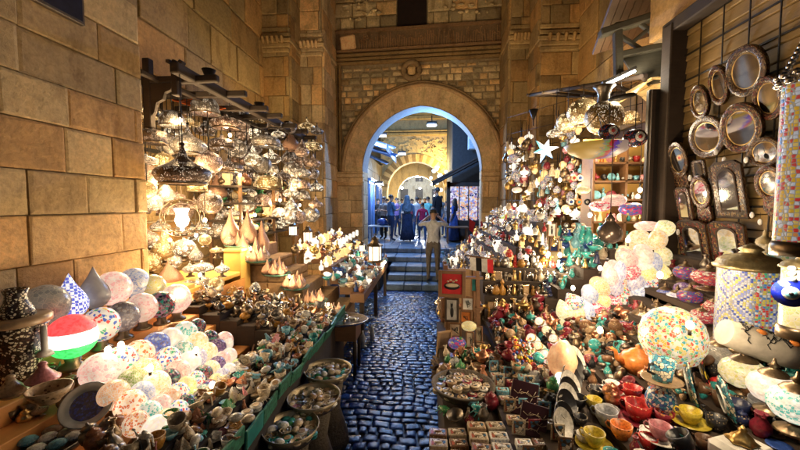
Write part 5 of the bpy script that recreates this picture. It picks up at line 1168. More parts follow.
# leaning plates
PLM = mosaic('painted_plate_glaze', [(.6, .6, .52), (.03, .12, .16), (.05, .3, .35), (.65, .62, .5), (.02, .06, .1), (.35, .08, .04)], 12, 0, (.02, .05, .08), .07)
def leanplate(px, py, w, h, m, label, rz=.5, D_=None):
    p = AR(px, py + h * .35) if D_ is None else AY(px, py, D_); u = mpp(p); c = p + Vector((0, 0, h * .5 * u)); bedR.add(p, w * .4 * u)
    t = E('painted_plate', label, 'plate', c, (R(76), 0, rz), h * u, 'painted plates')
    P('dish', 'plm' + m.name, lambda mb: mb.lathe([(0, -.02), (.3, -.02), (.5, .05), (.5, .07), (.3, .005), (0, .0)], 28), [m], t)
    P('foot_ring', 'plf', lambda mb: mb.lathe([(.28, -.05), (.3, -.05), (.3, -.02), (.28, -.02)], 20), [C['white']], t); return t
leanplate(689, 392, 26, 50, PLM, 'large oval-looking green-black painted plate, left of two leaning', 1.0); leanplate(722, 405, 18, 44, PLM, 'turquoise painted plate leaning right of the first', 1.15)
leanplate(702, 372, 20, 42, mosaic('harlequin_glaze', [(.7, .5, .05), (.5, .05, .05), (.02, .02, .02), (.1, .3, .15), (.7, .2, .05)], 6, 0, (.02, .02, .02), .09), 'red, yellow and black harlequin plate behind the leaning pair', .9)
for i in range(11):
    p = AR(560 + i * 1.2, 436 - i * 6.2); u = mpp(p)
    S('striped_bowl', f'black and white striped bowl on edge, {ordn(i)} from near end of the leaning row', 'bowl', 'strbowl', lambda mb: (mb.lathe([(0, -.1), (.25, -.08), (.40, .02)], 22), mb.lathe([(.40, .02), (.5, .12), (.49, .135)], 22, mi=1), mb.lathe([(.49, .135), (.25, -.04), (0, -.06)], 22)), [C['black'], C['white']] if i % 2 else [C['white'], C['black']], p + Vector((0, 0, 13 * u)), (R(62), R(10), R(35)), 30 * u, 'striped bowls standing on edge'); bedR.add(p, .05)
# white carved box with brass finial lid, near right
p = AZ(742, 440, 1.02); u = mpp(p); p.z = .98
t = E('white_box', 'white carved stone box with a brass pagoda-shaped knob, bottom right', 'box', p, (0, 0, R(20)))
P('casing', None, lambda mb: mb.box((0, 0, -.03), (.19, .15, .12), ch=.02), [C['white']], t); P('brass_knob', None, lambda mb: mb.lathe([(0, .03), (.045, .03), (.05, .04), (.035, .05), (.03, .06), (.012, .075), (.014, .085), (0, .105)], 12, lobes=6, la=.12), [BRASS], t)
bedR.add(p, .12)
# -- big half globe, mosaic
PR_MG = dict(bowl=[(.06, -.5), (.2, -.48), (.38, -.36), (.49, -.14), (.5, .05), (.44, .25), (.3, .4), (.14, .47), (0, .48)],
             drop=[(.08, -.5), (.26, -.46), (.42, -.34), (.5, -.16), (.49, .0), (.40, .18), (.27, .34), (.15, .46), (.05, .55), (0, .57)])
def mglobe(px, py, w, h, pal, em, label, z=None, x=None, D_=None, group='mosaic lamps of the right stall', rx=0, ry=0, kind='bowl', sc=30, cap=True):
    p = AY(px, py, D_) if D_ else (AX(px, py, x) if x else AR(px, py + h * .45)); u = mpp(p)
    if not D_ and not x: p = p + Vector((0, 0, h * .45 * u)); bedR.add(p - Vector((0, 0, h * .45 * u)), w * .42 * u)
    s = w * u; k = h / w
    t = E('mosaic_lamp', label, 'mosaic lamp', p, (rx, ry, RND.uniform(0, 6) if not (rx or ry) else 0), (s, s, s * k), group)
    prof = PR_MG[kind]
    P('glass_shade', 'mg' + kind, lambda mb: mb.lathe(prof, 24), [mos(pal, em, sc / 3.2)], t)
    if cap:
        P('bronze_cap', 'mgc', lambda mb: mb.lathe([(.30, .41), (.24, .5), (.10, .58), (.07, .64), (.12, .68), (.05, .78), (.02, .92), (0, .93)], 16), [BRONZE], t)
        P('bronze_foot', 'mgf', lambda mb: mb.lathe([(.2, -.47), (.12, -.56), (.12, -.62), (.34, -.74), (.36, -.8), (0, -.8)], 16), [BRONZE], t)
    return t
mglobe(672, 336, 57, 60, 'rainbow', .62, 'huge round rainbow mosaic globe on the counter beside the teapot', sc=75, D_=1.95, cap=False)
for px, py, w, h, pal, em, x, d in ((698, 346, 28, 22, 'ltgrey', .12, 1.72, 'unlit silver-grey farthest'), (719, 354, 30, 24, 'ltgrey', .15, 1.66, 'pale grey second'), (743, 372, 38, 30, 'wheat', .75, 1.6, 'yellow-green lit third'), (773, 387, 40, 32, 'white', 1.0, 1.52, 'cream lit fourth'), (796, 404, 44, 36, 'teal', 1.1, 1.44, 'white, pink and green nearest'),
    (709, 277, 30, 16, 'red', .5, 2.0, 'red and cream flower-patterned'), (685, 272, 20, 14, 'redblue', .35, 2.1, 'small blue-red'), (665, 296, 17, 16, 'blue', .5, 1.95, 'deep blue dotted'), (641, 325, 32, 26, 'redblue', .4, 1.7, 'purple and crimson flattened'), (622, 316, 34, 24, 'reddot', .8, 1.8, 'crimson dotted'),
    (604, 317, 22, 22, 'orangedot', .8, 1.75, 'floral cream and red'), (583, 328, 26, 30, 'reddot', .9, 1.55, 'white and pink dotted'), (595, 352, 30, 26, 'reddot', .6, 1.4, 'red and pink dot-painted'), (716, 307, 20, 14, 'red', .3, 1.85, 'dim red'), (733, 290, 18, 14, 'redblue', .25, 1.95, 'shadowy red-blue'),
    (703, 316, 22, 14, 'red', .5, 1.8, 'scarlet flat'), (690, 296, 22, 14, 'redblue', .3, 1.95, 'dim violet'), (611, 342, 20, 16, 'redblue', .4, 1.5, 'blue and green striped'), (672, 285, 20, 14, 'redblue', .3, 2.1, 'shaded crimson'), (655, 312, 18, 14, 'red', .4, 1.8, 'ruby')):
    mglobe(px, py, w, h, pal, em, f'{d} mosaic bowl lamp with bronze cap in the right stall', x=x, sc=46)
# -- mass of bright globes and shades mid right
rk = E('lamp_rack', 'dark stepped rack under the heaped bright globes', 'display shelf', (1.45, 2.15, 0))
P('step', None, lambda mb: [mb.box((.07 + .14 * k, .62, (1.04 + .075 * k) / 2), (.138, 1.22, 1.04 + .075 * k)) for k in range(6)], [WOODK], rk)
BR = [(639, 244, 24, 30, 'cream', 1.3, 'tall cream pear-shaped'), (623, 255, 18, 20, 'cream', 1.1, 'cream egg-shaped'), (631, 258, 15, 18, 'lavender', .8, 'violet-blue'), (610, 266, 15, 17, 'white', 1.4, 'round white'), (618, 268, 9, 14, 'red', .7, 'red-spotted'), (626, 272, 16, 14, 'white', 1.3, 'plain white'),
  (645, 266, 26, 24, 'white', 1.6, 'brilliant white'), (648, 226, 24, 10, 'pink', .9, 'pink and blue dish-shaped'), (632, 286, 26, 17, 'peach', .9, 'salmon dish'), (652, 290, 34, 22, 'cream', 1.1, 'wide cream dish'), (612, 280, 22, 22, 'orange', 1.1, 'amber-yellow'), (602, 292, 22, 24, 'white', 1.6, 'blazing white'),
  (591, 293, 13, 17, 'lime', .6, 'small greenish'), (578, 296, 16, 22, 'white', 1.3, 'greenish-white egg'), (573, 308, 14, 18, 'wheat', 1.1, 'pale lime'), (585, 298, 12, 14, 'yellow', 1.1, 'yellow'), (600, 279, 14, 14, 'purple', .6, 'lilac speckled'), (590, 285, 13, 13, 'lavender', .7, 'blue-grey'), (611, 297, 18, 18, 'cream', 1.5, 'radiant ivory'),
  (594, 307, 13, 18, 'purple', .5, 'dark lilac'), (567, 319, 14, 18, 'pink', 1.1, 'rosy pink'), (551, 323, 14, 18, 'white', 1.5, 'front white'), (583, 310, 13, 16, 'teal', .8, 'mint dotted'), (575, 322, 13, 14, 'lavender', .8, 'pearl'), (661, 259, 28, 14, 'wheat', .9, 'lemon yellow barrel'), (640, 275, 12, 12, 'blue', .6, 'deep blue'), (560, 330, 14, 18, 'speck', 1.0, 'confetti')]
for px, py, w, h, pal, em, d in BR:
    em = min(em, 1.0)
    x = 2.2 - (660 - px) * .0083
    mglobe(px, py, w, h, pal, em, f'{d} glass lamp in the heaped bright globes of the right stall', x=x, cap=(w > 24 and h < 24), sc=36, group='heaped bright globes')
rows = []
for i in range(60):
    px = RND.uniform(585, 705); py = RND.uniform(max(288, 372 - (px - 560) * .75), 345); x = 1.2 + (px - 555) * .0062 + (300 - py) * .003
    p = AX(px, py, x)
    if not (1.9 < p.y < 3.6) or not bedR.free(p, .045): continue
    bedR.add(p, .045); pal = RND.choice(('reddot', 'redblue', 'red', 'cream', 'dark', 'orangedot', 'white', 'lavender', 'speck', 'purple', 'peach'))
    t = mglobe(px, py, RND.uniform(15, 22), RND.uniform(13, 17), pal, RND.choice((.5, .8)), None, x=x, cap=RND.random() < .5, sc=36, group='small mosaic lamps packed below the heaped globes'); rows.append((t, {'reddot': 'crimson dotted', 'redblue': 'red-blue', 'red': 'red', 'dark': 'dark jewel', 'orangedot': 'orange dotted', 'speck': 'confetti'}.get(pal, pal) + ' mosaic lamp', px, py))
label_rows(rows, 'packed below the heaped globes', 11)
for i in range(16):
    px, py = RND.uniform(565, 655), 0
    py = 318 - (px - 565) * .62 + RND.uniform(-4, 22); x = 2.28 - (660 - px) * .0083
    mglobe(px, py, 11, 12, RND.choice(('dark', 'cream', 'lavender', 'purple', 'white')), .7, f'little filler globe, {ordn(i)} in the gaps between the heaped bright globes', x=x, cap=False, group='little globes between the heaped lamps')
for i, q in enumerate(((628, 240, 2.9), (600, 268, 3.0), (660, 275, 2.2), (573, 288, 3.1), (600, 330, 2.2), (690, 325, 1.75), (560, 350, 2.4))):  # small bulbs added between the mosaic lamps for extra light
    b = S('added_bulb', f'small added bulb among the right-hand mosaic lamps, {ordn(i)} in order', 'light bulb', 'bareb2', None, [BULB, IRON], AY(*q), group='added bulbs in the right stall'); plight(b, (-.05, -.12, .08), 6, (1, .74, .45))
rows = []; oc = []
for i in range(260):
    if len(rows) >= 46: break
    px = RND.uniform(545, 668); py = 338 - (px - 545) * .85 + RND.uniform(-12, 42)
    if py < 226 or py > 345 or any(math.hypot(px - a, py - b) < 9.5 for a, b in oc): continue
    oc.append((px, py)); x = 2.12 - (668 - px) * .0088; pal = RND.choice(('cream', 'white', 'pink', 'wheat', 'lavender', 'reddot', 'speck', 'peach', 'yellow', 'paleblue', 'orange'))
    t = mglobe(px, py, RND.uniform(13, 18), RND.uniform(17, 25), pal, RND.choice((.8, 1.1)), None, x=x, cap=False, kind=RND.choice(('drop', 'drop', 'bowl')), rx=R(RND.uniform(-40, 20)), ry=R(RND.uniform(-50, 10)), sc=34, group='glowing lamps rising diagonally to the mirrors')
    rows.append((t, {'wheat': 'pale yellow', 'reddot': 'red dotted', 'speck': 'confetti', 'paleblue': 'pale blue'}.get(pal, pal) + ' glowing lamp', px, py))
label_rows(rows, 'of the diagonal of glowing lamps', 12)
# two lines of glowing tube lamps + peach shell lamp
for i in range(9):
    ax = i < 5; j_ = i if ax else i - 5
    px, py = (533 + j_ * 6.6, 338 + j_ * 8.2) if ax else (541 + j_ * 7, 322 + j_ * 8.5)
    p = AR(px, py + 10); u = mpp(p); bedR.add(p, .03)
    t = E('tube_lamp', f'glowing tapered glass lamp, {ordn(j_)} down the {("left", "right")[0 if ax else 1]} slanting line of the right stall', 'glass lamp', p + Vector((0, 0, 8 * u)), (R(35), R(-38), 0), 17 * u, 'tapered glass lamps')
    P('glass', 'tubeg', lambda mb: mb.lathe([(0, -.6), (.25, -.55), (.34, -.3), (.3, .1), (.24, .4), (.1, .6), (0, .62)], 16), [mos(('white', 'cream', 'pink', 'teal', 'wheat')[i % 5], 1.2, 22)], t)
    P('collar', 'tubec', lambda mb: mb.lathe([(.26, .3), (.29, .32), (.27, .4), (.24, .4)], 16), [BRASS], t)
p = AR(563, 388); u = mpp(p); bedR.add(p, .06)
t = E('shell_lamp', 'peach shell lamp with a big glowing round bulb', 'lamp', p + Vector((0, 0, 18 * u)), (0, 0, .4), 40 * u)
P('shell', None, lambda mb: mb.lathe([(.12, -.45), (.3, -.2), (.36, .1), (.28, .4), (.1, .62), (0, .6)], 18, (.12, .15, .05), lobes=3, la=.1), [mat('peach_glass', (.9, .5, .28), .3, em=.15, ecol=(1, .5, .25))], t)
P('globe', None, lambda mb: mb.ell((-.08, -.1, -.2), .22, 18, 12), [mat('hot_globe', (1, .95, .85), em=2, ecol=(1, .9, .7))], t)
# -- tall mosaic cylinders
CYM = None
def cylmat(name, c1, c2, w=(.9, .9, .85)):
    m, N, L, B = newmat(name)
    t = N.new('ShaderNodeTexCoord'); vo = N.new('ShaderNodeTexVoronoi'); vo.inputs['Scale'].default_value = 85; L.new(t.outputs['Object'], vo.inputs['Vector']); vo.inputs['Randomness'].default_value = .4
    s = N.new('ShaderNodeSeparateXYZ'); L.new(vo.outputs['Position'], s.inputs[0])
    at = N.new('ShaderNodeMath'); at.operation = 'ARCTAN2'; L.new(s.outputs[1], at.inputs[0]); L.new(s.outputs[0], at.inputs[1])
    def mth(op, a, b=None):
        n = N.new('ShaderNodeMath'); n.operation = op
        for i, v in enumerate((a, b)):
            if v is None: continue
            if isinstance(v, (int, float)): n.inputs[i].default_value = v
            else: L.new(v, n.inputs[i])
        return n.outputs[0]
    # lozenges centred on the face towards the lane: angle -> u, height -> v
    u = mth('ABSOLUTE', mth('SUBTRACT', mth('MODULO', mth('ADD', mth('MULTIPLY', at.outputs[0], 3 / math.pi), 6.45), 2.0), 1.0)); v = mth('ABSOLUTE', mth('SUBTRACT', mth('MODULO', mth('MULTIPLY', s.outputs[2], 7.5), 2.0), 1.0))
    d = mth('ADD', u, mth('MULTIPLY', v, .8)); st = mth('MODULO', mth('MULTIPLY', d, 2.2), 1.0)
    r = ramp(N, L, st, [(0, (.35, .42, .9) if c2 > .6 else (.8, .1, .08)), (.2, (.8, .82, .9)), (.42, (.05, .12, .65) if c2 > .6 else c1), (.62, w), (.74, c1), (.9, (.85, .85, .9))], True)
    sp = N.new('ShaderNodeSeparateColor'); L.new(vo.outputs['Color'], sp.inputs[0])
    r2 = ramp(N, L, sp.outputs[0], [(0, (.85, .06, .05)), (.2, (.9, .7, .1)), (.4, (.1, .3, .7)), (.6, w), (.8, (.1, .6, .3)), (.9, (.9, .35, .1))], True)
    band = mth('GREATER_THAN', u, c2)
    c = mixc(N, L, band, r.outputs[0], r2.outputs[0])
    e = N.new('ShaderNodeTexVoronoi'); e.feature = 'DISTANCE_TO_EDGE'; e.inputs['Scale'].default_value = 85; L.new(t.outputs['Object'], e.inputs['Vector']); e.inputs['Randomness'].default_value = .4
    c = mixc(N, L, ramp(N, L, e.outputs[0], [(0, (0, 0, 0)), (.08, (1, 1, 1))], True).outputs[0], (.45, .43, .38), c); bump(N, L, e.outputs[0], B, .6, .004)
    L.new(mixc(N, L, 1.0, c, (.34, .33, .32), 'MULTIPLY'), B.inputs['Base Color']); L.new(c, B.inputs['Emission Color']); B.inputs['Emission Strength'].default_value = .2; B.inputs['Roughness'].default_value = .3
    return m
CY1 = cylmat('lozenge_mosaic', (.9, .8, .15), .74); CY2 = cylmat('bright_mosaic', (.95, .55, .05), .42, (1, .7, .2))
def cyl(px, ptop, pbot, w, D_, m, label, lid=True, hang=False, chain=False):
    a = AY(px, ptop, D_); b = AY(px, pbot, D_); u = mpp(a); H = a.z - b.z; r = w / 2 * u
    t = E('cylinder_lamp', label, 'cylinder lamp', (a.x, D_, b.z), (0, 0, R(40)), group='tall mosaic cylinder lamps')
    P('glass_cylinder', None, lambda mb: mb.lathe([(r * .98, 0), (r, H * .03), (r, H * .97), (r * .98, H)], 36), [m], t, sc=1)
    P('base_ring', None, lambda mb: mb.lathe([(0, -.03), (r * 1.1, -.03), (r * 1.12, 0), (r * 1.02, .015), (0, .015)], 32), [BRONZE], t)
    if lid:
        P('domed_lid', None, lambda mb: mb.lathe([(r * 1.02, H - .004), (r * 1.14, H), (r * 1.16, H + r * .1), (r * 1.05, H + r * .16), (r * 1.0, H + r * .3), (r * .8, H + r * .46), (r * .4, H + r * .56), (r * .3, H + r * .68), (r * .4, H + r * .76), (r * .2, H + r * .9), (0, H + r * 1.0)], 36, lobes=18, la=.015), [mat('antique_brass', (.34, .27, .14), .38, .85, bst=.5, vs=40)], t)
    if chain:
        P('chain_collar', None, lambda mb: [mb.ell((r * 1.1 * math.cos(k * .26), r * 1.1 * math.sin(k * .26), H + .01 + .02 * (k % 2)), (.014, .014, .012), 7, 5) for k in range(24)] + [mb.ell((r * (1 - .1 * k) * math.cos(a_), r * (1 - .1 * k) * math.sin(a_), H + .03 + .014 * k), (.009, .009, .011), 6, 4) for k in range(9) for a_ in (0, 2.1, 4.2)], [C['silver']], t)
    return t
cyl(750, 268, 346, 50, 2.1, CY1, 'tall cylinder lamp with blue lozenges under a domed brass lid')
cyl(809, 84, 246, 38, 1.18, CY2, 'bright jewelled cylinder lamp hanging at the right edge', lid=False, chain=True)
cyl(803, 268, 330, 30, 1.35, mos('wheat', .7, 70), 'cream mosaic cylinder lamp behind the blue eye disc')
cyl(782, 250, 300, 36, 2.2, mosaic('green_red_cyl', PAL['rainbow'], 75, .25), 'dim cylinder lamp with brass lid between the two big ones')
plight(None, AY(806, 262, 1.18) + Vector((-.05, .05, -.02)), 7, (1, .8, .55), .05)  # light added below the hanging cylinder to brighten the near counter
# blue eye disc
p = AY(791, 293, 1.22); u = mpp(p)
t = E('eye_amulet', 'round blue glass eye amulet hanging from silver beads', 'amulet', p, (R(90), 0, R(-42)))
def disc(r, z, m, nm): return P(nm, None, lambda mb: mb.lathe([(0, z), (r * u, z), (r * u, z + .006), (0, z + .008)], 28), [m], t)
disc(14, -.006, mat('cobalt_glass', (.01, .02, .35), .08), 'blue_disc'); disc(6.5, .002, C['white'], 'white_ring'); disc(4.5, .006, C['sky'], 'iris'); disc(1.8, .01, C['black'], 'pupil')
P('bead_string', None, lambda mb: [mb.ell((0, (14 + 5.5 * k) * u, 0), (3.6 * u, 2.6 * u, 3.6 * u), 10, 7) for k in range(3)], [C['white']], t)
# painted hide roll
p = AY(757, 343, 1.86); u = mpp(p)
t = E('painted_hide', 'rolled cream hide painted with black line faces, below the lozenge lamp', 'hide', p, (0, R(18), R(-8)))
P('roll', None, lambda mb: mb.tube([(-30 * u, 0, 0), (-10 * u, 0, 0), (15 * u, 0, 0), (34 * u, 0, 0)], [13 * u, 15 * u, 15 * u, 13 * u], 24), [mat('cream_hide', (.55, .50, .42), .6, bst=.2)], t)
def lines(mb):
    rn = random.Random(77)
    for k in range(16):
        x, a = rn.uniform(-26, 26) * u, rn.uniform(-2.9, -.7); pts = []
        for i in range(8):
            x += rn.uniform(-3, 4.2) * u; a += rn.uniform(-.28, .28); pts.append((x, 15.3 * u * math.cos(a), -15.3 * u * math.sin(a)))
        mb.tube(pts, .45 * u, 4)
P('drawn_lines', None, lines, [BLACK], t)
P('orange_patch', None, lambda mb: [mb.ell((x * u, -8 * u, 12.2 * u), (5 * u, 3 * u, 2.8 * u), 10, 6) for x in (-6, 22)], [C['orange']], t)
# ================================================================== SHUTTER WALL WITH MIRRORS
sw = E('rolled_shutter', 'ochre slatted shutter wall behind the carved-frame mirrors', 'shutter', (2.42, 3.62, 0))
P('slats', None, lambda mb: [mb.box((.02, -.63, .2 + .118 * k), (.03, 1.26, .112), (0, R(7), 0), ch=.004) for k in range(30)], [SHUT], sw)
P('backing', None, lambda mb: mb.box((.12, -1.6, 1.85), (.12, 3.3, 3.75)), [WOODK], sw)
P('guide_rod', None, lambda mb: [mb.box((-.012, -y, 1.85), (.008, .008, 3.7)) for y in (.22, .46, .70, .94, 1.16)], [IRON], sw)
P('guide_bar', None, lambda mb: [mb.box((-.008, -.63, .55 + .236 * k), (.008, 1.26, .014)) for k in range(14)], [IRON], sw)
P('lintel', None, lambda mb: mb.box((-.05, -.62, 3.68), (.16, 1.5, .12), ch=.01), [WOODK], sw)
P('post', None, lambda mb: (mb.box((-.06, .04, 1.85), (.16, .14, 3.7), ch=.01), mb.box((-.06, -1.32, 1.85), (.16, .16, 3.7), ch=.01)), [WOODK], sw)
FRM = [mosaic('inlaid_frame_red', [(.10, .015, .01), (.03, .01, .008), (.20, .11, .04), (.13, .02, .012), (.02, .01, .01)], 17, 0, (.03, .02, .015), .08),
       mosaic('inlaid_frame_brown', [(.07, .028, .012), (.03, .014, .008), (.18, .11, .05), (.10, .035, .015), (.015, .01, .01)], 20, 0, (.03, .02, .015), .08)]
def oval(mb, r0, r1, z0, z1, mi=0):
    mb.lathe([(r0, z0), (r1, z0 - .01), (r1 + .03, (z0 + z1) / 2), (r1, z1), (r0, z1 * .8)], 32, mi=mi)
def mirror(px, py, w, h, shape, fm, label, tilt=0, hand=0):
    p = AX(px, py, 2.33); u = mpp(p); cs = abs(ray(px, py).normalized().x); ws = w * u / .80; hs = h * u
    t = E('mirror', label, 'mirror', p, (R(11), 0, R(-90)), (ws, .045, hs), 'carved-frame mirrors on the shutter wall')
    if shape == 'oval':
        P('frame', 'mof', lambda mb: mb.lathe([(.345, .1), (.37, .35), (.44, .5), (.5, .3), (.5, -.3), (.30, -.3)], 36, M=Matrix.Rotation(R(90), 3, 'X')), [FRM[fm]], t, rot=(0, R(tilt), 0))
        P('bead_edge', 'mob', lambda mb: mb.lathe([(.325, .1), (.335, .2), (.35, .1)], 36, M=Matrix.Rotation(R(90), 3, 'X')), [BRASS], t, rot=(0, R(tilt), 0))
        P('mirror_glass', 'mog', lambda mb: mb.lathe([(0, .14), (.33, .12)], 36, M=Matrix.Rotation(R(90), 3, 'X')), [MIRROR], t, rot=(0, R(tilt), 0))
    else:
        def arch(w_, h0, h1, n=12): return [(-w_, h0), (w_, h0)] + [(w_ * math.cos(math.pi * i / n), h1 + w_ * .6 * math.sin(math.pi * i / n)) for i in range(n + 1)]
        P('frame', 'maf', lambda mb: (mb.prism([(-.5, -.5), (.5, -.5), (.5, .42), (.3, .5), (-.3, .5), (-.5, .42)], -.1, .3)), [FRM[fm]], t)
        P('moulding', 'mam', lambda mb: (mb.tube([(x, -.2, z) for x, z in arch(.27, -.36, .2)], .03, 6, closed=True), mb.tube([(x, -.15, z) for x, z in ((-.48, -.48), (.48, -.48), (.48, .42), (.3, .48), (-.3, .48), (-.48, .42))], .025, 5, closed=True)), [WOODK], t)
        P('mirror_glass', 'mag', lambda mb: mb.prism(arch(.25, -.34, .2), -.18, -.12), [MIRROR], t)
    if hand: P('hanging_handle', 'mah', lambda mb: (mb.prism([(-.3, -.4), (.3, -.4), (.36, -.75), (.18, -.95), (-.18, -.95), (-.36, -.75)], -.1, .3)), [FRM[fm]], t)
    return t
for a in ((746, 71, 36, 50, 'oval', 1, 'top round-framed oval mirror, tilted, with dark inlaid frame', 12), (719, 85, 18, 40, 'oval', 0, 'narrow oval mirror just left of the top mirror', 6), (700, 102, 18, 34, 'oval', 0, 'small red-edged oval mirror, highest at the shutter post', 8), (769, 98, 26, 44, 'oval', 0, 'red-edged oval mirror right of the top mirror', 14),
          (707, 137, 36, 42, 'oval', 1, 'large round hazy mirror with inlaid rim', 0), (741, 128, 38, 50, 'oval', 0, 'largest blue-reflecting oval mirror at the centre', 14), (678, 160, 22, 36, 'oval', 1, 'dull brown hand mirror at the far edge, above the small rectangles', 0, 1),
          (701, 192, 20, 34, 'oval', 0, 'small white-bright oval mirror with handle under the little square one', 8, 1), (771, 183, 26, 36, 'oval', 0, 'shield mirror with handle beside the right edge cylinder', 4, 1), (765, 152, 30, 30, 'oval', 1, 'dark round frame with little reflection above the shield mirror', 0),
          (728, 190, 30, 58, 'arch', 1, 'tall arched mirror in zigzag rectangular frame', 0), (684, 205, 16, 36, 'arch', 0, 'slim arched mirror at the far edge, below the hand mirror', 0), (699, 170, 13, 20, 'arch', 1, 'tiny square mirror between the round and the handled ones', 0),
          (693, 243, 32, 46, 'arch', 0, 'red carved arched mirror, left one of the low pair', 0), (728, 244, 34, 46, 'arch', 0, 'red carved arched mirror, right one of the low pair', 0)): mirror(*a)
for i, (px, py) in enumerate(((724, 160), (746, 160), (757, 158), (716, 152), (752, 215), (690, 178), (760, 222), (678, 232))):
    p = AX(px, py, 2.3); S('hanging_charm', f'small round white charm hanging between the mirrors, {ordn(i)}', 'charm', 'charm', lambda mb: (mb.ell((0, 0, 0), (.3, .8, 1), 12, 8), mb.tube([(0, 0, .9), (0, 0, 3)], .06, 4, mi=1)), [C['white'], BLACK], p, (0, 0, 0), 3.2 * mpp(p), 'charms between the mirrors')
# brass finials & boxes below the mirrors
for i, (px, py, w) in enumerate(((775, 245, 20), (765, 238, 14))):
    p = AY(px, py, 2.1); S('brass_finial', f'{("larger", "smaller")[i]} pointed brass lid knob in front of the low mirrors', 'finial', 'finb', lambda mb: mb.lathe([(.5, -.4), (.45, -.1), (.2, .1), (.1, .3), (.16, .4), (.05, .55), (0, .7)], 16), [MATS['antique_brass']], p, (0, 0, 0), w * mpp(p))
# ---- dark door leaf
p = AY(648, 90, 3.75); q = AY(676, 245, 3.75)
dd = E('door_leaf', 'tall near-black door leaf standing open between lamp stall and mirrors', 'door', (p.x, 3.75, 0))
P('panel', None, lambda mb: (mb.box(((q.x - p.x) / 2, 0, p.z / 2), (q.x - p.x, .06, p.z), ch=.01)), [mat('black_brown_timber', (.022, .016, .012), .6, bst=.3)], dd)
P('stile', None, lambda mb: [mb.box((x, -.04, p.z / 2), (.035, .03, p.z - .02)) for x in (.03, q.x - p.x - .03)], [WOODK], dd)
# ---- wooden bracket / hood over the lamp stall
p = AY(603, 33, 4.2); u = mpp(p)
wb = E('timber_hood', 'weathered grey timber hood frame high on the right wall', 'hood', p, (0, 0, R(-8)))
def hood(mb):
    mb.box((34 * u, 0, 8.5 * u), (76 * u, .12, 7 * u), (0, R(-14), 0), ch=.012)
    mb.box((14 * u, 0, -18 * u), (7 * u, .1, 52 * u), (0, R(-3), 0), ch=.012); mb.box((61 * u, 0, -12 * u), (8 * u, .1, 74 * u), (0, R(2), 0), ch=.012)
    mb.box((38 * u, 0, -20 * u), (44 * u, .08, 6 * u), (0, R(-8), 0), ch=.01)
    for a, x, z in ((-40, 36, 0), (40, 42, 2), (38, 26, -8)): mb.box((x * u, .01, (z - 4) * u), (26 * u, .05, 3.5 * u), (0, R(a), 0), ch=.008)
P('frame_beam', None, hood, [WOODG], wb)
P('back_board', None, lambda mb: (mb.prism([(18 * u, -20 * u), (60 * u, -14 * u), (60 * u, -50 * u), (44 * u, -52 * u), (40 * u, -42 * u), (30 * u, -40 * u), (24 * u, -30 * u)], .06, .09)), [WOODG], wb)
P('roof_plank', None, lambda mb: [mb.box(((10 + 8 * k) * u, .3, (17 + 2.1 * k) * u), (7.4 * u, .9, .03), (R(-16), R(-14), 0)) for k in range(9)], [wood('reddish_planks', (.10, .05, .028))], wb)
# ---- stall frame on the right: bars where lamps hang
rf = E('awning_frame', 'dark beam frame over the right lamp stall', 'frame', (1.0, 3.9, 0))
a_, b_ = AY(530, 95, 6.6), AY(646, 76, 4.1)
def bar(mb, A, B, r, o=Vector((1.0, 3.9, 0))): mb.tube([A - o, B - o], r, 6)
P('front_beam', None, lambda mb: bar(mb, a_, b_, .028), [WOODK], rf); P('rear_beam', None, lambda mb: bar(mb, a_ + Vector((.7, .1, 0)), b_ + Vector((.5, .6, 0)), .04), [WOODK], rf)
for k in range(6): P('cross_bar', None, lambda mb: bar(mb, a_.lerp(b_, k / 5) - Vector((.05, 0, 0)), (a_ + Vector((.7, .1, 0))).lerp(b_ + Vector((.5, .6, 0)), k / 5), .025), [WOODK], rf)
zT = 3.3
def pr(px, py, w, k, m, D_, label, **kw):
    p = AY(px, py, D_); zt = max(p.z + .25, AY(px, 92 - (px - 530) * .15, D_).z)
    return pendant(px, py, w, k, m, p, label, ztop=zt, **kw)
pr(604, 118, 36, 'globe', FBRS, 4.0, 'big pierced brass bottle lamp under the timber hood', light=10); pr(583, 113, 30, 'globe', GBRS, 4.5, 'glowing pierced brass ball left of the big bottle lamp', light=8)
S('lamp_neck', 'flared metal neck atop the big pierced bottle lamp', 'lamp neck', None, lambda mb: mb.lathe([(.07, -.12), (.055, -.02), (.075, .04), (.11, .08), (.10, .085), (.05, .02), (0, .02)], 18), [STEEL], AY(604, 94, 4.0))
pr(568, 122, 22, 'globe', GBRS, 4.8, 'smaller glowing brass ball near the star lamp'); pr(556, 133, 18, 'bowl', GWHT, 5.0, 'pale dish lamp above the star'); pr(630, 118, 18, 'dome', GBRS, 4.6, 'amber dome behind the dark disc')
p = AY(622, 97, 3.7); S('dark_disc', 'flat dark metal dish hanging under the strip light', 'dish', None, lambda mb: (mb.lathe([(0, -.03), (.10, -.02), (.125, 0), (.1, .02), (0, .025)], 24), mb.tube([(0, 0, .03), (0, 0, .3)], .004, 4)), [IRON], p, (R(8), R(-10), 0))
# strip light and lit awning
p = AY(620, 78, 4.1)
t = E('strip_light', 'glaring white strip light under the timber hood', 'strip light', p, (0, R(-24), R(-6)))
P('tube', None, lambda mb: mb.tube([(-.16, 0, 0), (.16, 0, 0)], .014, 8), [COLDBULB if False else mat('strip_tube', (1, 1, 1), em=22, ecol=(1, .92, .8))], t); P('housing', None, lambda mb: mb.box((0, 0, .03), (.36, .05, .03)), [IRON], t); plight(t, (0, -.1, -.12), 11, (1, .86, .62), .08)
S('lit_awning', 'scrap of ochre canvas lit from below by the strip light', 'awning', None, lambda mb: [mb.box((.06 * k, .02, -.06 * abs(k - 3.5) ** 1.3 * .5), (.075, .5, .012), (0, R((k - 3.5) * 16), 0)) for k in range(8)], [mat('ochre_canvas', (.7, .5, .22), .8)], AY(626, 84, 4.35))
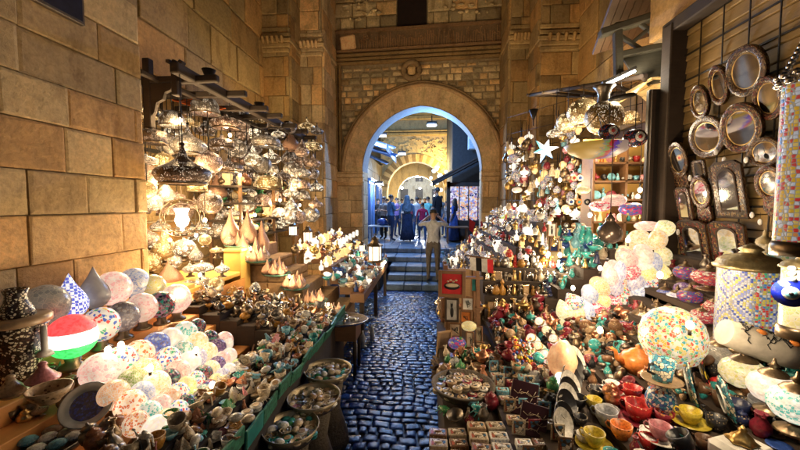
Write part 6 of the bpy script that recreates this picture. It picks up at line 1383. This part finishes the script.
# star lamp
p = AY(545, 150, 4.7); u = mpp(p)
t = E('star_lamp', 'glowing white and blue glass star lantern', 'star lantern', p, (0, 0, R(-10)), 13 * u)
def star(mb):
    c = [mb.bm.verts.new((0, -.22, 0)), mb.bm.verts.new((0, .22, 0))]; ring = []
    for k in range(12):
        a = k * math.pi / 6 + .2; r = (1.1 if k % 4 == 0 else .92) if k % 2 == 0 else .36; ring.append(mb.bm.verts.new((r * math.cos(a), 0, r * math.sin(a))))
    for k in range(12):
        mb.face([c[0], ring[k], ring[(k + 1) % 12]], (0, 0, 1, 0, 2, 0)[k // 2]); mb.face([c[1], ring[(k + 1) % 12], ring[k]], 0)
P('glass_points', None, star, [mat('star_white', (.9, .95, 1), .3, em=.8, ecol=(.85, .93, 1)), mat('star_teal', (.1, .5, .5), .3, em=.7, ecol=(.1, .7, .65)), mat('star_blue', (.1, .3, .8), .3, em=1.0, ecol=(.25, .5, 1))], t)
P('lead_edge', None, lambda mb: [mb.tube([(0, -.225, 0), ((1.1 if k % 4 == 0 else .92) * math.cos(k * math.pi / 6 + .2), -.01, (1.1 if k % 4 == 0 else .92) * math.sin(k * math.pi / 6 + .2))], .022, 4) for k in range(0, 12, 2)], [IRON], t)
plight(t, (0, -.6, -.2), 8, (.8, .88, 1))
# big hanging mosaic bowl, eye discs
p = AY(597, 148, 3.7); u = mpp(p)
t = E('hanging_bowl_lamp', 'wide boat-like mosaic bowl lamp, yellow, green, red and blue from left to right', 'hanging lamp', p)
def bandm():
    m, N, L, B = newmat('banded_mosaic'); co = coord(N, L); s = N.new('ShaderNodeSeparateXYZ'); nz = N.new('ShaderNodeTexVoronoi'); nz.inputs['Scale'].default_value = 22; L.new(co, nz.inputs['Vector']); L.new(nz.outputs['Position'], s.inputs[0]); sp = N.new('ShaderNodeSeparateColor'); L.new(nz.outputs['Color'], sp.inputs[0])
    ad = N.new('ShaderNodeMath'); ad.operation = 'MULTIPLY_ADD'; L.new(sp.outputs[0], ad.inputs[0]); ad.inputs[1].default_value = .14; L.new(s.outputs[0], ad.inputs[2])
    mr = N.new('ShaderNodeMapRange'); mr.inputs[1].default_value = -.3; mr.inputs[2].default_value = .36; L.new(ad.outputs[0], mr.inputs[0])
    r = ramp(N, L, mr.outputs[0], [(0, (.75, .45, .08)), (.22, (.35, .35, .3)), (.34, (.3, .5, .1)), (.48, (.7, .05, .03)), (.62, (.6, .05, .1)), (.74, (.15, .08, .6)), (.9, (.7, .5, .4))], True)
    L.new(mixc(N, L, 1.0, r.outputs[0], (.16, .16, .16), 'MULTIPLY'), B.inputs['Base Color']); L.new(r.outputs[0], B.inputs['Emission Color']); B.inputs['Emission Strength'].default_value = .18
    return m
P('glass_bowl', None, lambda mb: mb.lathe([(0, -.6), (.5, -.55), (.85, -.25), (1, .15), (.97, .2), (.8, -.2), (0, -.4)], 30), [bandm()], t, sc=(30 * u, 30 * u, 17 * u))
P('suspension', None, lambda mb: [mb.tube([(28 * u * math.cos(a), 28 * u * math.sin(a), 3 * u), (0, 0, 34 * u)], .004, 4) for a in (0.3, 2.4, 4.5)], [IRON], t)
def eyed(px, py, w, D_, label):
    p = AY(px, py, D_); u = mpp(p) * w / 2
    t = E('eye_ornament', label, 'ornament', p, (0, 0, 0), u, 'dark eye ornaments')
    P('ball', 'eyb', lambda mb: mb.ell((0, 0, 0), (1, .8, .82), 18, 12), [mosaic('dark_bead', [(.02, .02, .05), (.05, .08, .25), (.02, .02, .03), (.4, .05, .05), (.02, .02, .05)], 7, 0, (.02, .02, .02), .08)], t)
    P('eye', 'eyw', lambda mb: (mb.lathe([(0, 0), (.42, 0), (.38, .06), (0, .08)], 18, (0, -.78, 0), M=Matrix.Rotation(R(90), 3, 'X')), mb.lathe([(0, .07), (.2, .07), (0, .12)], 14, (0, -.78, 0), 1, M=Matrix.Rotation(R(90), 3, 'X'))), [C['white'], C['red']], t)
    P('cord', 'eyc', lambda mb: mb.tube([(0, 0, .8), (0, 0, 4)], .04, 4), [IRON], t)
eyed(609, 132, 20, 3.6, 'left dark round eye ornament over the mosaic bowl lamp'); eyed(635, 138, 22, 3.5, 'right dark round eye ornament above the shelves')
p = AY(610, 232, 3.3); u = mpp(p)
t = E('hanging_kettle', 'dark bulbous metal pendant lamp hanging over the heaped globes', 'hanging lamp', p, (0, 0, 0), 23 * u)
P('bulb_body', None, lambda mb: mb.lathe([(0, -.5), (.2, -.48), (.44, -.3), (.5, -.05), (.42, .2), (.24, .38), (.16, .5), (.2, .56), (.1, .7), (0, .9)], 24), [mat('dark_glazed_metal', (.08, .06, .05), .25, .6)], t); P('cord', None, lambda mb: mb.tube([(0, 0, .85), (0, 0, 4)], .02, 4), [IRON], t)
for px, py, w, pal, d in ((600, 206, 20, 'reddot', 'white and red dotted'), (614, 200, 22, 'pink', 'pink and lavender'), (632, 209, 24, 'redblue', 'violet-blue flowered'), (583, 190, 14, 'wheat', 'green conical'), (508, 218, 14, 'lime', 'yellow-green glowing'), (517, 190, 10, 'white', 'dim white')):
    mglobe(px, py, w, w * .55, pal, .8, f'{d} small mosaic dish lamp hanging in the right stall', D_=3.9 if px > 560 else 5.8, cap=False, sc=30, group='small hanging dish lamps')
# ---- shelf unit of small goods, facing the lane mouth
u_ = AY(588, 240, 4.4); v_ = AY(652, 240, 4.4); xs0, xs1 = u_.x, v_.x
su = E('goods_shelf', 'brown shelf unit crowded with tiny wares behind the hanging lamps', 'shelf', (xs0, 4.45, 0))
zs = [AY(600, y, 4.4).z for y in (240, 222, 200, 182, 164)]
P('board', None, lambda mb: [mb.box(((xs1 - xs0) / 2, .0, z), (xs1 - xs0, .3, .02)) for z in zs], [WOODM], su); P('back', None, lambda mb: mb.box(((xs1 - xs0) / 2, .16, 1.6), (xs1 - xs0, .02, 2.4)), [YELLOW], su)
P('upright', None, lambda mb: [mb.box((x, 0, 1.5), (.025, .3, 2.4)) for x in (0, (xs1 - xs0) * .5, xs1 - xs0)], [WOODM], su)
rows = []
for zi, z in enumerate(zs):
    x = xs0 + .05
    while x < xs1 - .03:
        s = RND.uniform(.07, .115); k = RND.choice(['vase', 'jar', 'oil_lamp', 'plate', 'cat', 'bottle', 'cup', 'ball_ornament']); c = RND.choice(['red', 'white', 'blue', 'cream', 'orange', 'glowing white', 'teal', 'brass', 'pink', 'yellow', 'maroon', 'glowing amber', 'black', 'sky'])
        rot = (R(80), 0, RND.uniform(-.3, .3)) if k == 'plate' else None
        o, d = ware(k, c, (x, 4.36, z + (.055 if k == 'plate' else .012)), s * (.75 if k != 'plate' else 1.0), rot, group='tiny wares on the shelf unit'); pp = proj((x, 4.36, z)); rows.append((o, d, pp[0], -z * 60)); x += s * .8
label_rows(rows, 'of the goods shelf', 3, 'board')
# ---- yellow pegboard with small pictures, and strings of charms
pb0, pb1 = AY(533, 228, 4.5), AY(574, 292, 4.5)
pbd = S('picture_board', 'pale yellow board hung with small framed pictures in the right stall', 'board', None, lambda mb: mb.box((0, 0, 0), (pb1.x - pb0.x + .1, .03, pb0.z - pb1.z), ch=.005), [mat('pale_yellow_board', (.62, .52, .30), .7)], ((pb0.x + pb1.x) / 2, 4.5, (pb0.z + pb1.z) / 2), (0, 0, R(-8)))
def pic(px, py, w, h, D_, fm, im, label, rot=0, tilt=0, group='small framed pictures', motif=None):
    p = AY(px, py, D_); u = mpp(p)
    t = E('framed_picture', label, 'picture', p, (R(tilt), 0, R(rot)), 1, group); W_, H_ = w * u, h * u
    b_ = min(W_, H_) * .13
    P('frame', None, lambda mb: [mb.box((sx * (W_ / 2 - b_ / 2), 0, 0), (b_, .025, H_), ch=.003) for sx in (-1, 1)] + [mb.box((0, .001, sz * (H_ / 2 - b_ / 2)), (W_ - 2 * b_ + .002, .022, b_), ch=.003) for sz in (-1, 1)], [fm], t)
    P('picture', None, lambda mb: mb.box((0, .006, 0), (W_ - 2 * b_ + .004, .008, H_ - 2 * b_ + .004)), [im], t)
    if motif:
        def mo(mb):
            s = min(W_, H_)
            if motif == 'cat': mb.ell((0, 0, -.1 * H_), (.12 * W_, .004, .22 * H_), 10, 8); mb.ell((-.02 * W_, 0, .18 * H_), (.08 * W_, .004, .09 * H_), 10, 8); [mb.prism([(x, .2 * H_), (x + .05 * W_, .2 * H_), (x + .02 * W_, .33 * H_)], -.003, .003) for x in (-.1 * W_, .02 * W_)]
            elif motif == 'dish': mb.ell((0, 0, -.08 * H_), (.3 * W_, .006, .14 * H_), 16, 8, 1); mb.ell((0, -.003, -.05 * H_), (.24 * W_, .006, .08 * H_), 16, 8); [mb.ell((-.15 * W_ + .1 * W_ * k, -.002, (.09 + .05 * (k % 2)) * H_), (.05 * W_, .005, .035 * H_), 8, 5) for k in range(4)]
            else:
                rn = random.Random(int(px * 7 + py)); [mb.tube([(rn.uniform(-.25, .25) * W_, 0, rn.uniform(-.28, .28) * H_) for _ in range(3)], s * .035, 5) for _ in range(3)]
        P('motif', None, mo, [BLACK if motif != 'dish' else C['cream'], C['black']], t)
    return t
CRM = C['cream']; WHT = C['white']
rn = random.Random(12)
for i, (px, py, w, h, im, mo_, d) in enumerate(((552, 230, 9, 14, WHT, 'cat', 'upright picture of a dark figure on white'), (554, 245, 9, 14, C['navy'], None, 'deep blue picture'), (537, 243, 8, 8, WHT, 'x', 'upper left little picture'), (537, 252, 8, 8, CRM, 'x', 'lower left little picture'), (526, 256, 8, 8, WHT, 'x', 'leftmost small picture'),
        (528, 263, 8, 7, CRM, 'x', 'brown-framed miniature under the leftmost'), (536, 261, 8, 8, CRM, 'x', 'tilted miniature'), (545, 238, 6, 6, CRM, None, 'tiny square token'), (520, 257, 6, 6, C['pink'], None, 'pink miniature'), (545, 249, 6, 7, WHT, 'x', 'white token picture'), (563, 262, 9, 10, C['blue'], None, 'turquoise glass picture'))):
    pic(px, py, w, h, 4.44, WOODM, im, f'{d} on the yellow board', rn.uniform(-8, 8), 0, motif=mo_)
for i, (px, py) in enumerate(((519, 268), (528, 272), (519, 262), (544, 258), (546, 266), (566, 226), (574, 226), (582, 226), (571, 202), (579, 202), (587, 202), (568, 178), (574, 178), (580, 178))):
    p = AY(px, py, 4.35); S('round_charm', f'round medallion charm, {ordn(i)} counting from the yellow board upwards', 'charm', 'rch', lambda mb: (mb.lathe([(0, 0), (.8, 0), (1, .15), (.8, .3), (0, .25)], 16, M=Matrix.Rotation(R(90), 3, 'X')), mb.lathe([(0, .3), (.5, .3), (0, .36)], 12, mi=1, M=Matrix.Rotation(R(90), 3, 'X'))), [C[('black', 'brown', 'cream', 'white', 'orange')[i % 5]], C[('white', 'cream', 'red', 'blue', 'teal')[i % 5]]], p, (0, 0, 0), 3.2 * mpp(p), 'round charms on strings')
# ---- steep far rack on the right up to the gate
FR_ = [(.32 + .115 * k, .435 + .115 * k, .62 + .145 * k) for k in range(9)]
fk = E('steep_rack', 'steep dark rack of glittering figurines between counter and gate', 'display shelf', (.3, 4.05, 0))
P('step', None, lambda mb: [mb.box(((a + b) / 2 - .3, 1.65, z / 2), (b - a - .002, 3.3 - .02 * k, z)) for k, (a, b, z) in enumerate(FR_)], [WOODK], fk)
bedK = Bed()
C['glow_beads'] = mosaic('glow_painted_beads', [(.9, .9, .9), (.5, .6, .9), (.9, .6, .6), (.3, .3, .35), (.95, .9, .7), (.4, .8, .7)], 9, .8, (.2, .2, .25), .1); CN['glow_beads'] = 'glowing beaded'  # emission stands in for lamplight sparkling on the beads
fill(bedK, FR_[:3], 4.08, 7.2, ['cat', 'bust', 'vase', 'obelisk', 'bottle', 'jar', 'camel'], ['glow_beads', 'silver', 'brass', 'white', 'steel', 'glow_beads', 'bronze', 'glowing white'], .125, 'steep rack,', 'figurines on the steep rack', cond=lambda p: True)
fill(bedK, FR_[3:], 4.08, 7.2, ['cat', 'bust', 'vase', 'oil_lamp', 'bottle', 'jar', 'obelisk'], ['glow_beads', 'white', 'glow_beads', 'glowing white', 'silver', 'silver', 'brass', 'glowing amber', 'glow_beads', 'cream', 'red'], .12, 'upper steep rack,', 'figurines on the upper steep rack', heap=.15, jit=.15)
for i, q in enumerate(((497, 225, 6.3), (507, 262, 5.3), (492, 290, 5.0), (515, 205, 5.9), (540, 205, 5.2), (560, 180, 4.9), (590, 215, 3.95), (640, 190, 4.0), (560, 255, 3.9))):  # bulbs added to light the far rack and hanging wares
    b = S('added_bulb', f'added bulb over the glittering far right wares, {ordn(i)} in order', 'light bulb', 'bareb', None, [BULB, IRON], AY(*q), group='added bulbs of the far right rack'); plight(b, (-.05, -.05, -.05), 8, (1, .78, .5))
# hanging strings of small shiny things, upper far right
rows = []
for i in range(190):
    px = RND.uniform(507, 590); py = RND.uniform(128 + max(0, 560 - px) * .35, 222); D_ = 6.4 - (px - 505) / 85 * 1.5 + RND.uniform(-.2, .2)
    if math.hypot(px - 545, py - 150) < 15 or math.hypot(px - 597, py - 148) < 22: continue
    k, m, nm = RND.choice((('oil_lamp', 'glowing white', 0), ('ball_ornament', 'glow_beads', 0), ('bottle', 'brass', 0), ('jar', 'bronze', 0), ('ball_ornament', 'pink', 0), ('ball_ornament', 'silver', 0), ('jar', 'glow_beads', 0), ('bottle', 'sky', 0), ('oil_lamp', 'brass', 0), ('ball_ornament', 'glowing amber', 0), ('cat', 'cream', 0), ('jar', 'maroon', 0), ('oil_lamp', 'glowing white', 0)))
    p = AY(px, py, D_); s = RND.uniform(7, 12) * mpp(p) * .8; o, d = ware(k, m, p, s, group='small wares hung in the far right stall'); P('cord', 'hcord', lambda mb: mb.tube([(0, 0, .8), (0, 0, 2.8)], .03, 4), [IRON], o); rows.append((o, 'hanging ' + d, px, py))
label_rows(rows, 'hung beyond the star lamp', 9)
S('hanging_net', 'dark net and strings carrying small wares beside the right pier', 'net', None, lambda mb: [mb.tube([(0 + .18 * k, 0 - .27 * k, 0), (.18 * k, -.27 * k, -1.75)], .004, 4) for k in range(8)] + [mb.tube([(0, 0, -.3 * j), (1.26, -1.89, -.3 * j)], .004, 4) for j in range(6)], [IRON], AY(507, 118, 6.6))
# teal glass heap
rows = []
for i in range(40):
    px = RND.uniform(560, 602); py = RND.uniform(232, 272); p = AY(px, py, 3.6 + RND.uniform(-.25, .2)); o, d = ware(RND.choice(['jar', 'vase', 'cat', 'bowl', 'shell']), RND.choice(['teal', 'teal', 'sky', 'blue', 'navy', 'teal', 'silver']), p, RND.uniform(9, 14) * mpp(p) * .8, group='turquoise glass pieces'); rows.append((o, d, px, py))
label_rows(rows, 'of the turquoise glass heap', 9)
fill(Bed(), [(1.16 + .12 * k, 1.28 + .12 * k, 1.05 + .1 * k) for k in range(6)], 3.54, 4.05, ['jar', 'vase', 'cat', 'bottle', 'bust'], ['silver', 'teal', 'navy', 'brass', 'sky', 'cream', 'steel'], .09, 'dark plinth', 'wares on the dark plinth')
th = S('dark_plinth', 'dark stepped plinth under the turquoise glass heap', 'plinth', None, lambda mb: [mb.box((.0 + .12 * k, 0, (1.05 + .1 * k) / 2), (.118, .55, 1.05 + .1 * k)) for k in range(6)], [WOODK], (1.22, 3.8, 0))
# ---- picture stand at the lane edge
fs = E('picture_stand', 'tall wooden stand at the lane edge carrying framed pictures and mosaic bowls', 'stand', (.2, 3.4, 0))
P('post', None, lambda mb: [mb.box((x, y, .7), (.035, .035, 1.4), (0, R(-2), 0)) for x in (0, .3) for y in (0, .22)], [WOODM], fs); P('back_board', None, lambda mb: [mb.box((.15, .24, .3 + .42 * k), (.34, .02, .36)) for k in range(3)], [WOODL], fs); P('rail', None, lambda mb: [mb.box((.15, -.01, .38 + .3 * k), (.36, .05, .02)) for k in range(4)], [WOODM], fs)
REDV = pl('red_velvet', (.42, .015, .02), .8)
pic(452, 284, 27, 27, 3.25, WOODM, REDV, 'large red velvet picture with a cream embroidered dish, at the lane edge', -6, -4, motif='dish', group=None)
for a in ((452, 310, 14, 24, 3.22, WOODK, WHT, 'upright picture of a black cat on white on the stand', -5, 0, 'pictures on the lane stand', 'cat'), (468, 304, 13, 15, 3.3, WOODM, WHT, 'pinkish picture, upper right on the stand', -8, 0, 'pictures on the lane stand', 'x'), (466, 317, 12, 13, 3.28, WOODM, C['orange'], 'orange-toned picture below the pinkish one', -8, 0, 'pictures on the lane stand', 'x'),
          (455, 330, 13, 15, 3.2, WOODM, CRM, 'small picture with a dark pyramid shape on cream', -4, 0, 'pictures on the lane stand', 'x'), (444, 308, 8, 22, 3.35, WOODM, C['brown'], 'brown side panel picture at the street edge of the stand', 40, 0, 'pictures on the lane stand', None), (475, 285, 8, 14, 3.4, WOODM, C['teal'], 'dark little picture behind the red velvet one', -12, 0, 'pictures on the lane stand', None),
          (444, 345, 16, 30, 3.1, WOODL, C['tan'], 'tan backing board leaning at the street edge', 30, 8, 'pictures on the lane stand', None), (470, 340, 8, 17, 3.0, WOODM, CRM, 'cream four-part picture, upper left', -14, 0, 'pictures on the lane stand', 'x'), (479, 334, 7, 16, 3.05, WOODM, CRM, 'cream four-part picture, upper right', -14, 0, 'pictures on the lane stand', 'x'),
          (470, 358, 9, 18, 2.95, WOODM, CRM, 'cream four-part picture, lower left', -14, 0, 'pictures on the lane stand', 'x'), (480, 350, 8, 17, 3.0, WOODM, CRM, 'cream four-part picture, lower right', -14, 0, 'pictures on the lane stand', 'x')):
    pic(*a[:10], group=a[10], motif=a[11])
for px, py, w, pal, d in ((469, 326, 15, 'yellow', 'yellow and blue starred'), (457, 343, 18, 'redblue', 'violet and pink'), (449, 359, 18, 'blue', 'cobalt and white'), (456, 369, 18, 'red', 'red and cream')):
    mglobe(px, py, w, w * .62, pal, .55, f'{d} mosaic bowl lamp on the lane picture stand', D_=2.95, cap=False, sc=30, group='mosaic bowls on the lane stand')
# flag
p = AY(470, 257, 3.1); u = mpp(p)
fg_ = E('flag', 'black, white and red striped flag hung from a stick behind the velvet picture', 'flag', p, (0, R(6), R(-6)))
for k, (c, nm) in enumerate(((C['white'], 'white_stripe'), (C['black'], 'black_stripe'), (C['white'], 'white_stripe'), (pl('flag_red', (.6, .01, .02), .7), 'red_stripe'))):
    P(nm, None, lambda mb: mb.prism([((5.6 * k) * u, 0), ((5.6 * k + 5.6) * u, 0), ((5.6 * k + 7.6) * u, -13 * u), ((5.6 * k + 2.0) * u, -13 * u)], -.004 + .008 * math.sin(k * 2), .004 + .008 * math.sin(k * 2)), [c], fg_)
P('stick', None, lambda mb: mb.tube([(-4 * u, 0, 1 * u), (26 * u, 0, 1 * u)], .008, 6), [WOODM], fg_)
# blue-lit jumble beside the steps
jt = E('gate_table', 'low table of silvery wares lit blue beside the gate steps', 'table', (.45, 7.35, 0))
P('top', None, lambda mb: [mb.box((.0 + .18 * k, .9, (.55 + .13 * k) / 2), (.178, 2.2, .55 + .13 * k)) for k in range(5)], [C['navy']], jt)
bedJ = Bed(); fill(bedJ, [(.38 + .18 * k, .53 + .18 * k, .55 + .13 * k) for k in range(5)], 7.3, 9.3, ['vase', 'shell', 'cat', 'bust', 'jar', 'pebble'], ['grey', 'white', 'silver', 'sky', 'grey'], .15, 'gate table,', 'silvery wares beside the gate steps')
S('red_pennant', 'small red pennant standing among the wares beside the gate steps', 'pennant', None, lambda mb: (mb.prism([(0, 0), (.16, -.12), (.1, -.38), (0, -.3)], 0, .01), mb.tube([(0, 0, .05), (0, 0, -.7)], .008, 5, mi=1)), [REDV, IRON], AY(469, 218, 9.0))
S('dark_crate', 'dark crate at the left foot of the gate steps', 'crate', None, lambda mb: (mb.box((0, 0, .35), (.5, .6, .7), ch=.02), [mb.box((0, -.31, .12 + .16 * k), (.48, .02, .1)) for k in range(4)]), [BLACK], (-1.35, 8.3, 0))
# ---- near counter: round boxes, card boxes, scripts
PATT = mosaic('ink_pattern', [(.7, .6, .45), (.65, .55, .4), (.35, .1, .06), (.7, .62, .5), (.05, .12, .2), (.6, .5, .35), (.05, .04, .03)], 5, 0, (.1, .06, .03), .05)
rows = []
p = AZ(463, 392, .74)
S('round_basket', 'round basket of little round inlaid boxes at the lane edge', 'basket', None, lambda mb: (mb.lathe([(0, 0), (.17, 0), (.2, .05), (.21, .06), (.19, .06), (.16, .015), (0, .015)], 24)), [MATS['basket_weave']], p); bedR.add(p, .17)
for k in range(26):
    a = k * 2.4; q = .18 * math.sqrt((k + .5) / 26); o, d = ware('round_box', RND.choice(['cream', 'tan', 'cream', 'maroon', 'sky', 'white']), (p.x + q * math.cos(a), p.y + q * math.sin(a), p.z + .02 + (.03 if k < 8 else 0)), .062, None, None, 'round boxes in the basket', PATT); pp = proj(o.location); rows.append((o, d, pp[0], pp[1]))
label_rows(rows, 'in the round basket', 4.5)
p = AZ(445, 358, .55); S('pine_heap', 'brown heap of dried twigs and cones under the picture stand', 'heap', None, lambda mb: [mb.tube([(RND.uniform(-.15, .15), RND.uniform(-.12, .12), RND.uniform(0, .12)), (RND.uniform(-.2, .2), RND.uniform(-.16, .16), RND.uniform(0, .16))], .012, 5) for _ in range(120)], [mat('twigs', (.12, .08, .05), .8)], (p.x + .06, p.y - .35, .55))
def brow(x0, y0, n, m_, dx, dy, w, kinds, cols, label, grp):
    rows = []
    for i in range(n):
        for j in range(m_):
            x, y = x0 + j * dx, y0 + i * dy + j * .01
            zt = max((z for a, b, z in RT if a <= x), default=.70)
            k = RND.choice(kinds); c = RND.choice(cols); P_ = Vector((x, y, zt)); 
            o, d = ware(k, c, P_, w, RND.uniform(-.12, .12), None, grp, PATT); bedR.add(P_, w * .4); pp = proj(P_); rows.append((o, d, x * 100, -i * 10))
    label_rows(rows, label, 3)
brow(.06, 1.42, 6, 4, .105, .088, .105, ['inlay_box'], ['cream', 'tan', 'white', 'cream', 'brown', 'tan'], 'of the lane-edge boxes', 'little inlaid boxes')
brow(.48, 1.42, 12, 3, .085, .10, .085, ['inlay_box', 'inlay_box', 'picture'], ['cream', 'brown', 'white', 'tan', 'sky', 'cream', 'maroon'], 'of the long box block', 'little card boxes')
def script(px, py, w, h, label, rz, seed):
    p = AR(px, py + h * .4); u = mpp(p); c = p + Vector((0, 0, h * .4 * u)); bedR.add(p, .07)
    t = E('script_panel', label, 'panel', c, (R(-38), 0, rz), 1, 'dark script panels'); W_, H_ = w * u, h * u
    P('panel', None, lambda mb: mb.box((0, 0, 0), (W_, .014, H_), ch=.003), [pl('dark_plum', (.035, .012, .02), .35)], t)
    def sc_(mb):
        rn = random.Random(seed)
        for k in range(9):
            x = (-.36 + .09 * k) * W_; z = (-.3 + .22 * (k % 3)) * H_
            mb.tube([(x, -.009, z), (x + .01, -.009, z + rn.uniform(.06, .16) * H_)], .0014, 4)
            mb.tube([(x - .03 + .012 * i, -.009, z + .007 * math.sin(i * 1.3 + k)) for i in range(6)], .0014, 4)
    P('calligraphy', None, sc_, [C['cream']], t)
script(523, 398, 26, 32, 'dark plum panel with cream flowing script, upper of two', -.5, 4); script(533, 420, 26, 30, 'dark plum panel with cream flowing script, lower of two', -.5, 9)
# beaded pouch
p = AR(522, 372); u = mpp(p); S('beaded_pouch', 'hanging bunch of tiny bright beads, red, yellow and blue', 'beadwork', None, lambda mb: [mb.ell((RND.uniform(-9, 9) * u, RND.uniform(-4, 4) * u, RND.uniform(0, 34) * u * 1), 1.5 * u, 6, 4, mi=RND.randrange(5)) for _ in range(260)], [C['red'], C['yellow'], C['blue'], C['white'], C['orange']], p); bedR.add(p, .05)
# ---- crowd of wares filling the rest of the counter
DK = ['bronze', 'brown', 'steel', 'black', 'maroon', 'brass', 'terracotta', 'copper']
fill(bedR, RT[:5], 1.9, 2.9, ['jar', 'vase', 'bowl', 'round_box', 'teapot', 'oil_lamp', 'cat', 'scarab'], DK + ['teal', 'cream', 'green', 'grey', 'tan'], .095, 'mid counter,', 'dark wares on the middle counter')
fill(bedR, RT[3:12], 1.9, 3.4, ['oil_lamp', 'jar', 'vase', 'bowl', 'ball_ornament'], ['bronze', 'maroon', 'black', 'brown', 'steel', 'teal', 'copper', 'tan'], .08, 'gap counter,', 'dark wares in the gaps of the counter', pitch=.8)
fill(bedR, RT[:7], 2.9, 4.4, ['cat', 'bust', 'vase', 'obelisk', 'bottle', 'jar', 'camel', 'oil_lamp'], DK + ['silver', 'brass', 'brass', 'tan', 'amber', 'cream', 'red', 'silver'], .12, 'far counter,', 'brass figurines on the far counter', cond=lambda p: not (p.x < .62 and p.y < 3.75))
fill(bedR, RT[3:12], 1.2, 1.9, ['cup', 'jar', 'vase', 'bowl', 'plate', 'cup'], ['black', 'maroon', 'red', 'blue', 'white', 'brown', 'navy', 'teal', 'brown', 'terracotta', 'black', 'grey'], .085, 'near counter,', 'glazed pots filling the near counter')
fill(bedR, RT[5:10], 1.9, 2.9, ['jar', 'vase', 'oil_lamp', 'cup', 'bowl', 'oil_lamp'], ['maroon', 'red', 'brown', 'bronze', 'terracotta', 'brown', 'green', 'black', 'bronze', 'steel'], .10, 'inner counter,', 'red-brown pots on the inner counter')
rows = []
for i in range(70):                                    # bronze pots standing on and behind the upper counter
    px = RND.uniform(640, 790); py = RND.uniform(262, 345); x = 2.28 - max(0, (py - 262)) * .006; p = AX(px, py, x)
    if p.z < .72 + .036 * ((x - .1) / .16) or not (0.9 < p.y < 3.4): continue
    o, d = ware(RND.choice(['jar', 'oil_lamp', 'oil_lamp', 'vase', 'bowl']), RND.choice(['bronze', 'bronze', 'steel', 'maroon', 'brown', 'copper', 'redb' if False else 'red']), p, RND.uniform(11, 18) * mpp(p) * .8, group='bronze lamp pots under the mirrors'); rows.append((o, d, px, py))
label_rows(rows, 'of bronze pots under the mirrors', 14)
us = E('upper_shelf', 'dark stepped shelf under the mirrors holding bronze pots', 'shelf', (1.75, 1.0, 0))
P('step', None, lambda mb: [mb.box((.06 + .12 * k, 1.2, (1.12 + .1 * k) / 2), (.118, 2.5, 1.12 + .1 * k)) for k in range(5)], [WOODK], us)

for i, q in enumerate(((-2.5, 3.9, 3.40), (-2.55, 5.2, 3.40), (-2.6, 6.4, 3.40), (1.75, 6.1, 3.45), (2.3, 4.8, 3.45))):  # invented uplighters, added to wash the upper walls with warm light
    t = E('uplighter', f'added uplighter on the left awning frame, {ordn(i)} from near' if i < 3 else f'added uplighter on top of the right awning frame, {("far", "near")[i - 3]} one', 'lamp', q, group='added uplighters on the awning frames')
    P('shade', 'upcone', lambda mb: (mb.lathe([(.02, -.04), (.03, 0), (.075, .12), (.07, .12), (.025, .01), (0, .01)], 14), mb.tube([(0, 0, -.15), (0, 0, -.02)], .01, 5)), [IRON], t)
    plight(t, (0, 0, .09), (3, 11, 22, 27, 12)[i], (1, .74, .36), .03)
# stepped front shelf closing the near end of the steep rack
ef = E('end_shelf', 'small stepped shelf of brass and silver figurines at the near end of the steep rack', 'display shelf', (.62, 3.5, 0))
EF = [(.76 + .13 * k, 3.56 + .11 * k) for k in range(5)]
P('step', None, lambda mb: [mb.box((.38, y - 3.5, z / 2), (.8, .108, z)) for z, y in EF], [WOODK], ef)
rows = []
for k, (z, y) in enumerate(EF):
    x = .66
    while x < 1.38:
        s = RND.uniform(.09, .14); o, d = ware(RND.choice(['cat', 'bust', 'vase', 'obelisk', 'camel', 'bottle', 'jar', 'picture']), RND.choice(['silver', 'brass', 'brass', 'bronze', 'amber', 'red', 'silver', 'steel', 'cream']), (x, y, z), s * .8, RND.uniform(-.5, .5), group='figurines on the end shelf'); rows.append((o, d, x * 100, -k * 10)); x += s * .55
label_rows(rows, 'of the stepped end shelf', 3, 'step')
rows = []
for i in range(60):                                    # wares hung and stacked against the slab above the end shelf
    px = RND.uniform(508, 556); py = RND.uniform(205, 285); p = AY(px, py, 4.0)
    o, d = ware(RND.choice(['bottle', 'cat', 'obelisk', 'jar', 'oil_lamp', 'ball_ornament']), RND.choice(['silver', 'glow_beads', 'brass', 'white', 'cream', 'glowing white', 'steel', 'red']), p, RND.uniform(.06, .09), group='silver wares on the slab of the steep rack'); rows.append((o, d, px, py))
label_rows(rows, 'at the steep rack end', 9)
